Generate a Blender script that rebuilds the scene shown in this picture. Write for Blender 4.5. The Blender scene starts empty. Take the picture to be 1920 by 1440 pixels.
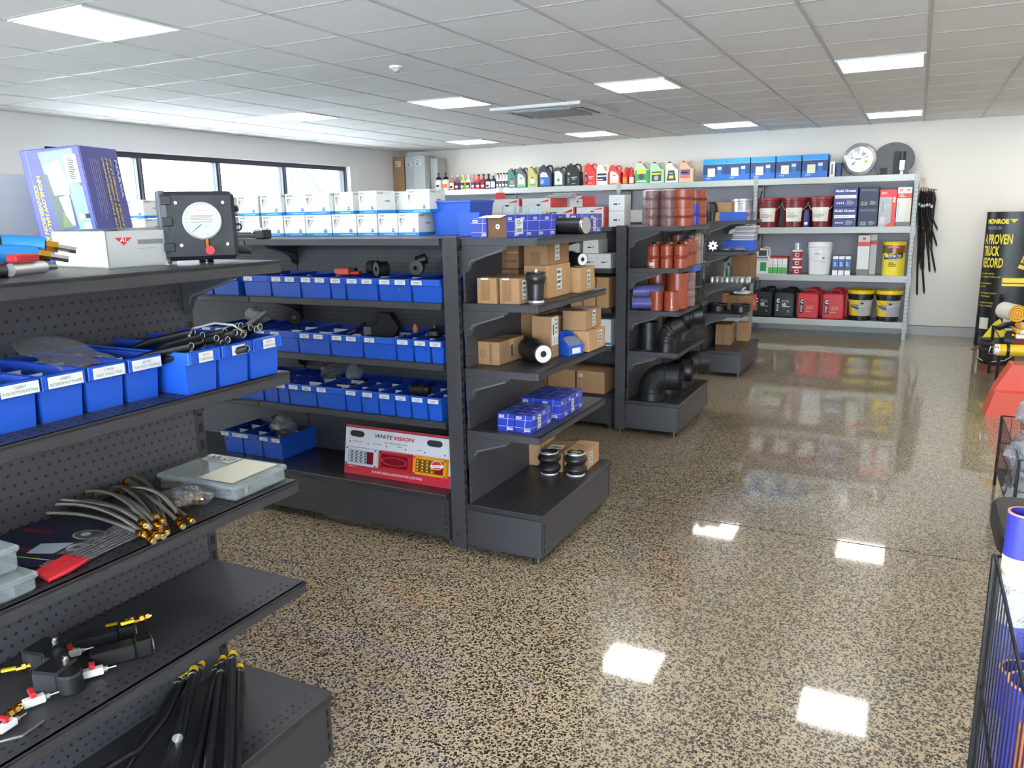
import bpy, math, random
from mathutils import Vector, Matrix
S = bpy.context.scene
C = S.collection
PI = math.pi
R = math.radians
rnd = random.Random(7)

# ------------------------------------------------ camera, world, exposure
cd = bpy.data.cameras.new('camera'); cam = bpy.data.objects.new('camera', cd); C.objects.link(cam)
cd.sensor_width = 36; cd.lens = 1482.2 / 1920 * 36; cd.clip_start = .02
yaw, pitch, roll = -.470, -.212, -.019
cy, sy, cp, sp = math.cos(yaw), math.sin(yaw), math.cos(pitch), math.sin(pitch)
F = Vector((sy * cp, cy * cp, sp)); r0 = Vector((cy, -sy, 0)); u0 = r0.cross(F)
cr, sr = math.cos(roll), math.sin(roll)
Rr = cr * r0 + sr * u0; Uu = -sr * r0 + cr * u0
m = Matrix((Rr, Uu, -F)).transposed().to_4x4(); m.translation = (0, 0, 1.61)
cam.matrix_world = m
S.camera = cam
W = bpy.data.worlds.new('sky'); S.world = W; W.use_nodes = True
bg = W.node_tree.nodes['Background']
bg.inputs[0].default_value = (.97, .975, 1.0, 1); bg.inputs[1].default_value = 14.0
S.view_settings.view_transform = 'Standard'; S.view_settings.look = 'None'
S.view_settings.gamma = 1; S.view_settings.use_curve_mapping = False
S.view_settings.exposure = 0.85
LIGHT = 9.0          # emission of the ceiling panels

# ------------------------------------------------ materials
def lin(c):
    c = c / 255
    return c / 12.92 if c <= .04045 else ((c + .055) / 1.055) ** 2.4
def rgb(c): return (lin(c[0]), lin(c[1]), lin(c[2]), 1)
MATS = {}
def newmat(name):
    m = bpy.data.materials.new(name); m.use_nodes = True
    return m, m.node_tree, m.node_tree.nodes['Principled BSDF']
def pm(name, c, rough=.5, metal=0, bump=0, bs=400, alpha=1, trans=0, spec=.5, coat=0, emit=0, var=0, vs=30):
    m, t, b = newmat(name)
    b.inputs['Base Color'].default_value = rgb(c); b.inputs['Roughness'].default_value = rough
    b.inputs['Metallic'].default_value = metal; b.inputs['Alpha'].default_value = alpha
    b.inputs['Transmission Weight'].default_value = trans
    b.inputs['Specular IOR Level'].default_value = spec; b.inputs['Coat Weight'].default_value = coat
    if emit:
        b.inputs['Emission Color'].default_value = rgb(c); b.inputs['Emission Strength'].default_value = emit
    tc = None
    if bump or var: tc = t.nodes.new('ShaderNodeTexCoord')
    if bump:
        n = t.nodes.new('ShaderNodeTexNoise'); n.inputs['Scale'].default_value = bs; n.inputs['Detail'].default_value = 3
        t.links.new(tc.outputs['Object'], n.inputs['Vector'])
        k = t.nodes.new('ShaderNodeBump'); k.inputs['Strength'].default_value = bump; k.inputs['Distance'].default_value = .002
        t.links.new(n.outputs['Fac'], k.inputs['Height']); t.links.new(k.outputs[0], b.inputs['Normal'])
    if var:
        n = t.nodes.new('ShaderNodeTexNoise'); n.inputs['Scale'].default_value = vs; n.inputs['Detail'].default_value = 5
        t.links.new(tc.outputs['Object'], n.inputs['Vector'])
        r = t.nodes.new('ShaderNodeMapRange'); r.inputs[1].default_value = .3; r.inputs[2].default_value = .7
        r.inputs[3].default_value = 1 - var; r.inputs[4].default_value = 1 + var
        t.links.new(n.outputs['Fac'], r.inputs[0])
        x = t.nodes.new('ShaderNodeVectorMath'); x.operation = 'SCALE'
        x.inputs[0].default_value = rgb(c)[:3]; t.links.new(r.outputs[0], x.inputs['Scale'])
        t.links.new(x.outputs[0], b.inputs['Base Color'])
    MATS[name] = m
    return m
for a in [
    ('charcoal', (52, 52, 56), .3, 0, .5, 700), ('charcoal_dark', (44, 44, 48), .24, 0, .4, 700),
    ('slot', (12, 12, 13), .6), ('rib', (120, 122, 128), .35, .6), ('galv', (150, 154, 152), .45, .35, .1, 60),
    ('galv_dark', (96, 98, 100), .5, .3), ('rack_grey', (168, 172, 170), .4, .1),
    ('wall', (224, 221, 220), .75, 0, .05, 250), ('wallR', (226, 221, 212), .75), ('wall_shade', (158, 155, 162), .7), ('skirt', (176, 178, 176), .5),
    ('tile', (238, 237, 236), .85, 0, .25, 500), ('tbar', (204, 204, 204), .5), ('shadow', (60, 60, 60), .8),
    ('white', (226, 227, 224), .5), ('white_p', (222, 224, 226), .35), ('black', (16, 16, 17), .4), ('rubber', (22, 22, 24), .45, 0, .1, 150),
    ('blackp', (26, 27, 30), .35), ('case', (34, 36, 44), .5, 0, .2, 300), ('case_side', (72, 76, 82), .55),
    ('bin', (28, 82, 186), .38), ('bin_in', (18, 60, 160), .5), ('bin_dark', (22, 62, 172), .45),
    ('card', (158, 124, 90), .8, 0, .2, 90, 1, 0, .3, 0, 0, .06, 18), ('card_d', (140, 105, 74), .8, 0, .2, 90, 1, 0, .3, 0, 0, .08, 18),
    ('card_l', (174, 137, 97), .8, 0, .2, 90, 1, 0, .3, 0, 0, .06, 18), ('card_in', (120, 88, 60), .9),
    ('tape', (188, 158, 120), .15), ('tape_d', (128, 96, 72), .12), ('ink', (34, 32, 34), .6), ('ink_g', (120, 120, 122), .6),
    ('sticker', (206, 208, 205), .45), ('lab', (214, 222, 232), .5), ('cream', (210, 207, 188), .6),
    ('boxwhite', (212, 214, 211), .55), ('boxgrey', (178, 180, 180), .6), ('pblue', (28, 120, 198), .5), ('pblue_l', (120, 190, 226), .5), ('grey_l', (170, 172, 174), .6),
    ('navy', (40, 42, 140), .35), ('navy2', (44, 45, 150), .35), ('navy_sky', (96, 128, 196), .3), ('yellow', (232, 210, 50), .5),
    ('parker', (36, 58, 168), .4), ('parker2', (66, 60, 146), .4), ('sky_p', (110, 170, 220), .35), ('photo_d', (66, 78, 70), .4), ('photo_l', (180, 196, 216), .4), ('photo_g', (88, 108, 60), .4),
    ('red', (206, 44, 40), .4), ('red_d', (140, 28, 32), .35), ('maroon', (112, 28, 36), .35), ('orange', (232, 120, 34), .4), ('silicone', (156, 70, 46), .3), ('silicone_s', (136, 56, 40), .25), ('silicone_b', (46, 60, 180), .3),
    ('brass', (208, 160, 66), .25, 1), ('brass_d', (150, 104, 50), .35, 1), ('steel', (200, 200, 200), .25, 1), ('braid', (176, 172, 160), .28, .95, .8, 900), ('alu', (214, 214, 216), .35, .7),
    ('hoseblue', (30, 124, 190), .35), ('redp', (196, 40, 50), .4), ('yellowp', (226, 190, 30), .45), ('green', (40, 150, 84), .35), ('greenlab', (70, 160, 70), .5), ('teal', (30, 100, 100), .35),
    ('olive', (176, 170, 100), .35), ('gunmetal', (72, 84, 80), .35), ('dgreen', (52, 78, 70), .35), ('dnavy', (26, 30, 60), .35), ('lime', (206, 220, 70), .3), ('pink', (236, 90, 96), .3), ('purple', (110, 90, 140), .4), ('lgreen', (176, 206, 170), .3), ('amber', (212, 176, 130), .3), ('offwhite', (222, 218, 206), .35),
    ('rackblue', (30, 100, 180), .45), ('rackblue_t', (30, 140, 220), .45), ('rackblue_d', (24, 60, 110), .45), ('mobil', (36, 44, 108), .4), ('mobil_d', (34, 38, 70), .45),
    ('silver', (176, 180, 182), .3, .5), ('foil', (176, 178, 180), .32, .7, .6, 60), ('ptfe', (230, 226, 210), .5), ('chamois', (226, 168, 40), .8), ('chamois_l', (232, 214, 160), .8), ('leather', (30, 28, 30), .5, 0, .3, 60), ('leather_r', (130, 70, 50), .6),
    ('orange_red', (212, 84, 62), .45), ('burg', (120, 24, 44), .7), ('monroe', (20, 21, 25), .35), ('monroe_y', (236, 214, 60), .5), ('tubeblue', (58, 60, 170), .4), ('tubepink', (208, 150, 130), .5), ('terracotta', (196, 110, 80), .6),
    ('wvred', (190, 44, 62), .35), ('wvgrey', (206, 206, 214), .4), ('lampwhite', (200, 204, 214), .25), ('lampred', (190, 40, 50), .2), ('lampredd', (120, 20, 34), .15), ('lampamber', (224, 146, 24), .2), ('lampamberd', (130, 84, 30), .15), ('lens', (150, 158, 176), .15),
    ('extsteel', (60, 140, 200), .5), ('extgrey', (120, 120, 135), .6), ('ext_ground', (215, 213, 205), .9), ('frame', (52, 54, 66), .4), ('glassdark', (10, 10, 14), .1),
    ('gauge', (176, 182, 186), .3), ('clear_blue', (150, 190, 220), .3),
]: pm(*a)
def glassy(name, tint, fac=.12, rough=.05, op=0):
    """thin sheet: transparent tinted with a mirror coat; op = share of diffuse body"""
    m, t, b = newmat(name); t.nodes.remove(b)
    out = t.nodes['Material Output']
    tr = t.nodes.new('ShaderNodeBsdfTransparent'); tr.inputs[0].default_value = rgb(tint)
    gl = t.nodes.new('ShaderNodeBsdfGlossy'); gl.inputs['Roughness'].default_value = rough
    lw = t.nodes.new('ShaderNodeLayerWeight'); lw.inputs[0].default_value = fac
    mx = t.nodes.new('ShaderNodeMixShader')
    t.links.new(lw.outputs['Facing'], mx.inputs[0]); t.links.new(tr.outputs[0], mx.inputs[1]); t.links.new(gl.outputs[0], mx.inputs[2])
    last = mx
    if op:
        df = t.nodes.new('ShaderNodeBsdfDiffuse'); df.inputs[0].default_value = rgb(tint)
        m2 = t.nodes.new('ShaderNodeMixShader'); m2.inputs[0].default_value = op
        t.links.new(mx.outputs[0], m2.inputs[1]); t.links.new(df.outputs[0], m2.inputs[2]); last = m2
    if name.startswith('film'):
        tc = t.nodes.new('ShaderNodeTexCoord'); n = t.nodes.new('ShaderNodeTexNoise'); n.inputs['Scale'].default_value = 45; n.inputs['Detail'].default_value = 2; n.inputs['Distortion'].default_value = 2
        k = t.nodes.new('ShaderNodeBump'); k.inputs['Strength'].default_value = 1; k.inputs['Distance'].default_value = .01
        t.links.new(tc.outputs['Object'], n.inputs[0]); t.links.new(n.outputs['Fac'], k.inputs['Height'])
        t.links.new(k.outputs[0], gl.inputs['Normal']); t.links.new(k.outputs[0], lw.inputs['Normal'])
    t.links.new(last.outputs[0], out.inputs[0]); MATS[name] = m
glassy('glass', (232, 240, 246), .08, .02)
glassy('film', (236, 238, 242), .35, .12, .06)
glassy('filmcloud', (226, 230, 236), .3, .15, .22)
glassy('tubclear', (226, 234, 236), .2, .1, .17)
# the light panels
m, t, b = newmat('diffuser'); b.inputs['Base Color'].default_value = (.9, .9, .9, 1)
b.inputs['Emission Color'].default_value = (1, .975, .93, 1); b.inputs['Emission Strength'].default_value = LIGHT; MATS['diffuser'] = m
# punched steel back panel: staggered holes 25 mm apart
m, t, b = newmat('peg'); MATS['peg'] = m
b.inputs['Roughness'].default_value = .36
N = t.nodes.new; L = t.links.new
def math_(op, a, b_=None):
    n = N('ShaderNodeMath'); n.operation = op
    for i, q in enumerate((a, b_)):
        if q is None: continue
        if isinstance(q, (int, float)): n.inputs[i].default_value = q
        else: L(q, n.inputs[i])
    return n.outputs[0]
tc = N('ShaderNodeTexCoord'); sx = N('ShaderNodeSeparateXYZ'); L(tc.outputs['Object'], sx.inputs[0])
row = math_('FLOOR', math_('DIVIDE', sx.outputs[2], .025))
par = math_('MULTIPLY', math_('MODULO', math_('ABSOLUTE', row), 2), .0125)
u = math_('SUBTRACT', math_('FRACT', math_('DIVIDE', math_('ADD', sx.outputs[0], par), .025)), .5)
v = math_('SUBTRACT', math_('FRACT', math_('DIVIDE', sx.outputs[2], .025)), .5)
d = math_('SQRT', math_('ADD', math_('MULTIPLY', u, u), math_('MULTIPLY', v, v)))
hole = math_('LESS_THAN', d, .155)
mx = N('ShaderNodeMix'); mx.data_type = 'RGBA'; L(hole, mx.inputs[0]); mx.inputs[6].default_value = rgb((66, 67, 72)); mx.inputs[7].default_value = rgb((14, 14, 16))
L(mx.outputs[2], b.inputs['Base Color'])
n = N('ShaderNodeTexNoise'); n.inputs['Scale'].default_value = 700; L(tc.outputs['Object'], n.inputs[0])
k = N('ShaderNodeBump'); k.inputs['Strength'].default_value = .5; k.inputs['Distance'].default_value = .002; L(n.outputs['Fac'], k.inputs['Height']); L(k.outputs[0], b.inputs['Normal'])
# ground and polished aggregate concrete
m, t, b = newmat('terrazzo'); MATS['terrazzo'] = m
N = t.nodes.new; L = t.links.new
tc = N('ShaderNodeTexCoord')
wn = N('ShaderNodeTexNoise'); wn.inputs['Scale'].default_value = 60; L(tc.outputs['Object'], wn.inputs[0])
wv = N('ShaderNodeVectorMath'); wv.operation = 'MULTIPLY_ADD'; wv.inputs[1].default_value = (.012, .012, 0); L(wn.outputs['Color'], wv.inputs[0]); L(tc.outputs['Object'], wv.inputs[2])
def stones(scale, thr, keep):
    vo = N('ShaderNodeTexVoronoi'); vo.feature = 'F1'; vo.inputs['Scale'].default_value = scale; L(wv.outputs[0], vo.inputs['Vector'])
    ss = N('ShaderNodeSeparateColor'); L(vo.outputs['Color'], ss.inputs[0])
    a = math_('MULTIPLY', math_('ADD', math_('MULTIPLY', ss.outputs[1], .6), .4), thr)
    inn = math_('LESS_THAN', vo.outputs['Distance'], a)
    return math_('MULTIPLY', inn, math_('LESS_THAN', ss.outputs[0], keep)), ss.outputs[2]
s1, c1 = stones(105, .66, .86); s2, c2 = stones(200, .6, .58)
sa = math_('MAXIMUM', s1, s2)
cl = N('ShaderNodeTexNoise'); cl.inputs['Scale'].default_value = 1.1; cl.inputs['Detail'].default_value = 4; L(tc.outputs['Object'], cl.inputs[0])
cm = N('ShaderNodeValToRGB'); L(cl.outputs['Fac'], cm.inputs[0]); cm.color_ramp.elements[0].position = .3; cm.color_ramp.elements[1].position = .7
cm.color_ramp.elements[0].color = rgb((160, 144, 118)); cm.color_ramp.elements[1].color = rgb((175, 158, 129))
cs = N('ShaderNodeValToRGB'); L(c1, cs.inputs[0]); cs.color_ramp.elements[0].color = rgb((22, 22, 22)); cs.color_ramp.elements[1].color = rgb((64, 60, 54))
mx = N('ShaderNodeMix'); mx.data_type = 'RGBA'; L(sa, mx.inputs[0]); L(cm.outputs[0], mx.inputs[6]); L(cs.outputs[0], mx.inputs[7]); L(mx.outputs[2], b.inputs['Base Color'])
b.inputs['Roughness'].default_value = .28; b.inputs['Coat Weight'].default_value = .8; b.inputs['Coat Roughness'].default_value = .045; b.inputs['Coat IOR'].default_value = 1.5

# ------------------------------------------------ mesh helpers
TXT = {}
def glyphs(s, shear=0, off=0):
    k = (s, shear, off)
    if k not in TXT:
        c = bpy.data.curves.new('t', 'FONT'); c.body = s; c.resolution_u = 2; c.shear = shear; c.offset = off; c.align_x = 'LEFT'
        o = bpy.data.objects.new('t', c); me = o.to_mesh()
        vs = [(q.co.x, q.co.y) for q in me.vertices]; fs = [tuple(p.vertices) for p in me.polygons]
        o.to_mesh_clear(); bpy.data.objects.remove(o); bpy.data.curves.remove(c)
        x0 = min([q[0] for q in vs], default=0); x1 = max([q[0] for q in vs], default=1)
        TXT[k] = ([(x - x0, y) for x, y in vs], fs, max(x1 - x0, .01))
    return TXT[k]
class MB:
    def __init__(s): s.v = []; s.f = []; s.m = []; s.n = []; s.M = None
    def add(s, vs, fs, mat):
        o = len(s.v)
        s.v += [tuple(s.M @ Vector(q)) for q in vs] if s.M else [tuple(q) for q in vs]
        if mat not in s.n: s.n.append(mat)
        i = s.n.index(mat)
        for f in fs: s.f.append([a + o for a in f]); s.m.append(i)
        return s
    def box(s, x0, y0, z0, x1, y1, z1, mat, c=0):
        if c <= 0:
            vs = [(x, y, z) for z in (z0, z1) for y in (y0, y1) for x in (x0, x1)]
            return s.add(vs, [(0, 2, 3, 1), (4, 5, 7, 6), (0, 1, 5, 4), (2, 6, 7, 3), (0, 4, 6, 2), (1, 3, 7, 5)], mat)
        vs = []; idx = {}
        for i, x in enumerate((x0, x1)):
            for j, y in enumerate((y0, y1)):
                for k, z in enumerate((z0, z1)):
                    dx, dy, dz = (c if not i else -c), (c if not j else -c), (c if not k else -c)
                    for a, q in enumerate(((x, y + dy, z + dz), (x + dx, y, z + dz), (x + dx, y + dy, z))):
                        idx[i, j, k, a] = len(vs); vs.append(q)
        I = idx; fs = []
        for e in (0, 1):
            fs.append([I[e, 0, 0, 0], I[e, 1, 0, 0], I[e, 1, 1, 0], I[e, 0, 1, 0]])
            fs.append([I[0, e, 0, 1], I[1, e, 0, 1], I[1, e, 1, 1], I[0, e, 1, 1]])
            fs.append([I[0, 0, e, 2], I[1, 0, e, 2], I[1, 1, e, 2], I[0, 1, e, 2]])
            for g in (0, 1):
                fs.append([I[e, g, 0, 0], I[e, g, 1, 0], I[e, g, 1, 1], I[e, g, 0, 1]])
                fs.append([I[e, 0, g, 0], I[e, 1, g, 0], I[e, 1, g, 2], I[e, 0, g, 2]])
                fs.append([I[0, e, g, 1], I[1, e, g, 1], I[1, e, g, 2], I[0, e, g, 2]])
                for h in (0, 1): fs.append([I[e, g, h, 0], I[e, g, h, 1], I[e, g, h, 2]])
        return s.add(vs, fs, mat)
    def tube(s, pts, r, mat, n=8, cap=True, closed=False):
        P = [Vector(p) for p in pts]; N = len(P); rr = r if isinstance(r, (list, tuple)) else [r] * N
        vs = []; up = None
        for i in range(N):
            t = (P[(i + 1) % N] - P[i - 1]) if closed else (P[min(i + 1, N - 1)] - P[max(i - 1, 0)])
            t.normalize()
            if up is None:
                up = Vector((0, 0, 1)) if abs(t.z) < .9 else Vector((1, 0, 0))
            a = t.cross(up).normalized(); up = a.cross(t).normalized()
            for k in range(n):
                q = 2 * PI * k / n; vs.append(P[i] + rr[i] * (math.cos(q) * a + math.sin(q) * up))
        fs = []
        for i in range(N if closed else N - 1):
            j = (i + 1) % N
            for k in range(n): fs.append((i * n + k, i * n + (k + 1) % n, j * n + (k + 1) % n, j * n + k))
        if cap and not closed: fs += [tuple(range(n))[::-1], tuple((N - 1) * n + k for k in range(n))]
        return s.add(vs, fs, mat)
    def lathe(s, prof, mats, n=20, at=(0, 0, 0), axis='z', cap=(1, 1)):
        """prof: (radius, height); mats one name or one per segment"""
        vs = []; K = len(prof)
        for r_, z in prof:
            for k in range(n):
                q = 2 * PI * k / n; x, y = r_ * math.cos(q), r_ * math.sin(q)
                p = (x, y, z) if axis == 'z' else ((z, x, y) if axis == 'x' else (y, z, x))
                vs.append((p[0] + at[0], p[1] + at[1], p[2] + at[2]))
        for i in range(K - 1):
            mt = mats if isinstance(mats, str) else mats[i]
            s.add(vs[i * n:(i + 2) * n], [(k, (k + 1) % n, n + (k + 1) % n, n + k) for k in range(n)], mt)
        m0 = mats if isinstance(mats, str) else mats[0]; m1 = mats if isinstance(mats, str) else mats[-1]
        if cap[0] and prof[0][0] > 0: s.add(vs[:n], [tuple(range(n))[::-1]], m0)
        if cap[1] and prof[-1][0] > 0: s.add(vs[-n:], [tuple(range(n))], m1)
        return s
    def prism(s, poly, a0, a1, mat, plane='xz'):
        """polygon extruded: plane xz along y, yz along x, xy along z"""
        def w(p, a): return {'xz': (p[0], a, p[1]), 'yz': (a, p[0], p[1]), 'xy': (p[0], p[1], a)}[plane]
        k = len(poly)
        return s.add([w(p, a0) for p in poly] + [w(p, a1) for p in poly],
                     [tuple(range(k)), tuple(range(k, 2 * k))[::-1]] + [(i, (i + 1) % k, k + (i + 1) % k, k + i) for i in range(k)], mat)
    def rect(s, fr, a0, b0, a1, b1, mat, off=.0006):
        O, U, V, N = fr
        return s.add([O + U * a + V * b + N * off for a, b in ((a0, b0), (a1, b0), (a1, b1), (a0, b1))], [(0, 1, 2, 3)], mat)
    def poly(s, fr, pts, mat, off=.0006):
        O, U, V, N = fr
        return s.add([O + U * a + V * b + N * off for a, b in pts], [tuple(range(len(pts)))], mat)
    def disc(s, fr, a, b, r, mat, n=20, off=.0006, ry=None):
        return s.poly(fr, [(a + r * math.cos(2 * PI * k / n), b + (ry or r) * math.sin(2 * PI * k / n)) for k in range(n)], mat, off)
    def text(s, fr, a, b, h, st, mat, w=None, off=.0012, shear=0, bold=0, rot=0, mid=False):
        """h = capital height, w = forced width, rot in degrees about (a, b), mid centres it on a"""
        vs, fs, tw = glyphs(st, shear, bold); O, U, V, N = fr
        sc = h / .7; sx_ = sc if w is None else w / tw; c, s_ = math.cos(R(rot)), math.sin(R(rot))
        dx = -tw * sx_ / 2 if mid else 0
        out = []
        for x, y in vs:
            x = x * sx_ + dx; y *= sc
            out.append(O + U * (a + c * x - s_ * y) + V * (b + s_ * x + c * y) + N * off)
        return s.add(out, fs, mat)
    def barcode(s, fr, a, b, w, h, mat='ink', n=9, off=.0012):
        q = random.Random(n); x = 0
        while x < w * .96:
            t_ = w * q.choice((.03, .05, .09)); s.rect(fr, a + x, b, a + min(x + t_, w), b + h, mat, off); x += t_ + w * q.choice((.03, .05))
        return s
    def lines(s, fr, a, b, w, h, k, mat='ink_g', off=.0012, seed=1):
        """k unreadable lines of small print filling w x h"""
        q = random.Random(seed); p = h / k
        for i in range(k): s.rect(fr, a, b + h - (i + .7) * p, a + w * q.uniform(.6, 1), b + h - (i + .25) * p, mat, off)
        return s
    def mesh(s, name):
        me = bpy.data.meshes.new(name); me.from_pydata(s.v, [], s.f)
        for n in s.n: me.materials.append(MATS[n])
        me.polygons.foreach_set('material_index', s.m); me.polygons.foreach_set('use_smooth', [True] * len(s.f))
        me.update(); me.set_sharp_from_angle(angle=R(32))
        return me
    def build(s, name, parent=None, loc=None, rz=0, label=None):
        o = bpy.data.objects.new(name, s.mesh(name)); C.objects.link(o)
        if parent: o.parent = parent
        if loc: o.location = loc
        if rz: o.rotation_euler.z = rz
        if label: o['label'] = label
        return o
V3 = Vector
def face(k, x0, y0, z0, x1, y1, z1):
    """frame on a face of a box: F -y, K +y, R +x, L -x, T top"""
    return {'F': (V3((x0, y0, z0)), V3((1, 0, 0)), V3((0, 0, 1)), V3((0, -1, 0))),
            'K': (V3((x1, y1, z0)), V3((-1, 0, 0)), V3((0, 0, 1)), V3((0, 1, 0))),
            'R': (V3((x1, y0, z0)), V3((0, 1, 0)), V3((0, 0, 1)), V3((1, 0, 0))),
            'L': (V3((x0, y1, z0)), V3((0, -1, 0)), V3((0, 0, 1)), V3((-1, 0, 0))),
            'T': (V3((x0, y0, z1)), V3((1, 0, 0)), V3((0, 1, 0)), V3((0, 0, 1)))}[k]
def tag(o, label, cat, group=None):
    o['label'] = label; o['category'] = cat
    if group: o['group'] = group
    return o
def thing(name, label, cat, loc=(0, 0, 0), rz=0, group=None):
    o = bpy.data.objects.new(name, None); C.objects.link(o); o.empty_display_size = .05
    o.location = loc; o.rotation_euler = (0, 0, rz)
    return tag(o, label, cat, group)
def struct(name, mb, parent=None, label=None):
    o = mb.build(name, parent)
    if not parent: o['kind'] = 'structure'; o['label'] = label or name
    return o
def dup(o, loc=None, rz=None, label=None, parent=None):
    c = o.copy(); C.objects.link(c)
    if parent: c.parent = parent
    if loc is not None: c.location = loc
    if rz is not None: c.rotation_euler.z = rz
    if label: c['label'] = label
    for k in list(o.children): dup(k, parent=c)
    return c

# ------------------------------------------------ room shell
XL, XR, YF, YB, ZC = -7.6, 4.2, -3.6, 11.29, 2.62
GX, GY, TL = -.026, 4.4997, .6     # ceiling grid origin and module
fl = struct('floor', MB().box(XL - .2, YF - .2, -.25, XR + .2, YB + .2, -.02, 'shadow'), label='polished concrete floor of pale beige cement with dark stone chips')
for y0, y1 in ((YF, 3.974), (3.986, YB)):
    MB().box(XL, y0, -.02, XR, y1, 0, 'terrazzo').build('slab', fl)
# left wall with the strip window
WY0, WY1, WZ0, WZ1 = 5.08, 9.78, 1.25, 2.34
b = MB(); t_ = .22
b.box(XL - t_, YF, 0, XL, WY0 - .2, ZC + .1, 'wall').box(XL - t_, WY1 + .2, 0, XL, YB, ZC + .1, 'wall')
b.box(XL - t_, WY0 - .2, 0, XL, WY1 + .2, WZ0, 'wall').box(XL - t_, WY0 - .2, WZ1, XL, WY1 + .2, ZC + .1, 'wall')
struct('wall_left', b, label='off-white side wall with a long strip window')
b = MB(); b.box(XL - t_, WY1, WZ0, XL - .001, WY1 + .199, WZ1, 'white').box(XL - t_, WY0 - .199, WZ0, XL - .001, WY0, WZ1, 'white')
struct('trim_1', b, label='white reveals at the ends of the strip window')
w = bpy.data.objects.new('window_1', None); C.objects.link(w); w['kind'] = 'structure'; w['label'] = 'long dark-framed strip window of four panes'
w.location = (XL - .12, 0, 0)
b = MB(); b.box(-.04, WY0, WZ1 - .06, .04, WY1, WZ1, 'frame').box(-.04, WY0, WZ0, .04, WY1, WZ0 + .06, 'frame').build('window_frame', w)
ms = [WY0 + .03, 6.19, 7.31, 8.46, WY1 - .03]
for i, y in enumerate(ms):
    b = MB(); b.box(-.045, y - .035, WZ0 + .06, .045, y + .035, WZ1 - .06, 'frame').box(-.05, y - .008, WZ0 + .06, .055, y + .008, WZ1 - .06, 'extgrey').build('mullion', w)
    if i: MB().box(-.004, ms[i - 1] + .035, WZ0 + .06, .004, y - .035, WZ1 - .06, 'glass').build('pane', w)
struct('wall_back', MB().box(XL, YB, 0, XR, YB + .2, ZC + .1, 'wallR'), label='plain off-white end wall behind the grey racks')
struct('wall_right', MB().box(XR, YF, 0, XR + .2, YB, ZC + .1, 'wallR'), label='plain off-white side wall on the right')
# front wall behind the camera; unseen windows added and widened to brighten the ceiling
b = MB(); b.box(XL, YF - .2, 2.48, XR, YF, ZC + .1, 'wall').box(XL, YF - .2, 0, XL + .5, YF, 2.48, 'wall').box(XR - .5, YF - .2, 0, XR, YF, 2.48, 'wall').box(XL + .5, YF - .2, 0, XR - .5, YF, .12, 'wall')
struct('wall_front', b, label='front wall with wide unseen windows added for daylight')
w = bpy.data.objects.new('window_added', None); C.objects.link(w); w['kind'] = 'structure'; w['label'] = 'wide unseen window added in the front wall for daylight'
w.location = (0, YF - .1, 0)
xs = [XL + .5 + i * (XR - XL - 1.0) / 6 for i in range(7)]
for x in xs: MB().box(x - .03, -.04, .12, x + .03, .04, 2.48, 'frame').build('mullion', w)
for i in range(6): MB().box(xs[i] + .03, -.004, .12, xs[i + 1] - .03, .004, 2.48, 'glass').build('pane', w)
# skirting ducts
struct('baseboard_back', MB().box(-.0, YB - .018, .0, XR, YB, .115, 'skirt').box(XL, YB - .018, 0, 0, YB, .115, 'skirt').box(XL, YB - .02, .115, XR, YB - .004, .123, 'galv_dark'), label='grey metal skirting along the end wall')
struct('baseboard_left', MB().box(XL, YF, 0, XL + .016, YB - .02, .115, 'skirt'), label='grey metal skirting below the strip window')
# ceiling: grid, tiles, light panels
lights = [(c, r) for c in (-10, -7, -4, -1, 2, 5) for r in (-9, -3, 3, 9)]
ce = struct('ceiling', MB().box(XL, YF, ZC + .03, XR, YB, ZC + .2, 'shadow'), label='suspended ceiling of square white tiles')
b = MB()
i0, i1 = math.ceil((XL - GX) / TL), math.floor((XR - GX) / TL); j0, j1 = math.ceil((YF - GY) / TL), math.floor((YB - GY) / TL)
for i in range(i0, i1 + 1): x = GX + i * TL; b.box(x - .012, YF, ZC, x + .012, YB, ZC + .006, 'tbar').box(x - .002, YF, ZC - .0015, x + .002, YB, ZC, 'tbar')
for j in range(j0, j1 + 1): y = GY + j * TL; b.box(XL, y - .011, ZC + .0012, XR, y + .011, ZC + .0065, 'tbar')
b.box(XL, YB - .02, ZC, XR, YB, ZC + .007, 'tbar').box(XL, YF, ZC, XL + .02, YB, ZC + .007, 'tbar')
b.build('ceiling_grid', ce)
tb = MB().box(.0105, .0095, .0025, TL - .0105, TL - .0095, .02, 'tile', .002); tm = tb.mesh('tile')
rest = MB(); cnt = 0
cell = [(i, j) for i in range(i0 - 1, i1 + 1) for j in range(j0 - 1, j1 + 1) if (i, j) not in lights and not (i in (-5, -6) and False)]
cell.sort(key=lambda q: 0 if (-13 <= q[0] <= 2 and -5 <= q[1] <= 11) else 1)
for i, j in cell:
    x0, y0 = GX + i * TL, GY + j * TL
    if x0 < XL or y0 < YF or x0 + TL > XR or y0 + TL > YB:
        rest.box(max(x0 + .0135, XL), max(y0 + .0125, YF), ZC + .008, min(x0 + TL - .0135, XR), min(y0 + TL - .0125, YB), ZC + .022, 'tile')
    elif cnt < 300:
        o = bpy.data.objects.new('tile', tm); C.objects.link(o); o.parent = ce; o.location = (x0, y0, ZC); cnt += 1
    else: rest.box(x0 + .0135, y0 + .0125, ZC + .008, x0 + TL - .0135, y0 + TL - .0125, ZC + .022, 'tile')
o = rest.build('cut_tiles', ce); o['kind'] = 'stuff'
fr = MB()
for a in ((.012, .012, TL - .012, .03), (.012, TL - .03, TL - .012, TL - .012), (.012, .03, .03, TL - .03), (TL - .03, .03, TL - .012, TL - .03)): fr.box(a[0], a[1], -.008, a[2], a[3], .015, 'white_p')
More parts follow.
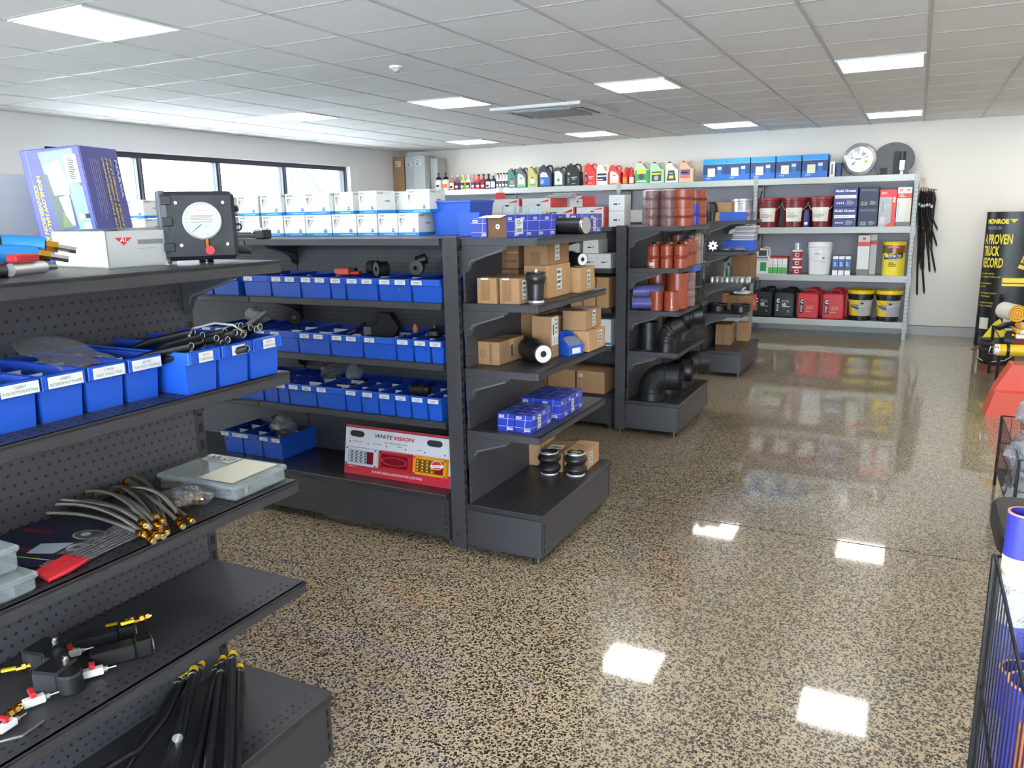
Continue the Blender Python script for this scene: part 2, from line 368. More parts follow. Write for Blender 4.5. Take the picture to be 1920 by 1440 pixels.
fm = fr.mesh('light_frame'); dm = MB().box(.03, .03, -.004, TL - .03, TL - .03, .012, 'diffuser').mesh('diffuser')
where = {(-1, 3): 'nearest and rightmost lit square panel, above the open aisle floor', (-4, 3): 'large lit square panel right of the ceiling air conditioner', (-7, 3): 'lit square panel left of the ceiling air conditioner', (-10, 3): 'small lit square panel nearest the strip window',
         (-1, 9): 'lit square panel over the round black guard on the far right rack', (-4, 9): 'lit square panel above the row of blue cartons by the end wall', (-7, 9): 'lit square panel above the red oil jugs by the end wall', (-10, 9): 'farthest lit square panel, above the coolant bottles', (-7, -3): 'huge glaring square light panel in the top left corner of the photo'}
for c, r in lights:
    o = thing('ceiling_light', where.get((c, r), 'lit square ceiling panel out of view, %s %s' % ({-10: 'by the strip window', -7: 'left of the middle', -4: 'right of the middle', -1: 'over the aisle', 2: 'right of the aisle', 5: 'by the right wall'}[c], {-9: 'near the shop front', -3: 'above the camera', 3: 'level with the middle unit', 9: 'near the end wall'}[r])), 'ceiling light', (GX + c * TL, GY + r * TL, ZC), group='square light panels')
    for nm, me in (('light_frame', fm), ('diffuser', dm)):
        q = bpy.data.objects.new(nm, me); C.objects.link(q); q.parent = o
# outside the strip window
struct('ground', MB().box(-40, -30, -.5, 40, 40, -.3, 'ext_ground'), label='pale paved yard outside')
o = thing('steel_frame', 'bright blue steel frame standing outside the strip window', 'steel frame', (-9.6, 11.7, -.3))
for y in (-.9, .5): MB().box(-.05, y - .05, 0, .05, y + .05, 5, 'extsteel').build('post', o)
b = MB()
for z in (1.6, 3.0, 4.2): b.box(-.03, -.9, z, .03, .5, z + .06, 'extsteel')
b.build('rail', o)
MB().tube([(0, -.9, 1.7), (0, .5, 3)], .02, 'extsteel').tube([(0, .5, 1.7), (0, -.9, 3)], .02, 'extsteel').build('brace', o)
tag(MB().box(-.25, -.3, 0, .25, .3, 5, 'extgrey', .01).build('column', loc=(-9.1, 9.55, -.3)), 'grey column outside the strip window', 'column')
# ------------------------------------------------ charcoal shop shelving
ZE = (.615, .912, 1.215, 1.505)       # shelf tops of the aisle-end units
ZR = (.632, .917, 1.207, 1.505)       # shelf tops of the long runs
def shelf_mesh(w, d, perf=True):
    b = MB(); b.box(0, -w / 2, -.008, d, w / 2, 0, 'charcoal').box(d - .012, -w / 2, -.032, d, w / 2, 0, 'charcoal', .002)
    b.box(0, -w / 2, -.032, d - .012, -w / 2 + .004, -.008, 'charcoal').box(0, w / 2 - .004, -.032, d - .012, w / 2, -.008, 'charcoal').box(0, -w / 2, -.03, .01, w / 2, -.008, 'charcoal')
    if perf:
        fr = (V3((0, 0, 0)), V3((1, 0, 0)), V3((0, 1, 0)), V3((0, 0, 1)))
        k = int((w - .04) / .0255)
        for i in range(k):
            y = -w / 2 + .03 + i * .0255
            for x in (d - .03, d - .052, .02): b.rect(fr, x - .003, y - .004, x + .003, y + .004, 'slot')
    return b.mesh('shelf')
def bracket_mesh(d):
    b = MB(); p = [(0, -.033), (d * .62, -.033), (d * .6, -.045), (.07, -.1), (.052, -.115), (.045, -.135), (.03, -.148), (.012, -.152), (.008, -.16), (0, -.16)]
    b.prism(p, -.0015, .0015, 'charcoal')
    for s in (-1, 1): b.tube([(.036, s * .003, -.12), (.047, s * .003, -.1), (d * .56, s * .003, -.05)], .004, 'rib', 6)
    return b.mesh('bracket')
def upright_mesh(h):
    """post of 75 x 28 mm, slotted on its front edge; local +x is the shelf side"""
    b = MB(); b.box(-.075, -.015, .03, 0, .015, h, 'charcoal', .0015)
    for s in ('F', 'K'):
        fr = face(s, -.075, -.015, 0, 0, .015, h)
        for z in (.09, h - .105):
            for dx in (.028, .044): b.rect(fr, dx - .0025, z, dx + .0025, z + .022, 'slot')
    fr = face('R', -.075, -.015, 0, 0, .015, h)
    z = .1
    while z < h - .03: b.rect(fr, .006, z, .022, z + .028, 'slot'); z += .05
    b.lathe([(.012, 0), (.012, .006), (.005, .008), (.005, .03)], 'galv_dark', 8, (-.037, 0, 0))
    return b.mesh('upright')
def peg_panel(w, z0, z1, name='back_panel'):
    b = MB(); b.box(-w / 2, -.009, 0, w / 2, 0, z1 - z0 - .003, 'peg'); return b.mesh(name)
UPM, SHM, BRM = upright_mesh(1.515), shelf_mesh(.865, .375), bracket_mesh(.375)
PZ = [(.25, .53), (.53, .83), (.83, 1.13), (1.13, 1.48)]
PPE = [peg_panel(.85, *q) for q in PZ]
def ob(name, me, parent, loc=(0, 0, 0), rz=0):
    o = bpy.data.objects.new(name, me); C.objects.link(o); o.parent = parent; o.location = loc; o.rotation_euler.z = rz; return o
def endcap(y0, label):
    g = thing('shelving_unit', label, 'shelving', (-1.83, y0, 0), group='aisle-end shelving units')
    for y in (-.015, .895): ob('upright', UPM, g, (0, y, 0))
    for me, (z0, z1) in zip(PPE, PZ): ob('back_panel', me, g, (.004, .44, z0), PI / 2)
    for z in ZE:
        s = ob('shelf', SHM, g, (.004, .44, z))
        for y in (-.43, .43): ob('bracket', BRM, s, (0, y, 0))
    b = MB(); b.box(.0, -.01, .222, .402, .92, .25, 'charcoal_dark', .003)
    fr = face('T', 0, -.01, .222, .402, .92, .25)
    for i in range(34):
        for x in (.37, .345): b.rect(fr, x - .003, .03 + i * .0255, x + .003, .038 + i * .0255, 'slot')
    b.build('base_deck', g)
    MB().box(.385, .0, .04, .392, .91, .222, 'charcoal').build('kick_panel', g)
    for y in (-.008, .912):
        b = MB(); b.box(0, y - .004, .04, .392, y + .004, .222, 'charcoal').build('side_panel', g)
        f = MB(); f.lathe([(.014, 0), (.014, .006), (.006, .009), (.006, .05)], 'galv_dark', 8, (.365, y + (.02 if y < 0 else -.02), 0)).build('foot', g)
    for y in (0.01, .89):
        b = MB(); fr = face('R', 0, y, 0, .393, y + .02, .2)
        b.box(.386, y, .04, .3935, y + .018, .215, 'charcoal')
        for z in (.06, .1, .14, .175): b.rect(fr, .004, z, .013, z + .025, 'slot', .001)
        b.build('base_post', g)
    MB().box(-.07, .0, 1.478, 0, .89, 1.505, 'charcoal').build('top_rail', g)
    return g
endcap(.69, 'nearest charcoal end shelving unit, holding blue bins, hoses and brass fittings')
endcap(3.11, 'charcoal end shelving unit holding brown air spring cartons, in the middle of the shop')
endcap(5.455, 'charcoal end shelving unit holding orange silicone hoses and black rubber elbows')
endcap(7.77, 'farthest charcoal end shelving unit, holding clear-wrapped parts and black drums')
BW = 1.2
SHR, BRR = shelf_mesh(BW - .006, .40, False), bracket_mesh(.40)
PPR = [peg_panel(BW - .01, *q) for q in PZ]
UPR = upright_mesh(1.5)
def run(yf, nb, label, xr=-1.95):
    """double-sided run: front edge of the shelves at y = yf, right end at xr"""
    g = thing('shelving_run', label, 'shelving', (xr, yf, 0), group='long runs of shelving')
    for i in range(nb + 1): ob('upright', UPR, g, (-i * BW - (.016 if i == 0 else 0), .40 + .0, 0), -PI / 2)
    for i in range(nb):
        xc = -(i + .5) * BW
        for me, (z0, z1) in zip(PPR, PZ): ob('back_panel', me, g, (xc, .40, z0))
        for z in ZR:
            s = ob('shelf', SHR, g, (xc, .40, z), -PI / 2)
            for x in (-.59, .59): ob('bracket', BRR, s, (0, x, 0))
        for z in (1.505, .632): ob('shelf', SHR, g, (xc, .48, z), PI / 2)
        d = MB(); d.box(xc - .597, -.02, .245, xc + .597, .40, .272, 'charcoal_dark', .003).build('base_deck', g)
        d = MB(); d.box(xc - .57, .0, .045, xc + .57, .006, .245, 'charcoal').build('kick_panel', g)
        d = MB(); d.box(xc - .597, .48, .245, xc + .597, .90, .272, 'charcoal_dark', .003).build('base_deck', g)
        d = MB(); d.box(xc - .57, .874, .045, xc + .57, .88, .245, 'charcoal').build('kick_panel', g)
    for i in range(nb + 1):
        x = -i * BW - (.0 if i else .016)
        b = MB(); b.box(x - .014, .0, .03, x + .014, .40, .244, 'charcoal')
        fr = face('F', x - .014, .0, 0, x + .014, .4, .2)
        for z in (.07, .11, .15, .19): b.rect(fr, .006, z, .014, z + .022, 'slot', .001)
        b.build('base_arm', g)
        MB().lathe([(.013, 0), (.013, .006), (.006, .008), (.006, .045)], 'galv_dark', 8, (x, .03, 0)).build('foot', g)
    MB().box(-nb * BW, .401, 1.478, 0, .479, 1.503, 'charcoal').build('top_rail', g)
    return g
run(.73, 2, 'charcoal shelving run behind the nearest end unit, grey carton on its top')
run(3.13, 4, 'long charcoal shelving run filled with blue parts bins, white filter cartons on top')
run(5.47, 4, 'charcoal shelving run between the brown cartons and the orange hoses')
run(7.79, 4, 'far charcoal shelving run before the grey racks')

# ------------------------------------------------ grey racks on the end wall
RX = [-.05, -1.9, -3.75, -5.6, -7.45]; RY = 10.78; RZ = (.212, .778, 1.375, 1.985)
def post_mesh():
    b = MB(); b.box(-.027, 0, 0, .027, .004, 2.0, 'galv').box(.023, 0, 0, .027, .035, 2.0, 'galv').box(-.027, 0, 0, -.023, .035, 2.0, 'galv')
    for s, k in (('F', 2), ('R', 1)):
        fr = face(s, -.027, 0, 0, .027, .035, 2.0)
        z = .02; i = 0
        while z < 1.98:
            for x in ((.014, .04) if k == 2 else (.018,)):
                sg = 1 if x < .02 else -1
                b.poly(fr, [(x - .005, z + .012), (x + .005, z + .008), (x + .003 * sg, z), (x + .003 * sg - .004, z)], 'slot', .0008)
            z += .05; i += 1
    return b.mesh('post')
pmh = post_mesh()
def beam(L_):
    b = MB(); b.box(-L_ / 2 + .027, -.008, -.078, L_ / 2 - .027, .028, 0, 'rack_grey', .003); return b.mesh('beam')
def rack(i, label):
    x1, x0 = RX[i], RX[i + 1]; xc = (x0 + x1) / 2; W_ = x1 - x0
    g = thing('storage_rack', label, 'rack', (xc, RY, 0), group='grey racks along the end wall')
    for s in (-1, 1):
        if s == -1 or i == 0:
            for y in (0, .47): ob('post', pmh, g, (s * W_ / 2, y, 0))
            b = MB()
            for z in (.35, .9, 1.45): b.tube([(s * W_ / 2, .03, z), (s * W_ / 2, .47, z + .4)], .008, 'galv_dark', 6)
            for z in (.3, 1.9): b.tube([(s * W_ / 2, .03, z), (s * W_ / 2, .47, z)], .008, 'galv_dark', 6)
            o = b.build('brace', g); o['kind'] = 'stuff'
    bm = beam(W_); dk = MB().box(-W_ / 2 + .03, .028, -.02, W_ / 2 - .03, .47, -.004, 'galv').mesh('deck_board')
    cn = MB().box(-.03, -.011, -.11, .03, -.009, .012, 'galv', .0005)
    fr = face('F', -.03, -.011, 0, .03, -.009, .1)
    for z in (-.09, -.045, 0): 
        for x in (.016, .044): cn.rect(fr, x - .003, z - .004, x + .003, z + .006, 'slot')
    cm_ = cn.mesh('connector')
    for z in RZ:
        q = ob('beam', bm, g, (0, 0, z)); ob('beam', bm, g, (0, .47, z)); ob('deck_board', dk, g, (0, 0, z))
        for s in (-1, 1):
            if s == -1 or i == 0: ob('connector', cm_, q, (s * W_ / 2 , 0, 0))
    MB().box(-W_ / 2 + .03, .49, .2, W_ / 2 - .03, .494, 1.9, 'wall_shade').build('wall_shade_sheet', g)  # sheet stands in for the end wall, its shade put into the grey
    return g
rack(0, 'rightmost grey rack, with maroon pails and black and red jerry cans')
rack(1, 'grey rack with blue cartons on top, second from the right')
rack(2, 'grey rack with oil jugs on top, third from the right')
rack(3, 'grey rack in the far corner, with tall white cartons on top')
# ------------------------------------------------ curved print, product helpers
def _pt(fr, a, b, off):
    if callable(fr): return fr(a, b, off)
    O, U, V, N = fr; return O + U * a + V * b + N * off
def _rect(s, fr, a0, b0, a1, b1, mat, off=.0006):
    k = max(8, int(abs(a1 - a0) / .012)) if callable(fr) else 1
    for i in range(k):
        x0 = a0 + (a1 - a0) * i / k; x1 = a0 + (a1 - a0) * (i + 1) / k
        s.add([_pt(fr, x0, b0, off), _pt(fr, x1, b0, off), _pt(fr, x1, b1, off), _pt(fr, x0, b1, off)], [(0, 1, 2, 3)], mat)
    return s
def _clip(p, x, sg):
    out = []
    for i, (a, b) in enumerate(p):
        c, d = p[i - 1]
        if (a - x) * sg >= 0:
            if (c - x) * sg < 0: out.append((x, d + (b - d) * (x - c) / (a - c)))
            out.append((a, b))
        elif (c - x) * sg >= 0 and a != c: out.append((x, d + (b - d) * (x - c) / (a - c)))
    return out
def _poly(s, fr, pts, mat, off=.0006):
    if not callable(fr): return s.add([_pt(fr, a, b, off) for a, b in pts], [tuple(range(len(pts)))], mat)
    x0, x1 = min(p[0] for p in pts), max(p[0] for p in pts); k = max(1, int((x1 - x0) / .012))
    for i in range(k):
        q = _clip(_clip(pts, x0 + (x1 - x0) * i / k, 1), x0 + (x1 - x0) * (i + 1) / k, -1)
        if len(q) > 2: s.add([_pt(fr, a, b, off) for a, b in q], [tuple(range(len(q)))], mat)
    return s
def _text(s, fr, a, b, h, st, mat, w=None, off=.0012, shear=0, bold=0, rot=0, mid=False):
    vs, fs, tw = glyphs(st, shear, bold); sc = h / .7; q = sc if w is None else w / tw
    c, n = math.cos(R(rot)), math.sin(R(rot)); dx = -tw * q / 2 if mid else 0
    return s.add([_pt(fr, a + c * (x * q + dx) - n * y * sc, b + n * (x * q + dx) + c * y * sc, off) for x, y in vs], fs, mat)
MB.rect, MB.poly, MB.text = _rect, _poly, _text
def cylf(cx, cy, z0, ra, rb, h):
    def f(a, b, off):
        r_ = ra + (rb - ra) * b / h; t_ = a / ra
        return V3((cx + (r_ + off) * math.sin(t_), cy - (r_ + off) * math.cos(t_), z0 + b))
    return f
def blob(rx, ry, rz, mat, seed=0, amp=.22, n=10, m_=7, at=(0, 0, 0), flat=True):
    """crumpled closed bag"""
    q = random.Random(seed); b = MB(); vs = []
    for i in range(m_ + 1):
        th = PI * i / m_
        for k in range(n):
            ph = 2 * PI * k / n + q.uniform(-.15, .15); w_ = 1 + q.uniform(-amp, amp)
            z = math.cos(th) * rz * w_ + rz
            vs.append((at[0] + rx * math.sin(th) * w_ * math.cos(ph), at[1] + ry * math.sin(th) * w_ * math.sin(ph), at[2] + max(z, 0)))
    b.add(vs, [(i * n + k, i * n + (k + 1) % n, (i + 1) * n + (k + 1) % n, (i + 1) * n + k) for i in range(m_) for k in range(n)], mat)
    return b
def carton(label, x, y, z, w, d, h, rz=0, mat='card', group=None, name='carton', cat='box', stick=(), deco=None, seam='T', side=None):
    """base centre at x, y, z. stick: (face, u, v, w, h) paper labels"""
    o = MB(); o.box(-w / 2, -d / 2, 0, w / 2, d / 2, h, mat, .002)
    g = thing(name, label, cat, (x, y, z), rz, group)
    D = lambda k: face(k, -w / 2, -d / 2, 0, w / 2, d / 2, h)
    if seam: o.rect(D('T'), 0, d / 2 - .001, w, d / 2 + .001, 'card_in', .0005)
    if deco: deco(o, D, w, d, h)
    o.build('carton_body', g)
    if seam == 'T' or seam == 'TF':
        b = MB(); b.rect(D('T'), 0, d / 2 - .022, w, d / 2 + .022, 'tape', .0009)
        b.rect(D('L'), d / 2 - .022, h * .7, d / 2 + .022, h, 'tape', .0009); b.rect(D('R'), d / 2 - .022, h * .75, d / 2 + .022, h, 'tape', .0009).build('tape', g)
    for i, (k, a, c, sw, sh) in enumerate(stick):
        b = MB(); f = D(k); b.rect(f, a, c, a + sw, c + sh, 'sticker', .0015)
        if sh > sw:
            for q in range(4): b.barcode(f, a + sw * .12, c + sh * (.06 + q * .235), sw * .62, sh * (.13 if q % 2 else .1), 'ink', q + i, .002)
            b.lines(f, a + sw * .8, c + sh * .1, sw * .1, sh * .8, 4, 'ink_g', .002)
        else:
            b.barcode(f, a + sw * .1, c + sh * .12, sw * .5, sh * .3, 'ink', 3 + i, .002).lines(f, a + sw * .1, c + sh * .5, sw * .75, sh * .4, 3, 'ink_g', .002)
        b.build('paper_label', g)
    return g

# ------------------------------------------------ blue parts bins
BM = {}
def bin_meshes(w, d, h, rim=.03):
    k = (w, d, h)
    if k in BM: return BM[k]
    t_ = .003; b = MB(); W2 = w / 2 - .001
    # outer walls taper inwards to the bottom
    q = .006
    def ring(z, e, yb=0): return [(-W2 + e, 0 + e, z), (W2 - e, 0 + e, z), (W2 - e, d - e, z), (-W2 + e, d - e, z)]
    o0, o1, i1, i0 = ring(0, q), ring(h, 0), ring(h, t_), ring(.004, q + t_)
    sd = lambda A, B: [(A + i, A + (i + 1) % 4, B + (i + 1) % 4, B + i) for i in range(4)]
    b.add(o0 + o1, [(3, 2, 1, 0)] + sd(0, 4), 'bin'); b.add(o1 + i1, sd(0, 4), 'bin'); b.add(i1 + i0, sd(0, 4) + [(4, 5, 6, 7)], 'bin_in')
    b.box(-W2, -.012, h - rim, W2, .001, h, 'bin', .0015)           # overhanging front lip
    b.box(-W2 + .004, -.016, h - rim + .002, -W2 + .008, -.011, h - .002, 'bin').box(W2 - .008, -.016, h - rim + .002, W2 - .004, -.011, h - .002, 'bin')
    b.box(-W2 - .0, d * .02, h - .006, W2, d, h, 'bin') if False else None
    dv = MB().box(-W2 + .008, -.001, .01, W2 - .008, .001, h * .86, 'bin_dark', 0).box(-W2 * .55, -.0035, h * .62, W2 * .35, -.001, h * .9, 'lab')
    BM[k] = (b.mesh('bin_body'), dv.mesh('divider'))
    return BM[k]
LBL = {}
def lab_mesh(w, h, k=2):
    if (w, h, k) not in LBL:
        b = MB(); f = face('F', -w / 2, 0, 0, w / 2, 1, h); b.rect(f, 0, 0, w, h, 'sticker', 0)
        q = random.Random(int(w * 1e4)); p = h / (k + 1)
        for i in range(k): x = q.uniform(.1, .3) * w; b.rect(f, x, p * (i + .7), w - x, p * (i + 1.05), 'ink_g', .0005)
        LBL[w, h, k] = b.mesh('bin_label')
    return LBL[w, h, k]
def pbin(label, x, y, z, w, d, h, rz=0, labels=(0,), group=None, div=(.33, .66), rim=.03, lw=.06, txt=None):
    g = thing('parts_bin', label, 'bin', (x, y, z), rz, group)
    bm, dm_ = bin_meshes(w, d, h, rim)
    ob('bin_body', bm, g)
    for q in div: ob('divider', dm_, g, (0, d * q, 0))
    for i, q in enumerate(labels):
        if txt:
            b = MB(); f = face('F', -lw / 2, 0, 0, lw / 2, 1, rim * .78); b.rect(f, 0, 0, lw, rim * .78, 'sticker', 0)
            b.text(f, lw / 2, rim * .45, rim * .2, txt[0], 'ink_g', None, .0005, mid=True).text(f, lw / 2, rim * .14, rim * .2, txt[1], 'ink_g', min(lw * .9, len(txt[1]) * rim * .17), .0005, mid=True)
            o = b.build('bin_label', g, (q, -.0168, h - rim * .88))
        else: ob('bin_label', lab_mesh(lw, rim * .72), g, (q, -.0168, h - rim * .86))
    return g
ORD = ['first', 'second', 'third', 'fourth', 'fifth', 'sixth', 'seventh', 'eighth', 'ninth', 'tenth', 'eleventh', 'twelfth', 'thirteenth', 'fourteenth', 'fifteenth']
def parts_fill(label, x, y, z, sx, sy, n, mats, seed, rz=0, r_=.014, name='loose_fittings'):
    """a heap of small fittings nobody could count"""
    q = random.Random(seed); b = MB()
    for i in range(n):
        px, py, pz = q.uniform(-sx, sx), q.uniform(-sy, sy), q.uniform(0, .02); a = q.uniform(0, PI); L_ = q.uniform(.6, 1.6) * r_ * 1.6; mt = q.choice(mats)
        dx, dy = math.cos(a) * L_ / 2, math.sin(a) * L_ / 2; rr = r_ * q.uniform(.4, .8)
        b.tube([(px - dx, py - dy, pz + rr), (px, py, pz + rr * 1.2), (px + dx, py + dy, pz + rr)], [rr, rr * .8, rr], mt, 6)
    o = b.build(name, None, (x, y, z), rz); tag(o, label, 'fittings', 'loose fittings in the blue bins'); o['kind'] = 'stuff'
    return o
# shelf 1.207: edges measured along x, right to left from the post
def binrow(z, edges, h, d, where, yfr=3.145, rows=None, fills=True, mats=('black', 'rubber', 'galv_dark', 'blackp')):
    for i in range(len(edges) - 1):
        x1, x0 = edges[i], edges[i + 1]; w = round(x1 - x0 - .003, 3)
        if w < .04: continue
        ls = (0,) if w < .14 else ((-.045, .045) if (i * 7 + int(z * 10)) % 3 else (-.045,))
        pbin('%s blue parts bin left of the post on the %s' % (ORD[i], where), (x0 + x1) / 2, yfr, z, w, d, h, 0, ls, 'blue bins on the long shelving run')
        if fills: parts_fill('dark fittings inside the %s bin on the %s' % (ORD[i], where), (x0 + x1) / 2, yfr + d * .45, z + h * (.38 if i % 3 else .6), w * .36, d * .42, 22 if w > .14 else 12, mats, i + int(z * 100))
binrow(1.208, [-1.952, -2.125, -2.318, -2.515, -2.612, -2.805, -3.005, -3.198, -3.235, -3.43, -3.63, -3.83, -4.03], .108, .36, 'upper bin shelf')
binrow(.918, [-1.955, -2.03, -2.128, -2.23, -2.43, -2.638, -2.848, -3.045, -3.145, -3.24, -3.34, -3.44, -3.54], .11, .36, 'middle bin shelf')
binrow(.633, [-1.975, -2.06, -2.157, -2.253, -2.353, -2.461, -2.562, -2.752, -2.94, -3.02, -3.12, -3.32], .115, .37, 'lower bin shelf')
binrow(.273, [-3.10, -3.25, -3.40, -3.55], .13, .30, 'base deck beyond the gap', 3.23)
# things lying on the bins
def wheel(label, x, y, z, r_, rz=0):
    b = MB().lathe([(r_ * .25, -.02), (r_, -.018), (r_ * 1.05, 0), (r_, .018), (r_ * .25, .02)], 'rubber', 16, axis='y').lathe([(r_ * .3, -.022), (r_ * .3, .022)], 'galv_dark', 10, axis='y')
    tag(b.build('castor', None, (x, y, z), rz), label, 'wheel')
wheel('small black rubber wheel resting on the middle bins', -3.10, 3.42, 1.062, .04, .3)
b = MB().box(-.05, -.03, 0, .02, .03, .035, 'orange_red', .005).box(-.06, -.025, .006, -.045, .025, .03, 'orange_red').box(.022, -.02, 0, .075, .02, .018, 'red', .004).box(.02, -.02, .018, .05, .02, .035, 'black', .003)
tag(b.build('fitting', None, (-2.62, 3.30, 1.318), .2), 'orange red plastic fitting lying on the upper bins', 'fitting')
for i, (x, y, a, lab) in enumerate([(-2.47, 3.33, 1.2, 'black round rubber bush on the upper bins beside the orange fitting'), (-2.36, 3.24, -.5, 'thick black rubber ring with a pale face on the upper bins'), (-2.23, 3.36, .4, 'black rubber tee piece on the upper bins')]):
    b = MB(); b.lathe([(.012, -.03), (.036, -.03), (.036, .03), (.012, .03)], 'rubber' if i != 1 else 'blackp', 16, axis='y', cap=(0, 0)).lathe([(.012, .03), (.012, -.03)], 'slot', 12, axis='y', cap=(0, 0))
    if i == 1: b.lathe([(.013, -.0305), (.035, -.0305)], 'galv_dark', 16, axis='y', cap=(0, 0))
    if i == 2: b.tube([(0, 0, .03), (.05, 0, .045)], .026, 'rubber', 12)
    tag(b.build('rubber_bush', None, (x, y, 1.355), a), lab, 'rubber part', 'rubber parts on the bins')
b = MB(); b.prism([(-.09, 0), (.07, 0), (.1, .05), (.05, .12), (0, .12), (-.01, .07), (-.04, .06)], -.03, .03, 'blackp')
b.box(-.09, -.033, 0, -.05, -.03, .05, 'galv_dark'); tag(b.build('mudguard_bracket', None, (-2.38, 3.25, 1.015), .2), 'black angular bracket standing in the middle bins', 'bracket')
for i in range(4):
    tag(MB().tube([(0, 0, 0), (.07, .02, .03)], .010, 'black', 8).lathe([(.012, .0), (.012, .012)], 'steel', 8, (-.012, 0, -.004), 'x').build('rubber_mount', None, (-2.56 + i * .025, 3.2 + i * .03, 1.02 + (i % 2) * .03), -.5), 'small black mount with a shiny steel end, in the heap left of the black bracket', 'mount', 'small mounts on the middle bins')
b = MB(); b.lathe([(.03, 0), (.042, .01), (.036, .03), (.014, .045), (.012, .06), (0, .06)], 'rubber', 16)
tag(b.build('rubber_cup', None, (-2.10, 3.3, 1.02)), 'black rubber cup on the middle bins near the post', 'rubber part')
tag(MB().lathe([(.012, 0), (.016, .02), (.006, .045), (0, .045)], 'terracotta', 8).build('cap', None, (-2.27, 3.38, 1.02)), 'tiny pinkish cap on the middle bins', 'cap')
b = MB().tube([(0, 0, 0), (.1, 0, 0)], .024, 'rubber', 12).tube([(.045, 0, -.0), (.075, 0, 0)], .030, 'blackp', 12).lathe([(.018, -.001), (.018, .02)], 'galv_dark', 10, (0, 0, 0), 'x')
tag(b.build('hose_joiner', None, (-2.19, 3.2, .765), .15), 'ribbed black hose joiner on the lower bins', 'hose joiner')
for i, (x, y, z, a, lab) in enumerate([(-3.32, 3.35, 1.02, .07, 'small clear plastic bag on the middle bins, far left'), (-2.80, 3.35, .745, .075, 'crumpled clear bag on the lower bins'), (-2.68, 3.38, .745, .06, 'smaller crumpled clear bag on the lower bins, right of the other'), (-3.16, 3.32, .39, .09, 'crumpled shiny bag standing in the base deck bins')]):
    g = thing('plastic_bag', lab, 'bag', (x, y, z), i, 'clear bags lying on the bins')
    blob(a, a * .6, a * .65, 'filmcloud' if i % 2 == 0 else 'film', i + 3, .35).build('bag_film', g); blob(a * .5, a * .4, a * .2, 'galv_dark', i + 9, .3).build('bagged_parts', g)
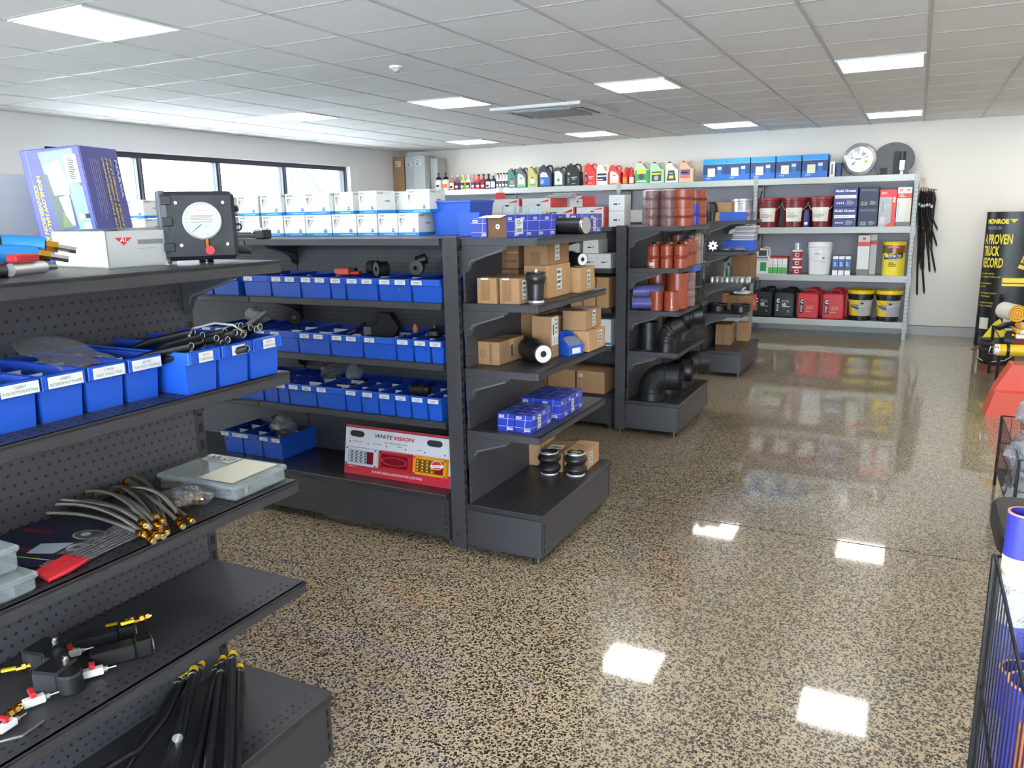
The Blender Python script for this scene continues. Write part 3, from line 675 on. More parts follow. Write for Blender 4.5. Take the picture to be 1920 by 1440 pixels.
# warning-lamp display card on the base deck
def lampcard():
    g = thing('lamp_display', 'white and red lamp display card with three square lamps on the base deck', 'display', (-2.315, 3.20, .272), 0); g.scale = (1.27, 1, .90)
    w, h = .52, .285; tl = .045; L_ = math.hypot(h, tl)
    U, Vv = V3((1, 0, 0)), V3((0, tl, h)).normalized(); f = (V3((-w / 2, 0, 0)), U, Vv, V3((0, -h, tl)).normalized())
    b = MB(); b.add([(-w / 2, 0, 0), (w / 2, 0, 0), (w / 2, tl, h), (-w / 2, tl, h), (-w / 2, .05, 0), (w / 2, .05, 0), (w / 2, tl + .004, h), (-w / 2, tl + .004, h)], [(0, 1, 2, 3), (4, 7, 6, 5), (0, 3, 7, 4), (1, 5, 6, 2), (3, 2, 6, 7), (0, 4, 5, 1)], 'wvgrey')
    b.rect(f, 0, 0, w, .07, 'wvred').rect(f, 0, L_ - .011, w, L_, 'wvred').rect(f, 0, L_ - .014, w, L_ - .011, 'ink')
    b.text(f, w * .29, L_ * .8, .021, 'WHiTE', 'ink', .088, .0014, .25, .02).text(f, w * .47, L_ * .8, .021, 'VISION', 'red', .1, .0014, .25, .03)
    b.text(f, w * .38, L_ * .705, .009, 'LED TRIPLE JUMBO LAMP', 'ink', .115).lines(f, .04, L_ * .66, .07, .008, 1).lines(f, .14, L_ * .655, .07, .008, 1).lines(f, .26, L_ * .65, .04, .008, 1).lines(f, .36, L_ * .645, .04, .008, 1)
    for i in range(6): b.disc(f, .024 + i * .093, L_ * .665 - i * .002, .0036, 'ink', 8, .0014).poly(f, [(.0205 + i * .093, L_ * .66 - i * .002), (.0275 + i * .093, L_ * .66 - i * .002), (.024 + i * .093, L_ * .64 - i * .002)], 'ink', .0014)
    b.text(f, w * .27, .022, .014, 'FUTURE VISION AUTOMOTIVE LIGHTING', 'white', .25, .0014, .3).lines(f, .02, .042, .06, .008, 1, 'white')
    for s in (.06, w - .08):
        p = [(s + (.018 if abs(k) < 8 else -.018) + .018 * math.cos(PI * k / 8), L_ * .84 + .018 * math.sin(PI * k / 8)) for k in range(-7, 9)]
        p = [(s + .018 + .018 * math.cos(PI * k / 8), L_ * .83 + .018 * math.sin(PI * k / 8)) for k in range(-4, 5)] + [(s - .018 + .018 * math.cos(PI * k / 8), L_ * .83 + .018 * math.sin(PI * k / 8)) for k in range(4, 13)]
        b.poly(f, p, 'ink', .0012); b.tube([V3(_pt(f, a, c, .002)) for a, c in p], .0012, 'steel', 4, closed=True)
    b.build('display_card', g)
    for i, (fm_, ln, nm) in enumerate((('lampwhite', 'lens', 'clear'), ('lampred', 'lampredd', 'red'), ('lampamber', 'lampamberd', 'amber'))):
        x0 = .012 + i * .168; q = MB(); O, _, _, Nn = f
        def P(a, c, o): return O + U * a + Vv * c + Nn * o
        y0, y1, x1 = .056, .163, x0 + .162
        q.add([P(x0, y0, .001), P(x1, y0, .001), P(x1, y1, .001), P(x0, y1, .001), P(x0 + .003, y0 + .003, .018), P(x1 - .003, y0 + .003, .018), P(x1 - .003, y1 - .003, .018), P(x0 + .003, y1 - .003, .018)],
              [(0, 1, 5, 4), (1, 2, 6, 5), (2, 3, 7, 6), (3, 0, 4, 7), (4, 5, 6, 7)], fm_)
        f2 = (P(x0, y0, .018), U, Vv, Nn)
        q.rect(f2, .016, .016, .146, .091, ln, .0006)
        if i == 0: q.rect(f2, .112, .018, .144, .089, 'lampredd', .0014)
        if i == 2: q.rect(f2, .108, .018, .144, .06, 'lampredd', .0014)
        for a, c in ((.009, .009), (.153, .009), (.009, .098), (.153, .098)): q.disc(f2, a, c, .0045, 'slot', 10, .001)
        lamp = q.build('lamp', g, label='%s square tail lamp' % nm)
        if i != 1:
            e = MB()
            for r_ in range(4):
                for c in range(8 if i == 0 else 7): e.disc(f2, .025 + c * .0115, .027 + r_ * .0175, .0042, 'black' if c % 2 else 'white' if i == 0 else 'yellow', 6, .002)
            e.build('led_dots', lamp)['kind'] = 'stuff'
        else:
            e = MB(); e.tube([V3(_pt(f2, .08 + .06 * math.cos(t_ * PI / 12), .053 + .022 * math.sin(t_ * PI / 12), .002)) for t_ in range(24)], .0012, 'pink', 4, closed=True); e.build('bulb_ring', lamp)
    st = MB(); f3 = (P(.435, .105, .022), U, Vv, Nn)
    st.disc(f3, .03, .02, .026, 'white', 20, 0).disc(f3, .03, .02, .023, 'red', 20, .0006).poly(f3, [(.0, .018), (.062, .026), (.06, .01), (.002, .002)], 'white', .0012).text(f3, .006, .0095, .008, 'PRODUCT', 'ink', .048, .0018, .2, rot=4); st.build('round_sticker', g)
lampcard()

# ------------------------------------------------ cartons and air springs on the middle end unit
def stamp(o, D, w, d, h, txt, k='R', u=.08, v=.3, hh=.02, rot=0, mat='ink', wd=None): o.text(D(k), u, v, hh, txt, mat, wd, rot=rot)
G2 = 'brown cartons on the middle end unit'
carton('small brown carton with torn front panel, leftmost by the post', -1.709, 3.25, 1.2155, .098, .24, .115, 0, 'card', G2, seam='T', deco=lambda o, D, w, d, h: o.rect(D('F'), w * .2, h * .12, w * .68, h * .95, 'card_d').rect(D('F'), w * .2, h * .93, w * .6, h, 'sticker', .001))
carton('small brown carton with taped front, behind the upright black air spring', -1.603, 3.262, 1.2155, .098, .24, .115, .02, 'card', G2, seam='T', stick=(('R', .03, .02, .045, .085),), deco=lambda o, D, w, d, h: o.rect(D('F'), w * .15, h * .1, w * .6, h * .95, 'card_d').rect(D('F'), w * .15, h * .93, w * .5, h, 'sticker', .001))
carton('deep brown carton with slanted barcode label, under the numbered 155-164 carton', -1.588, 3.53, 1.2155, .125, .27, .155, 0, 'card_l', G2, seam=None, stick=(('R', .1, .035, .06, .1),), deco=lambda o, D, w, d, h: (o.rect(D('R'), 0, h * .32, d, h * .325, 'card_in'), o.rect(D('F'), 0, h * .6, w, h * .62, 'tape_d')))
carton('worn brown carton marked 155-164, on top of the stack', -1.588, 3.525, 1.3715, .122, .265, .125, .01, 'card_d', G2, seam=None, stick=(('R', .085, .02, .055, .09),), deco=lambda o, D, w, d, h: (stamp(o, D, w, d, h, '155-164', 'F', .012, h * .72, .021, wd=w * .95), o.rect(D('F'), 0, h * .48, w, h * .5, 'tape_d'), o.rect(D('F'), w * .3, .005, w * .7, h * .48, 'tape_d')))
carton('dark taped carton with upside-down numbers, at the back of the unit', -1.775, 3.62, 1.346, .095, .25, .13, 0, 'card_d', G2, seam=None, deco=lambda o, D, w, d, h: (o.rect(D('F'), .01, .0, .03, h, 'tape_d'), o.rect(D('F'), 0, h * .6, w, h * .64, 'tape'), stamp(o, D, w, d, h, '580234603', 'F', w * .93, h * .33, .013, 180, wd=w * .85)))
carton('plain dark carton under the carton with upside-down numbers', -1.775, 3.62, 1.2155, .10, .26, .128, 0, 'card_d', G2, seam=None)
carton('short brown carton at the rear, black air spring lying on it', -1.512, 3.79, 1.2155, .06, .20, .125, 0, 'card_l', G2, seam=None, stick=(('R', .09, .015, .045, .095),))
tb_ = carton
carton('plain brown carton behind the short carton on the upper shelf', -1.60, 3.80, 1.2155, .10, .2, .12, 0, 'card', G2)
carton('long crushed brown carton numbered 580234603, lying left on the middle shelf', -1.757, 3.352, .9135, .115, .25, .11, -.03, 'card', G2, seam='T', deco=lambda o, D, w, d, h: (stamp(o, D, w, d, h, '580234603', 'F', w * .66, h * .08, .0135, 90, wd=h * .86), o.disc(D('F'), w * .26, h * .5, w * .17, 'card_d'), o.disc(D('F'), w * .26, h * .5, w * .14, 'card'), o.lines(D('R'), .03, h * .2, .05, h * .6, 7), o.rect(D('R'), .12, h * .25, .132, h * .78, 'ink')))
carton('tall brown carton with white end label, standing behind the lying air spring', -1.603, 3.53, .9135, .105, .085, .205, -.05, 'card', G2, seam=None, deco=lambda o, D, w, d, h: (o.rect(D('R'), .006, h * .3, d - .006, h * .97, 'sticker'), o.rect(D('R'), .02, h * .55, .03, h * .8, 'ink', .0012), o.lines(D('R'), .045, h * .55, .03, h * .4, 4), o.text(D('R'), d * .85, h * .34, .02, 'GVG', 'ink', h * .14, rot=90), o.text(D('R'), d * .5, h * .34, .014, '010', 'ink', h * .14, rot=90)))
carton('brown carton with round emblem, right of the blue scoop bin', -1.50, 3.83, .9135, .115, .22, .105, -.03, 'card_l', G2, seam='T', stick=(('R', .12, .02, .05, .075),), deco=lambda o, D, w, d, h: (o.disc(D('F'), w * .35, h * .72, .015, 'ink_g'), o.disc(D('F'), w * .35, h * .72, .011, 'card_l', 20, .001), o.lines(D('F'), w * .2, h * .25, w * .6, h * .15, 2, 'card_d')))
carton('brown carton resting on the emblem carton', -1.535, 3.85, 1.0195, .125, .24, .10, .02, 'card', G2, seam='T', stick=(('R', .10, .012, .05, .08),))
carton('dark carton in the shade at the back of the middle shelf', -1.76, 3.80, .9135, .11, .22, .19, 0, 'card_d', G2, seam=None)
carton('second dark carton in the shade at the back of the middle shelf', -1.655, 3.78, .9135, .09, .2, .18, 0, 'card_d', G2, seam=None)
def bellows(prof, mats, n=28): return MB().lathe(prof, mats, n)
# upright air spring
g = thing('air_spring', 'black air spring standing upright on the upper shelf', 'air spring', (-1.513, 3.235, 1.2155))
MB().lathe([(.034, .010), (.035, .02), (.037, .085), (.043, .098), (.045, .105), (.0455, .118), (.042, .128), (.044, .134), (.042, .137), (0, .137)], ['blackp'] * 9, 28).build('bellows', g)
MB().lathe([(.036, 0), (.037, .004), (.036, .011)], 'alu', 28).build('base_ring', g); MB().lathe([(.008, .137), (.008, .15), (0, .15)], 'alu', 10).build('stud', g)
def lying(label, p, r_, L_, ang, z, group=None):
    g = thing('air_spring', label, 'air spring', (p[0], p[1], z), ang, 'air springs lying on their sides')
    MB().lathe([(r_ * .6, 0), (r_, .012), (r_ * 1.02, L_ * .35), (r_ * .86, L_ * .5), (r_ * .84, L_ * .94), (r_ * .80, L_)], 'rubber', 28, (0, 0, r_ * 1.0), 'y').build('bellows', g)
    MB().lathe([(r_ * .83, L_ * .985), (r_ * .83, L_ * 1.002)], 'alu', 28, (0, 0, r_), 'y', cap=(0, 0)).build('end_ring', g)
    MB().lathe([(r_ * .74, L_ * 1.003), (r_ * .28, L_ * 1.005)], 'sticker', 28, (0, 0, r_), 'y', cap=(0, 0)).lathe([(r_ * .4, L_ * 1.007), (r_ * .38, L_ * 1.007)], 'ink_g', 24, (0, 0, r_), 'y', cap=(0, 0)).build('round_label', g)
    MB().lathe([(r_ * .28, L_ * 1.0), (r_ * .24, L_ * 1.02), (0, L_ * 1.02)], 'slot', 16, (0, 0, r_), 'y').build('stud', g)
    return g
lying('large black air spring with white end label, lying on the middle shelf', (-1.655, 3.435), .055, .195, PI + .83, .9135)
lying('black air spring lying on the short carton, white end label to the aisle', (-1.60, 3.80), .039, .13, PI + 1.05, 1.341)
# scoop bin
g = thing('scoop_bin', 'small open-fronted blue bin with a clear window between cartons', 'bin', (-1.478, 3.625, .9135), PI / 2 - .35)
b = MB()
b.prism([(-.0, 0), (.13, 0), (.13, .105), (.075, .105), (.0, .045)], -.052, -.049, 'bin', 'yz').prism([(-.0, 0), (.13, 0), (.13, .105), (.075, .105), (.0, .045)], .049, .052, 'bin', 'yz').box(-.05, 0, 0, .05, .13, .003, 'bin').box(-.05, .127, 0, .05, .13, .105, 'bin').box(-.05, 0, 0, .05, .003, .045, 'bin').box(-.056, -.004, .04, .056, .002, .05, 'bin', .001)
b.build('bin_body', g); MB().add([(-.048, .002, .048), (.048, .002, .048), (.048, .05, .088), (-.048, .05, .088)], [(0, 1, 2, 3)], 'tubclear').build('clear_window', g)
MB().box(-.03, -.002, .008, .03, -.001, .036, 'sticker').build('bin_label', g)
# blue air-spring cartons of the lower shelf
def parker(o, D, w, d, h, dark=False):
    for k, L_ in (('F', w), ('R', d), ('T', w)):
        H_ = h if k != 'T' else d; f = D(k); q = random.Random(int(L_ * 1000))
        n = max(1, round(L_ / .09))
        for i in range(n):
            a = (i + .55) * L_ / n
            o.poly(f, [(a - .0007, 0), (a + .0007, 0), (a + .011, H_), (a + .0096, H_)], 'white', .0008)
        for v in (.28, .72) if H_ < .15 else (.12, .37, .62, .87): o.rect(f, 0, H_ * v, L_, H_ * v + .0012, 'white', .0008)
        for i in range(n):
            for v, e in (((.78, .1), (.1, .6)) if H_ < .15 else ((.1, .1), (.35, .6), (.6, .2), (.85, .7))):
                a = (i + e) * L_ / n; o.rect(f, a, H_ * v, a + .026, H_ * v + .011, 'white', .001).rect(f, a + .003, H_ * v + .003, a + .023, H_ * v + .008, 'ink_g', .0013)
GP = 'blue printed cartons on the lower shelf'
for i, (x, y, lab, st) in enumerate([(-1.648, 3.285, 'blue patterned carton, front left of four on the lower shelf', 0), (-1.558, 3.285, 'blue patterned carton with barcode, front right of four on the lower shelf', 1), (-1.652, 3.60, 'blue patterned carton, rear left of four on the lower shelf', 0), (-1.545, 3.60, 'blue patterned carton with barcode, rear right of four on the lower shelf', 1)]):
    big = i > 1
    carton(lab, x, y, .6155, .086 if not big else .105, .225 if not big else .29, .085 if not big else .098, 0, 'parker', GP, seam=None, stick=((('R', .07 if not big else .14, .01, .032, .065),) if st else ()), deco=parker)
# base deck cartons and double bellows
GB = 'cartons on the base deck of the middle end unit'
carton('brown carton at the back left of the base deck', -1.80, 3.87, .2505, .10, .2, .13, 0, 'card', GB, stick=(('R', .07, .04, .07, .045),))
carton('brown carton with white label on its lid, middle of three on the base deck', -1.67, 3.83, .2505, .13, .24, .105, .1, 'card_d', GB, seam=None, deco=lambda o, D, w, d, h: (o.rect(D('T'), .02, .08, .1, .15, 'sticker'), o.barcode(D('T'), .025, .09, .07, .03)))
carton('brown carton with barcode end label, right of three on the base deck', -1.545, 3.87, .2505, .115, .235, .11, .03, 'card_l', GB, seam=None, stick=(('R', .07, .02, .06, .075),), deco=lambda o, D, w, d, h: o.rect(D('T'), .02, .08, .09, .09, 'ink_g').lines(D('T'), .02, .12, .06, .03, 2))
for x, y, lab, yl in ((-1.655, 3.68, 'black double-bellows air spring, left of the pair on the base deck', 0), (-1.518, 3.715, 'black double-bellows air spring with yellow sticker, right of the pair', 1)):
    g = thing('bellows_spring', lab, 'air spring', (x, y, .2505), 0, 'pair of double bellows air springs')
    MB().lathe([(.042, .006)] + [(.044 + .018 * math.sin(PI * k / 8), .010 + .052 * k / 8) for k in range(9)] + [(.046 + .016 * math.sin(PI * k / 8), .064 + .05 * k / 8) for k in range(9)] + [(.04, .118)], 'rubber', 28).build('bellows', g)
    MB().lathe([(.047, 0), (.049, .004), (.046, .01)], 'alu', 28).build('bottom_plate', g)
    q = MB().lathe([(.044, .114), (.05, .118), (.05, .124), (.046, .126), (.045, .122), (0, .122)], ['alu', 'alu', 'alu', 'blackp', 'blackp'], 28); fr = (V3((0, 0, .122)), V3((1, 0, 0)), V3((0, 1, 0)), V3((0, 0, 1)))
    if yl: q.poly(fr, [(-.03, .0), (.03, 0), (.026, .02), (-.026, .02)], 'lime', .001)
    q.rect(fr, -.018, -.036, .02, -.018, 'sticker', .0015).disc(fr, .005, -.03, .006, 'white', 12, .002).build('top_plate', g)
# ------------------------------------------------ top of the middle end unit
def pk2(o, D, w, d, h): parker(o, D, w, d, h)
GT = 'blue cartons on top of the middle end unit'
# the open carton: blue shell, brown inside, white flap
g = thing('open_carton', 'open blue carton with a white flap, showing its brown inside', 'box', (-1.628, 3.335, 1.5055), -.2, GT)
b = MB(); w, d, h = .118, .37, .1
b.box(-w / 2, -d / 2, 0, w / 2, d / 2, .002, 'parker').box(-w / 2, -d / 2, 0, -w / 2 + .002, d / 2, h, 'parker').box(w / 2 - .002, -d / 2, 0, w / 2, d / 2, h, 'parker').box(-w / 2, d / 2 - .002, 0, w / 2, d / 2, h, 'parker').box(-w / 2, -d / 2, h - .002, w / 2, d / 2, h, 'parker')
b.box(-w / 2 + .002, -d / 2 + .01, .002, w / 2 - .002, -d / 2 + .012, h - .002, 'card_in')
parker(b, lambda k: face(k, -w / 2, -d / 2, 0, w / 2, d / 2, h) if k != 'F' else face('K', -w / 2, -d / 2, 0, w / 2, d / 2, h), w, d, h); fr_ = face('R', -w / 2, -d / 2, 0, w / 2, d / 2, h); b.rect(fr_, .06, .016, .115, .084, 'sticker', .0016).barcode(fr_, .066, .024, .042, .018, 'ink', 4, .002).lines(fr_, .068, .05, .04, .028, 4, 'ink_g', .002)
b.build('carton_body', g); b = MB(); b.add([(-w / 2, -d / 2, h), (w / 2, -d / 2, h), (w / 2 + .002, -d / 2 - .05, h - .012), (-w / 2 - .01, -d / 2 - .045, h - .01)], [(0, 1, 2, 3)], 'white').build('top_flap', g)
MB().add([(-w / 2, -d / 2, .001), (w / 2, -d / 2, .001), (w / 2 - .01, -d / 2 - .035, -.0005 + .001), (-w / 2 + .005, -d / 2 - .035, .001)], [(0, 1, 2, 3)], 'card').build('bottom_flap', g)
q = MB(); f = face('F', -.05, -d / 2 + .01, 0, .05, 0, .09); q.disc(f, .05, .05, .012, 'white', 16, .001).disc(f, .05, .05, .004, 'ink', 10, .0016).build('round_label', g)
carton('blue patterned carton with torn corner, left end of the top shelf', -1.765, 3.30, 1.5055, .10, .22, .088, 0, 'parker', GT, seam=None, deco=pk2)
carton('blue patterned carton behind the black cylinder', -1.71, 3.74, 1.5055, .14, .24, .098, -.15, 'parker', GT, seam=None, deco=pk2)
carton('purple blue carton with barcode label, right end of the top shelf', -1.545, 3.925, 1.5055, .12, .13, .098, -.15, 'parker2', GT, seam=None, deco=pk2, stick=(('R', .035, .012, .03, .066),))
g = thing('air_spring', 'large shiny black cylinder with a steel rim on the top shelf', 'air spring', (-1.565, 3.73, 1.5055), 1.35); g.scale = (.75, .8, .75)
MB().lathe([(.05, -.12), (.053, -.11), (.053, .07), (.05, .075)], 'blackp', 28, (0, 0, .0535), 'y').build('bellows', g)
MB().lathe([(.053, -.14), (.055, -.135), (.055, -.121), (.05, -.12), (.038, -.135), (0, -.135)], ['steel', 'steel', 'steel', 'black', 'black'], 28, (0, 0, .0555), 'y').build('end_plate', g)
# big blue tub with clear cups
g = thing('scoop_bin', 'large royal blue tub bin on the top shelf, behind the post', 'bin', (-2.23, 3.70, 1.5055), 0)
def tub(w, d, h, e):
    b = MB(); o0 = [(-w / 2 + e, e, 0), (w / 2 - e, e, 0), (w / 2 - e, d - e, 0), (-w / 2 + e, d - e, 0)]; o1 = [(-w / 2, 0, h), (w / 2, 0, h), (w / 2, d, h), (-w / 2, d, h)]
    i1 = [(-w / 2 + .004, .004, h), (w / 2 - .004, .004, h), (w / 2 - .004, d - .004, h), (-w / 2 + .004, d - .004, h)]; i0 = [(p[0], p[1], .004) for p in [(-w / 2 + e + .004, e + .004), (w / 2 - e - .004, e + .004), (w / 2 - e - .004, d - e - .004), (-w / 2 + e + .004, d - e - .004)]]
    sd = [(i, (i + 1) % 4, 4 + (i + 1) % 4, 4 + i) for i in range(4)]
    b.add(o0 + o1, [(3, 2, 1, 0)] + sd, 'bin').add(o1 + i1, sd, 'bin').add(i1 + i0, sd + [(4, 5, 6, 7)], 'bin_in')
    return b
b = tub(.25, .26, .18, .018); b.box(-.131, -.008, .168, .131, .004, .18, 'bin', .002).box(-.131, .0, .168, -.123, .26, .18, 'bin').box(.123, .0, .168, .131, .26, .18, 'bin'); b.build('bin_body', g)
o = thing('scoop_bin', 'smaller bright blue bin in front of the large blue tub', 'bin', (-2.04, 3.56, 1.5055), 0); tub(.13, .13, .115, .008).build('bin_body', o)
for i in range(3):
    g = thing('clear_cup', ['clear plastic cups spilling behind the blue cartons, left one', 'clear plastic cups spilling behind the blue cartons, middle one', 'clear plastic cups spilling behind the blue cartons, right one'][i], 'cup', (-1.93 + i * .06, 3.80 + i * .03, 1.5055), 0, 'clear cups on the top shelf')
    MB().lathe([(.025, 0), (.034, .09), (.036, .14), (.036, .142)], 'tubclear', 16, cap=(1, 0)).build('cup_body', g)
# ------------------------------------------------ white filter cartons
def pacific(o, D, w, d, h):
    for k, L_ in (('F', w), ('R', d), ('L', d)):
        f = D(k); o.rect(f, 0, 0, L_, h * .14, 'pblue').rect(f, 0, h * .14, L_, h * .155, 'pblue_l', .0008)
        o.text(f, L_ * .08, h * .86, h * .075, 'PACIFIC', 'ink', L_ * .28, bold=.02).text(f, L_ * .38, h * .86, h * .07, 'AIR BRAKE', 'grey_l', L_ * .34)
        if k == 'F':
            o.poly(f, [(L_ * .08, h * .78), (L_ * .36, h * .78), (L_ * .1, h * .36)], 'grey_l', .0008); o.poly(f, [(L_ * .08, h * .78), (L_ * .2, h * .78), (L_ * .09, h * .52)], 'ink_g', .001)
            o.poly(f, [(L_ * .16, h * .63), (L_ * .25, h * .7), (L_ * .2, h * .72)], 'white', .0012)
            o.rect(f, L_ * .7, h * .17, L_ * .84, h * .24, 'pblue').poly(f, [(L_ * .7, h * .26), (L_ * .84, h * .26), (L_ * .8, h * .33), (L_ * .74, h * .33)], 'pblue').rect(f, L_ * .3, h * .05, L_ * .85, h * .09, 'pblue_l', .001)
        else: o.rect(f, L_ * .45, h * .52, L_ * .7, h * .58, 'ink_g')
pcm = {}
def filt(label, x, y, z, w, d, h, rz=0):
    g = thing('filter_carton', label, 'box', (x, y, z), rz, 'white filter cartons on the long run')
    k = (w, d, h)
    if k not in pcm:
        o = MB(); o.box(-w / 2, -d / 2, 0, w / 2, d / 2, h, 'boxwhite', .0015); pacific(o, lambda q: face(q, -w / 2, -d / 2, 0, w / 2, d / 2, h), w, d, h); pcm[k] = o.mesh('carton_body')
    ob('carton_body', pcm[k], g)
YP = 3.68
lo = [(-3.47, -3.305), (-3.30, -3.14), (-3.138, -2.95), (-2.945, -2.775), (-2.771, -2.635), (-2.63, -2.50), (-2.498, -2.366)]
nm = ['by the black case', 'second in line', 'third in line', 'in the middle of the line', 'right of the middle', 'second from the right', 'rightmost before the blue tub']
for i, (a, c) in enumerate(lo): filt('bottom-row white carton with blue foot band, ' + nm[i], (a + c) / 2, YP, 1.5055, round(c - a - .004, 3), .16, .119)
up = [(-3.47, -3.31, 0), (-3.305, -3.14, 0), (-3.135, -2.955, 0), (-2.945, -2.80, -.1), (-2.75, -2.62, -.1), (-2.46, -2.31, 0)]
nu = ['left, nearest the black case', 'third from the right window post', 'tallest looking, in the middle of the line', 'turned a little, right of the middle', 'with its grey side to the aisle', 'standing alone left of the blue tub']
for i, (a, c, r_) in enumerate(up): filt('top-row white carton with blue foot band, ' + nu[i], (a + c) / 2 + (.0 if i == 5 else 0), YP + (.03 if i % 2 else 0), 1.6255, round(c - a - .004, 3), .16, .121, r_)
for i, (x, z, lab) in enumerate([(-3.62, 1.5055, 'bottom white carton just right of the black case'), (-3.62, 1.6255, 'top white carton just right of the black case'), (-4.62, 1.5055, 'bottom white carton seen between the blue headlamp carton and the black case'), (-4.62, 1.6255, 'top white carton seen between the blue headlamp carton and the black case'), (-2.33, 1.5055, 'bottom white carton tucked left of the blue tub'), (-4.2, 1.5055, 'bottom white carton hidden behind the black case'), (-4.2, 1.6255, 'top white carton hidden behind the black case'), (-3.9, 1.5055, 'bottom white carton at the edge of the black case'), (-3.9, 1.6255, 'top white carton at the edge of the black case')]):
    filt(lab, x, YP + .05 if i != 4 else 3.93, z, .17 if i != 4 else .1, .16, .119)
for i, x in enumerate((-3.45, -3.28, -3.1, -2.92, -2.75, -2.60)): filt('white carton in the back row, %s from the left' % ORD[i], x, YP + .2, 1.5055, .15, .15, .119); filt('white carton atop the back row, %s from the left' % ORD[i], x, YP + .2, 1.6255, .15, .15, .119)
# black strut with chrome bolts lying on the long run
g = thing('brake_strut', 'black strut with chrome bolts lying on the long run beside the cartons', 'strut', (-3.10, 3.22, 1.506), 0)
MB().box(-.36, -.03, .005, -.03, .03, .024, 'black', .003).box(-.36, -.02, .024, -.05, -.004, .034, 'blackp', .002).build('bar', g)
MB().box(-.03, -.035, .0, .03, .035, .046, 'blackp', .006).build('head_block', g)
for x, y in ((-.055, -.02), (-.02, -.02), (.012, -.02), (-.055, .015), (.012, .015)): MB().lathe([(.007, .0), (.007, .012), (0, .012)], 'steel', 8, (x, y, .044 if x > -.03 else .03)).build('bolt', g)
# ------------------------------------------------ nearest end unit: bins of hoses and fittings
Q = PI / 2
sm = [(.754, .85, 'PUSH BUTTON', 'FITTING'), (.852, .936, '150857', 'PUSH BUTTON FITTING'), (.938, 1.036, '108892', 'ROTATOR NUT M14X30'), (1.038, 1.132, '119000', 'NUT AND TAIL'), (1.134, 1.224, '80750', 'TAP RED HANDLE')]
sl = ['small blue bin at the left edge of the nearest unit', 'small blue bin labelled push button fitting', 'small blue bin labelled rotator nut', 'small blue bin labelled nut and tail, bag behind it', 'small blue bin labelled tap red handle']
for (a, c, t1, t2), lab in zip(sm, sl):
    pbin(lab, -1.527, (a + c) / 2, 1.2155, c - a - .002, .29, .098, Q, (0,), 'blue bins on the nearest end unit', (.3, .55, .8), .03, .075, (t1, t2))
for i, (a, c) in enumerate([(1.238, 1.336), (1.338, 1.437), (1.439, 1.542)]):
    pbin(['deep blue bin with black tubes spilling out, left of three', 'deep blue bin under the middle of the black tubes', 'deep blue bin at the corner, end of the nearest unit'][i], -1.462, (a + c) / 2, 1.2155, c - a - .002, .36, .1, Q, (0,), 'deep blue bins on the nearest end unit', (), .03, .042, ('98771', 'TUBE 90200'))
q = random.Random(5)
ends = [(-1.462, 1.262, .095), (-1.462, 1.262, .113), (-1.53, 1.33, .132), (-1.505, 1.335, .124), (-1.50, 1.335, .108), (-1.47, 1.345, .118), (-1.462, 1.355, .105), (-1.47, 1.372, .13), (-1.455, 1.365, .112), (-1.45, 1.385, .127), (-1.44, 1.40, .12), (-1.47, 1.435, .118), (-1.475, 1.43, .137), (-1.462, 1.448, .13), (-1.452, 1.457, .125), (-1.45, 1.468, .13), (-1.49, 1.32, .09), (-1.425, 1.395, .088)]
for i, (x, y, z) in enumerate(ends):
    L_ = q.uniform(.16, .2); dy = q.uniform(.02, .07) if y < 1.42 else -.04
    g = thing('tube', 'cut black plastic tube in the bundle over the deep blue bins', 'tube', (x, y, 1.2155), 0, 'cut black tubes')
    zb = max(z - .055, .03); pts = [(0, 0, z), (-L_ * .5, -dy * .6, (z + zb) / 2 + .006), (-L_, -dy, zb)]
    MB().tube(pts, .0088, 'black', 10, cap=False).tube(pts, .0062, 'slot', 8).build('tube_wall', g)
    b = MB(); b.tube([(.0004 + .0, .0075 * math.cos(2 * PI * k / 12), z + .0075 * math.sin(2 * PI * k / 12)) for k in range(12)], .0011, 'galv', 4, closed=True).build('cut_rim', g)
tag(MB().tube([(0, 0, 0), (-.02, .03, .012), (0, .08, .02), (.03, .11, .012), (.05, .12, -.004)], .003, 'galv', 6).build('tube', None, (-1.52, 1.31, 1.342)), 'thin pale grey tube curving over the black tubes', 'tube')
tag(MB().tube([(0, 0, 0), (-.03, .10, .02)], .0075, 'rubber', 10).build('tube', None, (-1.49, 1.46, 1.345)), 'single black tube pointing right, on top of the bundle', 'tube')
g = thing('plastic_bag', 'clear flat plastic bag leaning across the small blue bins', 'bag', (-1.66, 1.06, 1.30), .2)
b = MB(); n = 6; vs = []; qq = random.Random(2)
for i in range(n + 1):
    for j in range(n + 1): vs.append((-.10 + .19 * i / n + qq.uniform(-.004, .004), -.03 + .15 * j / n - .03 * i / n, .055 - .05 * i / n + qq.uniform(-.006, .006)))
b.add(vs, [(i * 7 + j, i * 7 + j + 1, (i + 1) * 7 + j + 1, (i + 1) * 7 + j) for i in range(n) for j in range(n)], 'filmcloud').build('bag_film', g)
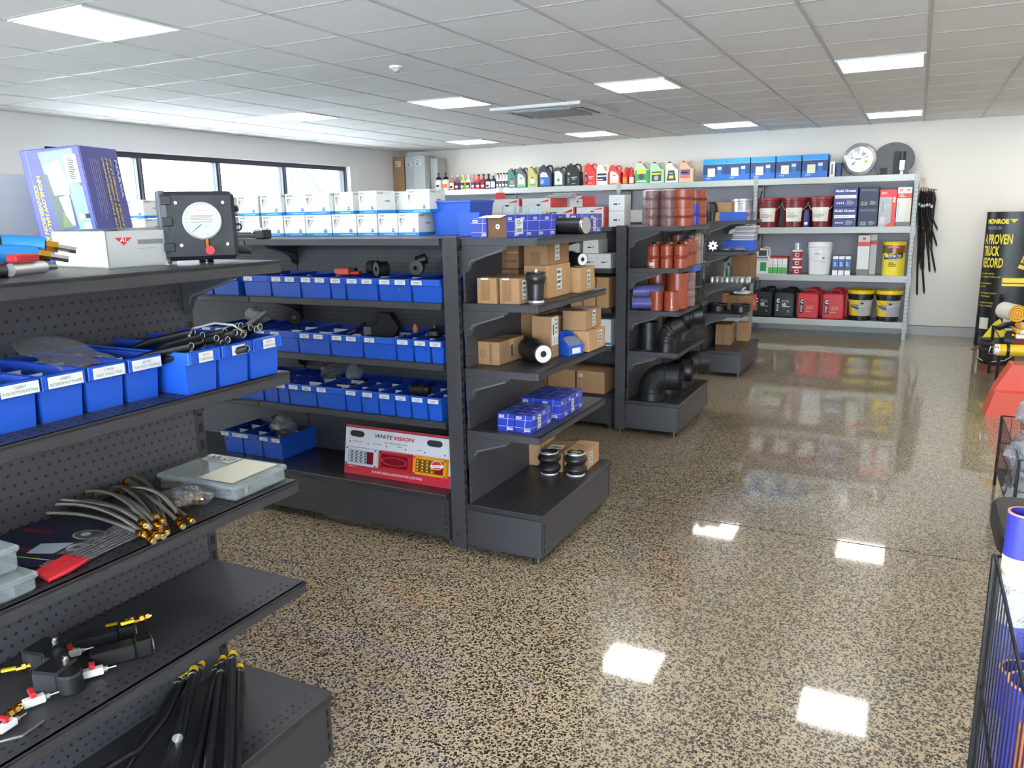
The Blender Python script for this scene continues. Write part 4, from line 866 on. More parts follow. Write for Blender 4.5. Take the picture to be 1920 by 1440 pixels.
for i, (x, y, mt) in enumerate([(-1.575, 1.155, 'redp'), (-1.55, 1.165, 'white'), (-1.537, 1.172, 'white'), (-1.53, 1.195, 'ptfe'), (-1.54, 1.205, 'redp'), (-1.60, 1.10, 'redp'), (-1.548, 1.145, 'white')]):
    g = thing('push_fitting', ['red square push fitting in the bin labelled tap red handle', 'white push fitting next to the red square one', 'small white push fitting in the middle of the tap bin', 'white curved clip in the bin labelled tap red handle', 'small red knob at the back of the tap bin', 'red push fitting in the bin labelled nut and tail', 'white fitting leaning on the bin divider'][i], 'fitting', (x, y, 1.288), i * .9)
    MB().box(-.010, -.008, 0, .010, .008, .016, mt, .002).build('body', g); MB().lathe([(.006, 0), (.007, .014), (.005, .018)], mt, 10, (.009, 0, .008), 'x').build('collar', g)
for i, (a, c) in enumerate([(.85, .936), (.94, 1.036), (1.04, 1.13)]): parts_fill('dull metal fittings inside the %s small bin of the nearest unit' % ORD[i], -1.63, (a + c) / 2, 1.245, .08, .035, 20, ('galv_dark', 'brass_d', 'black'), 40 + i)

# ---- shelf .912: organiser case, braided hoses, brochure, red-handled pack, clear boxes
Z3 = .9135
def organiser(label, x, y, z, w, d, h, rz, top=True, fill=True):
    g = thing('organiser_case', label, 'case', (x, y, z), rz, 'clear organiser cases')
    MB().box(-w / 2 + .004, -d / 2 + .004, 0, w / 2 - .004, d / 2 - .004, h - .012, 'tubclear', .006).build('case_base', g)
    l_ = MB().box(-w / 2, -d / 2, h - .014, w / 2, d / 2, h, 'tubclear', .004).build('case_lid', g)
    b = MB()
    for k in range(1, 4): b.box(-w / 2 + .008, -d / 2 + d * k / 4, .003, w / 2 - .008, -d / 2 + d * k / 4 + .002, h - .016, 'tubclear')
    b.build('dividers', g)['kind'] = 'stuff'
    return g
g = organiser('clear organiser case with a printed white label at the shelf corner', -1.612, 1.452, Z3, .275, .195, .044, .03)
b = MB(); f = face('T', -.1375, -.0975, 0, .1375, .0975, .045); b.rect(f, .02, .135, .125, .182, 'sticker', .0008).text(f, .026, .157, .018, 'AIR CTI', 'ink', .09, .0014, 0, .03).rect(f, .026, .15, .116, .153, 'ink', .0014).lines(f, .04, .138, .06, .01, 2, 'ink_g', .0014)
b.build('paper_label', g, label='white label with bold black print'); MB().rect(f, .135, .012, .255, .18, 'cream', .0008).build('blank_label', g)
for i, (x, y) in enumerate([(.06, -.05), (.1, -.04), (-.11, -.07)]): MB().box(x - .02, y - .02, .004, x + .02, y + .015, .024, 'blackp' if i < 2 else 'brass', .003).build('stored_part', g)
organiser('lower clear organiser case at the left edge of the shelf', -1.60, .755, Z3, .27, .19, .04, 0); organiser('upper clear organiser case at the left edge of the shelf', -1.63, .745, Z3 + .041, .27, .19, .052, 0)
def bfit(b, p, dr, s=1):
    """brass hose end at p pointing along dr"""
    P, D_ = V3(p), V3(dr).normalized()
    for a0, a1, r_, n, mt in ((0, .010, .0068, 10, 'brass_d'), (.010, .017, .0086, 6, 'brass'), (.017, .021, .006, 10, 'brass_d'), (.021, .028, .0080, 6, 'brass'), (.028, .032, .0052, 10, 'steel')):
        b.tube([P + D_ * a0 * s, P + D_ * a1 * s], r_ * s, mt, n)
near = [(-1.505, 1.100, .010), (-1.507, 1.125, .012), (-1.475, 1.10, .006), (-1.465, 1.11, .016), (-1.47, 1.13, .009), (-1.545, 1.185, .016), (-1.51, 1.165, .02), (-1.478, 1.152, .008), (-1.475, 1.182, .012), (-1.50, 1.205, .014), (-1.48, 1.215, .008), (-1.53, 1.15, .028), (-1.52, 1.12, .026), (-1.49, 1.135, .024)]
far = [(-1.825, 1.095), (-1.825, 1.15), (-1.822, 1.12), (-1.815, 1.20), (-1.82, 1.26), (-1.80, 1.29), (-1.80, 1.31), (-1.81, 1.335), (-1.79, 1.28), (-1.80, 1.24), (-1.79, 1.30), (-1.82, 1.135), (-1.825, 1.175), (-1.81, 1.22)]
mid = [(-1.70, 1.13), (-1.70, 1.18), (-1.66, 1.14), (-1.68, 1.2), (-1.71, 1.24), (-1.69, 1.27), (-1.67, 1.26), (-1.65, 1.28), (-1.63, 1.22), (-1.62, 1.26), (-1.60, 1.25), (-1.72, 1.15), (-1.69, 1.16), (-1.66, 1.19)]
for i in range(14):
    n_, f_, m_ = near[i], far[i], mid[i]; zf = .012 + (i % 4) * .007; zm = .016 + (i % 5) * .009
    P = []
    for k in range(13):
        t_ = k / 12; a = (1 - t_) ** 2; c = 2 * t_ * (1 - t_); d = t_ * t_
        P.append((a * f_[0] + c * m_[0] + d * n_[0], a * f_[1] + c * m_[1] + d * n_[1], a * zf + c * zm * 1.6 + d * (n_[2] + .006)))
    g = thing('braided_hose', 'braided steel hose with brass ends in the fan of hoses', 'hose', (0, 0, Z3), 0, 'fan of braided steel hoses')
    MB().tube(P, .0048, 'braid', 8).build('hose', g); b = MB(); bfit(b, P[-1], V3(P[-1]) - V3(P[-2])); b.build('brass_end', g); b = MB(); bfit(b, P[0], V3(P[0]) - V3(P[1]), .85); b.build('brass_end', g)
g = thing('plastic_bag', 'clear bag with brass fittings leaning on the organiser case', 'bag', (-1.58, 1.285, Z3), .3)
blob(.07, .042, .024, 'film', 21, .3, 12).build('bag_film', g)
for i, (x, y) in enumerate([(-.01, -.01), (.02, .0), (.0, .012)]): b = MB(); bfit(b, (x, y, .02), (.6, -.5 + i * .6, 0), 1.2); b.build('brass_fitting', g)
# brochure
g = thing('brochure', 'dark glossy brochure with round pictures under the hoses', 'brochure', (-1.665, 1.0, Z3), .22)
b = MB(); b.box(-.145, -.11, 0, .145, .11, .002, 'mobil_d'); f = (V3((-.145, .11, .002)), V3((0, -1, 0)), V3((1, 0, 0)), V3((0, 0, 1)))
f = face('T', -.145, -.11, 0, .145, .11, .002)
b.rect(f, .0, .06, .29, .075, 'maroon', .0005).rect(f, .02, .15, .10, .17, 'maroon', .0005).disc(f, .2, .165, .04, 'offwhite', 24, .0008, .026).disc(f, .2, .165, .037, 'photo_d', 24, .0011, .023).disc(f, .19, .165, .012, 'photo_l', 10, .0014, .01).disc(f, .21, .17, .01, 'maroon', 10, .0014)
b.disc(f, .225, .1, .022, 'white', 20, .0008).disc(f, .225, .1, .017, 'wvgrey', 20, .0011).disc(f, .225, .1, .008, 'ink', 12, .0014).poly(f, [(.14, .05), (.2, .06), (.2, .12), (.13, .1)], 'photo_l', .0008).disc(f, .262, .05, .015, 'white', 16, .0008).disc(f, .262, .05, .007, 'maroon', 10, .0012)
b.rect(f, .1, .03, .24, .033, 'lime', .0009).lines(f, .22, .0, .05, .035, 4, 'offwhite', .0009).poly(f, [(.03, .01), (.1, .02), (.09, .05), (.03, .045)], 'photo_g', .0008)
b.build('cover', g)
g = thing('tool_pack', 'clear flat pack of tools with bright red handles at the shelf edge', 'tools', (-1.515, .93, Z3), Q + .12)
for i in range(6):
    y = -.028 + i * .011; MB().tube([(-.06 + i * .003, y, .006), (-.02, y - .006, .009), (.04, y + .004, .008)], [.005, .0062, .005], 'redp', 8).build('handle', g)
    MB().tube([(.04, y + .004, .007), (.2, y * 1.3 + .01, .004)], .0018, 'steel', 6).build('shaft', g)
b = MB(); vs = []; qq = random.Random(4)
for i in range(9):
    for j in range(5): vs.append((.03 + .19 * i / 8, -.045 + .1 * j / 4, .014 + qq.uniform(-.003, .004)))
b.add(vs, [(i * 5 + j, i * 5 + j + 1, (i + 1) * 5 + j + 1, (i + 1) * 5 + j) for i in range(8) for j in range(4)], 'film').build('clear_sleeve', g)

# ---- shelf .615: valves
Z2 = .6165
def valve(label, x, y, a, long=1, yel=False, s=1.0):
    g = thing('ball_valve', label, 'valve', (x, y, Z2), a, 'valves on the lower shelf'); g.scale = (s, s, s)
    MB().box(-.02, -.0095, .004, .022, .0095, .021, 'white_p', .0025).build('valve_body', g)
    b = MB(); b.tube([(-.02, 0, .0125), (-.03, 0, .0125)], .0075, 'brass', 6).tube([(-.03, 0, .0125), (-.045, 0, .0125)], .006, 'brass_d', 10).build('brass_end', g)
    MB().tube([(.022, 0, .0125), (.03, 0, .0125)], .006, 'galv', 6).tube([(.03, 0, .0125), (.048, 0, .0125)], .0032, 'steel', 8).build('spigot', g)
    h = MB(); h.lathe([(.006, .02), (.006, .028)], 'yellowp' if yel else 'redp', 10).box(-.006, -.006, .026, .006, .024 if long else .012, .032, 'yellowp' if yel else 'redp', .0015); h.build('handle', g)
valve('white valve with red tap, in front of the black regulators', -1.565, .99, 1.0, 0); valve('white valve with red tap, behind the black regulator', -1.685, 1.02, 1.0, 0)
valve('large white valve with red lever and brass end', -1.58, .865, 1.2, 1); valve('small white valve with red lever, front left of the shelf', -1.55, .79, 1.7, 1, False, .9)
for i, (x, y, a) in enumerate([(-1.735, .925, .9), (-1.70, 1.16, 1.0), (-1.605, 1.135, 1.1), (-1.58, .80, 1.5)]):
    g = thing('brass_valve', ['small brass elbow at the back left of the lower shelf', 'brass lever fitting at the rear of the lower shelf', 'brass fitting on top of the long black block', 'yellow brass fitting at the front left of the lower shelf'][i], 'valve', (x, y, Z2 if i != 2 else Z2 + .042), a)
    b = MB(); bfit(b, (0, 0, .012), (1, 0, .1), 1.2); b.build('brass_body', g); MB().box(-.03, -.006, .012, .004, .006, .018, 'yellowp', .002).build('lever', g)
for i, (x, y, r_) in enumerate([(-1.60, .945, .3), (-1.70, .985, .2)]):
    g = thing('air_regulator', ['black air regulator with a round bowl, nearer one', 'black air regulator with a round bowl, rear one'][i], 'regulator', (x, y, Z2), r_, 'black air regulators')
    MB().lathe([(.02, 0), (.026, .004), (.026, .04), (.022, .045)], 'blackp', 20, (.035, -.02, 0)).build('bowl', g)
    MB().box(-.045, -.04, .0, .02, .03, .05, 'blackp', .005).build('body', g)
    MB().lathe([(.009, 0), (.009, .006), (.005, .006), (.005, .01)], 'steel', 12, (.0, .015, .05)).build('knob', g); MB().lathe([(.005, 0), (.005, .008)], 'white', 10, (.02, -.03, .03), 'x').build('port', g)
for i, (x, y, r_) in enumerate([(-1.575, 1.065, 1.0), (-1.665, 1.09, 1.0)]):
    g = thing('valve_block', ['long black valve block with a silver end, nearer one', 'long black valve block with a silver end, rear one'][i], 'valve', (x, y, Z2), r_, 'long black valve blocks')
    MB().box(-.06, -.022, 0, .035, .022, .036, 'blackp', .004).build('body', g); MB().box(.035, -.024, 0, .07, .024, .042, 'black', .004).build('solenoid', g)
    b = MB().lathe([(.014, 0), (.014, .003)], 'galv', 12, (.071, 0, .018), 'x')
    for k in range(8): b.box(.0712, -.02 + k * .005, .004 + (k * 7 % 5) * .006, .0722, -.017 + k * .005, .009 + (k * 7 % 5) * .006, 'galv')
    b.build('end_cover', g)
tag(MB().tube([(0, 0, .002), (.06, .02, .003), (.1, .07, .004), (.09, .12, .003)], .003, 'galv_dark', 6).build('cable', None, (-1.60, .72, Z2)), 'thin pale cable curving at the front left of the lower shelf', 'cable')

# ---- base deck: black rods with yellow caps
tops = [((-1.835, 1.53), (-1.46, 1.12)), ((-1.805, 1.55), (-1.43, 1.14)), ((-1.775, 1.565), (-1.425, 1.21)), ((-1.735, 1.55), (-1.445, 1.255)), ((-1.845, 1.47), (-1.50, 1.06)), ((-1.865, 1.42), (-1.55, 1.0)), ((-1.79, 1.43), (-1.5, 1.10)), ((-1.83, 1.40), (-1.58, .96))]
for i, ((x0, y0), (x1, y1)) in enumerate(tops):
    x0 = max(x0, -1.81); z = .265 + (i % 2) * .004; up = (0, .01, .03, 0, .04, .03, .05, .03)[i]
    g = thing('gas_strut', 'black rod with yellow cap on the base deck, %s' % ['fourth from the right', 'third from the right', 'second from the right', 'rightmost', 'fifth from the right', 'bent one at the left', 'short one lying across the top', 'leftmost, half hidden'][i], 'rod', (x0, y0, 0), 0, 'black rods with yellow caps')
    D_ = V3((x1 - x0, y1 - y0, 0)); L_ = D_.length * 1.0; D_.normalize(); a = V3((0, 0, z + up)); e = a + D_ * (L_ + .1) + V3((0, 0, -up * .8))
    if i == 5: MB().tube([a, a + D_ * .2, a + D_ * .32 + V3((-.02, -.01, 0)), a + D_ * .42 + V3((-.09, -.05, 0))], .011, 'blackp', 12).build('rod', g)
    else: MB().tube([a, e], .0125, 'blackp', 12).build('rod', g)
    MB().tube([a - D_ * .022, a - D_ * .004], .0128, 'yellowp', 12).build('cap', g)
    MB().tube([a + D_ * .012, a + D_ * .018], .0134, 'steel', 12).build('clamp', g)
    if i in (1, 6): MB().tube([a + D_ * (.06 if i == 1 else .3), a + D_ * (.067 if i == 1 else .307)], .0134, 'steel', 12).build('clamp', g)
    if i in (4, 5): MB().tube([a - D_ * .024, a - D_ * .05], .004, 'terracotta', 8).tube([a - D_ * .05, a - D_ * .058], .007, 'steel', 8).build('eye_end', g)

# ---- top of the nearest unit
T1 = 1.5055
g = thing('gauge_case', 'black case with a round pressure gauge and a red button', 'case', (-1.578, 1.425, T1), Q - .62)
w, h = .168, .172; d = .06
MB().box(-w / 2, -d / 2, .008, w / 2, d / 2, h, 'case', .010).build('case_body', g)
MB().box(-w / 2 - .006, -d / 2 + .01, .0, -w / 2 + .012, d / 2 + .02, h + .002, 'case_side', .003).build('case_hinge', g)
b = MB()
for z in (.03, .09, .14): b.box(-w / 2 - .003, -d / 2 - .004, z, -w / 2 + .022, -d / 2 + .002, z + .022, 'case', .002)
b.build('latch_ribs', g)['kind'] = 'stuff'
f = face('F', -w / 2, -d / 2, 0, w / 2, d / 2, h); b = MB()
b.lathe([(.0445, 0), (.0445, .006), (.041, .008), (.040, .006), (0, .006)], ['alu', 'alu', 'alu', 'gauge'], 36, (0.004, 0, 0), 'z')
for v in range(len(b.v)): x, y, z = b.v[v]; b.v[v] = (x, -d / 2 - z, y + .102)
ga = b.build('gauge', g); b = MB(); f = (V3((.004, -d / 2 - .0065, .102)), V3((1, 0, 0)), V3((0, 0, 1)), V3((0, -1, 0)))
b.poly(f, [(-.028, -.006), (.028, -.006), (.031, .012), (.02, .031), (-.02, .031), (-.031, .012)], 'sticker', .0006).text(f, 0, .022, .0045, 'Attention!', 'red', .022, .0012, mid=True).text(f, 0, .017, .003, 'To be used as a guide only', 'red', .036, .0012, mid=True)
for k in range(6): b.rect(f, -.027, .0125 - k * .0034, .027 - (k % 3) * .003, .0136 - k * .0034, 'ink', .0012)
b.poly(f, [(-.004, -.008), (-.002, -.009), (-.024, -.026), (-.025, -.0255)], 'ink', .0012)
for k in range(21):
    a = PI * 1.25 - k * PI * 1.5 / 20; b.poly(f, [(.034 * math.cos(a), .034 * math.sin(a)), (.038 * math.cos(a), .038 * math.sin(a)), (.038 * math.cos(a + .02), .038 * math.sin(a + .02)), (.034 * math.cos(a + .02), .034 * math.sin(a + .02))], 'ink_g', .0008)
b.text(f, .004, -.016, .004, 'kPa', 'ink_g', .01).text(f, -.005, -.034, .004, '0  160', 'ink_g', .02).build('dial_print', ga)
MB().lathe([(.006, 0), (.006, .018)], 'brass_d', 6, (.010, -d / 2 - .004, .04)).build('gauge_stem', g)
MB().lathe([(.008, 0), (.008, .014)], 'blackp', 14, (.014, -d / 2 - .014, .032), 'y').lathe([(.0105, -.005), (.0105, .0), (.004, .0)], 'redp', 18, (.014, -d / 2 - .014, .032), 'y').build('red_button', g)
for x, z in ((-.052, .145), (.055, .145), (-.048, .045), (.058, .045)): MB().lathe([(.004, -.002), (.004, .0), (0, 0)][::-1], 'steel', 10, (x, -d / 2 - .001, z), 'y').build('screw', g)
for x in (-.0, .018): MB().lathe([(.007, 0), (.009, .004), (.006, .008)], 'blackp', 10, (x, 0, .0)).build('hose_port', g)
MB().tube([(w / 2 + .007 + .008 * math.cos(2 * PI * k / 12), 0, .085 + .008 * math.sin(2 * PI * k / 12)) for k in range(12)], .0025, 'blackp', 6, closed=True).build('eyelet', g)
MB().tube([(w / 2, 0, .03), (w / 2 + .02, 0, .028), (w / 2 + .035, 0, .022)], [.010, .011, .006], 'blackp', 10).build('connector', g)
MB().lathe([(.007, 0), (.009, .005), (.006, .012)], 'blackp', 10, (w / 2, 0, .13), 'x').build('port', g)
# white long carton with red triangle mark
g = thing('carton', 'low white and grey open carton with a red triangle mark beside the black case', 'box', (-1.735, 1.30, T1), -.13)
w, d, h = .235, .165, .083; b = MB()
b.box(-w / 2, -d / 2, 0, w / 2, d / 2, .003, 'boxwhite').box(-w / 2, -d / 2, 0, w / 2, -d / 2 + .003, h, 'cream').box(-w / 2, d / 2 - .003, 0, w / 2, d / 2, h, 'boxgrey').box(w / 2 - .003, -d / 2, 0, w / 2, d / 2, h, 'boxgrey').box(-w / 2, -d / 2, 0, -w / 2 + .003, d / 2, h, 'boxwhite')
f = face('R', -w / 2, -d / 2, 0, w / 2, d / 2, h); b.poly(f, [(.02, h * .82), (.062, h * .82), (.041, h * .6)], 'red', .0008).text(f, .031, h * .7, .01, 'AL', 'white', .02, .0014, .2).rect(f, .075, h * .62, .14, h * .75, 'ink_g').rect(f, .075, h * .5, .12, h * .51, 'ink_g').disc(f, .155, .0, .016, 'wvgrey', 20, .0009)
b.build('carton_body', g); MB().add([(-w / 2, -d / 2, h), (w / 2, -d / 2, h), (w / 2 - .01, -d / 2 + .05, h + .006), (-w / 2 + .03, -d / 2 + .02, h + .004)], [(0, 1, 2, 3)], 'photo_d').add([(w / 2, -d / 2, h), (w / 2, d / 2, h), (w / 2 - .06, d / 2, h + .006), (w / 2 - .05, -d / 2 + .04, h + .006)], [(0, 1, 2, 3)], 'mobil_d').build('flaps', g)
# tall blue headlamp carton
g = thing('headlamp_carton', 'tall blue printed headlamp kit carton with yellow lettering, at the window', 'box', (-2.085, 1.50, T1), .75)
g.rotation_euler = (R(2), R(-5), .55)
w, d, h = .15, .25, .30; b = MB(); b.box(-w / 2, -d / 2, 0, w / 2, d / 2, h, 'navy2', .0015)
f = face('F', -w / 2, -d / 2, 0, w / 2, d / 2, h)
b.rect(f, w * .1, 0, w * .108, h, 'navy_sky', .0005)
b.poly(f, [(w * .3, h * .97), (w * .88, h * .98), (w * .88, h * .55), (w * .36, h * .55), (w * .36, h * .62)], 'navy_sky', .0006)
b.poly(f, [(w * .33, h * .85), (w * .62, h * .9), (w * .72, h * .6), (w * .42, h * .6)], 'photo_l', .0009).poly(f, [(w * .3, h * .8), (w * .38, h * .78), (w * .46, h * .3), (w * .34, h * .3), (w * .34, h * .5)], 'photo_d', .0012)
b.poly(f, [(w * .38, h * .6), (w * .68, h * .6), (w * .68, h * .31), (w * .38, h * .31)], 'photo_d', .0010).poly(f, [(w * .48, h * .58), (w * .66, h * .6), (w * .66, h * .33), (w * .56, h * .33)], 'photo_l', .0013).poly(f, [(w * .5, h * .46), (w * .62, h * .32), (w * .44, h * .32)], 'photo_g', .0016)
b.poly(f, [(w * .4, h * .3), (w * .76, h * .3), (w * .8, h * .04), (w * .52, h * .04)], 'pblue', .0006).disc(f, w * .5, h * .12, w * .07, 'navy_sky', 20, .001)
b.poly(f, [(w * .68, h * .66), (w * .92, h * .66), (w * .94, 0), (w * .74, 0)], 'sky_p', .0009)
for a, c, r_ in ((.79, .4, .055), (.86, .32, .07)): b.disc(f, w * a, h * c, w * r_, 'gauge', 16, .0014).disc(f, w * a, h * c, w * r_ * .7, 'grey_l', 16, .0018)
b.rect(f, w * .86, h * .38, w * .93, h * .42, 'ink', .0014).rect(f, w * .7, h * .69, w * .92, h * .93, 'sticker', .0012).lines(f, w * .76, h * .72, w * .12, h * .18, 12, 'ink', .0018)
b.text(f, w * .19, h * .78, .0085, 'HIGH/LOW HALOGEN', 'yellow', h * .62, .0014, .2, .03, rot=-90).text(f, w * .11, h * .70, .0085, 'CONVERSION KIT', 'yellow', h * .55, .0014, .2, .03, rot=-90)
f = face('R', -w / 2, -d / 2, 0, w / 2, d / 2, h)
b.rect(f, 0, 0, .003, h, 'wvgrey', .0006).rect(f, d * .8, 0, d * .806, h, 'navy_sky', .0006)
b.text(f, d * .86, h * .9, .018, 'NARVA', 'photo_l', h * .36, .0012, .1, .04, rot=-90)
for k, (s_, l_) in enumerate((('7" (178mm) HIGH/LOW', .86), ('HALOGEN HEADLAMP', .84), ('CONVERSION KIT', .68))): b.text(f, d * (.71 - k * .1), h * .91, .0115, s_, 'yellow', h * l_, .0012, .2, .03, rot=-90)
for k in range(5): b.rect(f, d * (.4 - k * .05), h * (.45 - (k % 3) * .05), d * (.4 - k * .05) + .002, h * .9, 'photo_l', .001)
b.build('carton_body', g)
carton('plain pale grey carton standing at the left edge behind the blue hoses', -2.36, 1.30, T1, .30, .30, .235, -.1, 'boxgrey', None, seam=None, deco=lambda o, D, w, d, h: (o.rect(D('R'), d * .5, .02, d * .53, h * .55, 'card_in'), o.rect(D('F'), .19, h * .2, .26, h * .215, 'ink'), o.poly(D('F'), [(.26, h * .17), (.272, h * .207), (.26, h * .245)], 'ink')))
# blue air hoses with brass ends, red handled valves
for i, (z, y0, y1) in enumerate([(.062, 1.04, 1.085), (.044, .99, 1.065)]):
    g = thing('air_hose', ['upper thick blue air hose with a brass end at the left edge', 'lower thick blue air hose at the left edge'][i], 'hose', (0, 0, T1))
    MB().tube([(-1.80, y0 - .30, z + .006), (-1.745, y0 - .12, z + .006), (-1.70, y0, z), (-1.665, y1, z - .006)], .0195, 'hoseblue', 14).build('hose', g)
    b = MB(); b.tube([(-1.665, y1, z - .006), (-1.655, y1 + .02, z - .010)], .013, 'brass', 6).tube([(-1.655, y1 + .02, z - .010), (-1.64, y1 + .05, z - .018)], .008, 'steel', 6).build('brass_end', g)
    MB().tube([(-1.712, y0 - .03, z), (-1.708, y0 - .022, z)], .0205, 'blackp', 14).build('tie', g)
for i, (x, y, s) in enumerate([(-1.60, .90, 1.3), (-1.61, 1.0, 1.0)]):
    g = thing('ball_valve', ['red-handled valve with a black body at the left edge of the top', 'red-handled valve with silver end next to the blue hoses'][i], 'valve', (x, y, T1), Q + .3)
    MB().tube([(-.04 * s, 0, .014), (.05 * s, 0, .014)], .013 * s, 'blackp' if i == 0 else 'alu', 12).build('valve_body', g)
    MB().box(-.035 * s, -.012 * s, .028 * s, .03 * s, .012 * s, .044 * s, 'redp', .003).build('handle', g); MB().tube([(.05 * s, 0, .014), (.085 * s, 0, .012)], [.009, .006], 'steel', 8).build('spigot', g)
    MB().tube([(.02, .01, .03), (.06, .03, .03)], .007, 'brass', 6).build('brass_end', g)
tag(MB().tube([(0, 0, 0), (.02, -.01, .03), (.045, -.03, .055), (.06, -.05, .06)], .0035, 'black', 6).build('cable', None, (-1.70, .95, T1 + .06)), 'thin black wire curling over the blue hoses', 'cable')
# ------------------------------------------------ run before the orange hoses
def spicer(o, D, w, d, h, nm='SPICER'):
    f = D('F'); o.rect(D('R'), 0, 0, d, h, 'red', .0005).rect(f, w - .012, 0, w, h, 'red', .0005)
    o.poly(f, [(w * .55, h * .7), (w * .9, h * .92), (w * .9, h * .75)], 'red', .0008).rect(f, w * .5, h * .45, w * .62, h * .58, 'ink', .0008).rect(f, w * .4, h * .3, w * .7, h * .32, 'ink_g', .0008)
    if nm == 'SPICER': o.text(f, w * .05, h * .55, h * .2, 'SPICER', 'ink', w * .3, .0012, .1, .03, rot=4).rect(f, w * .05, h * .38, w * .35, h * .42, 'maroon', .0008)
    o.rect(D('T'), 0, 0, w, d, 'wvgrey', .0005)
GS = 'white and red cartons on the run behind the blue cartons'
for lab, x, y, z, w, h, n in [('lower red-ended carton with slanted black lettering, behind the black cylinder', -2.39, 5.72, 1.5055, .22, .145, 'SPICER'), ('lower white and red carton left of the slanted-lettering one', -2.62, 5.72, 1.5055, .24, .11, 0), ('lower white and red carton behind the open blue carton', -2.87, 5.72, 1.5055, .24, .11, 0), ('upper white and red carton behind the open blue carton', -2.87, 5.74, 1.6165, .26, .105, 0),
        ('upper white and red carton under the grey papers', -2.60, 5.74, 1.6165, .25, .105, 0), ('bottom red-ended carton beside the white cartons on the post', -2.155, 5.72, 1.5055, .225, .075, 0), ('middle red-ended carton beside the white cartons on the post', -2.155, 5.72, 1.5815, .225, .066, 0), ('open red and white carton left of the red funnel', -3.26, 5.76, 1.5055, .28, .19, 'SPICER')]:
    carton(lab, x, y, z, w, .30, h, 0, 'boxwhite', GS, seam=None, deco=lambda o, D, w, d, h, n=n: spicer(o, D, w, d, h, n))
carton('small white and red carton on the rear edge, left of the maroon lid', -2.42, 6.08, 1.652, .12, .25, .085, 0, 'boxwhite', GS, seam=None, deco=lambda o, D, w, d, h: spicer(o, D, w, d, h, 0))
carton('plain white carton supporting the small white and red one', -2.42, 6.08, 1.5055, .13, .26, .145, 0, 'boxgrey', GS, seam=None)
g = thing('paper_stack', 'fanned stack of pale grey printed sheets on the red and white cartons', 'papers', (-2.50, 5.80, 1.7225), .1)
for i in range(6): MB().box(-.12 + i * .016, -.10, i * .006, .10 + i * .004, .10, i * .006 + .003, 'wvgrey' if i % 2 else 'boxgrey').build('sheet', g, rz=.05 * i)
g = thing('funnel', 'bright red plastic funnel jug standing among the red and white cartons', 'funnel', (-3.02, 5.85, 1.5055))
MB().prism([(-.05, 0), (.1, 0), (.1, .09), (.03, .17), (-.005, .19), (-.012, .275), (-.04, .275), (-.05, .1)], -.05, .05, 'red').build('body', g)
def white_pair(label, x, y, z, w=.12, d=.2, h=.105, grp='plain white cartons of the middle run'):
    return carton(label, x, y, z, w, d, h, 0, 'boxwhite', grp, seam=None, deco=lambda o, D, w, d, h: (o.rect(D('F'), w * .3, h * .38, w * .55, h * .47, 'ink'), o.rect(D('F'), w * .62, h * .4, w * .72, h * .48, 'ink_g'), o.rect(D('F'), w * .42, h * .68, w * .58, h * .7, 'ink_g')))
white_pair('upper plain white carton on the post of the orange-hose unit', -1.94, 5.60, 1.617, .118, .14, .111); white_pair('lower plain white carton on the post of the orange-hose unit', -1.94, 5.60, 1.5055, .118, .14, .110)
white_pair('single white carton on top of two, seen past the brown cartons', -2.135, 5.62, 1.314); white_pair('left white carton under the single one, second shelf of the middle run', -2.135, 5.60, 1.2075); white_pair('right white carton beside the post, second shelf of the middle run', -2.022, 5.60, 1.2075, .104)
carton('big pale grey carton behind the lying black air spring', -2.29, 5.68, 1.2075, .13, .3, .18, 0, 'boxgrey', None, seam=None)
for i, x in enumerate((-2.235, -2.135, -2.036)): carton('tall narrow brown carton by the post, %s of three' % ('left', 'middle', 'right')[i], x, 5.65, .9175, .095, .3, .225, .03 * (i - 1), 'card_l', 'tall brown cartons on the middle run', seam=None, side=1)
carton('white carton with blue foot band under the tall brown cartons', -2.07, 5.66, .6325, .2, .3, .20, 0, 'boxwhite', None, seam=None, deco=lambda o, D, w, d, h: (o.rect(D('F'), 0, h * .03, w, h * .14, 'pblue'), o.rect(D('F'), 0, h * .03, w, h * .05, 'white', .001)))
for i, x in enumerate((-2.58, -2.355, -2.115)): carton('large brown carton on the base deck of the middle run, %s of three' % ('left', 'middle', 'right')[i], x, 5.62, .2725, .225 if i else .2, .3, .165, 0, 'card', 'large brown cartons on the base deck', seam=None, stick=((('F', .015, .12, .035, .025),) if i else ()))
# ------------------------------------------------ orange silicone hoses
def hump(r_, h, col='silicone', n=24, humps=((.42, .58),)):
    pr = [(r_, 0)]
    for a, c in humps:
        for k in range(3):
            z = h * (a + (c - a) * (k + .0) / 3); e = h * (c - a) / 3
            pr += [(r_, z), (r_ * 1.09, z + e * .3), (r_ * 1.09, z + e * .6), (r_ * .94, z + e * .9)]
        pr.append((r_, h * c))
    pr += [(r_, h), (r_ * .86, h), (r_ * .86, h * .6), (0, h * .6)]
    return MB().lathe(pr, col, n)
HM = {}
def hose(label, x, y, z, r_, h, col='silicone', wrap=False, grp='orange silicone hoses', tag_=False):
    k = (r_, h, col); 
    if k not in HM: HM[k] = hump(r_, h, col).mesh('hose_body')
    g = thing('silicone_hose', label, 'hose', (x, y, z), 0, grp)
    ob('hose_body', HM[k], g)
    if wrap: MB().lathe([(r_ * 1.13, .002), (r_ * 1.16, h * .3), (r_ * 1.1, h * .5), (r_ * 1.17, h * .7), (r_ * 1.12, h * .98), (r_ * .7, h * 1.05), (0, h * 1.02)], 'film', 16).build('clear_wrap', g)
    if tag_: MB().rect(cylf(0, 0, 0, r_ * 1.01, r_ * 1.01, h), -.02, .015, .02, .04, 'sticker', .001).build('paper_label', g)
    return g
Z4 = 1.5055
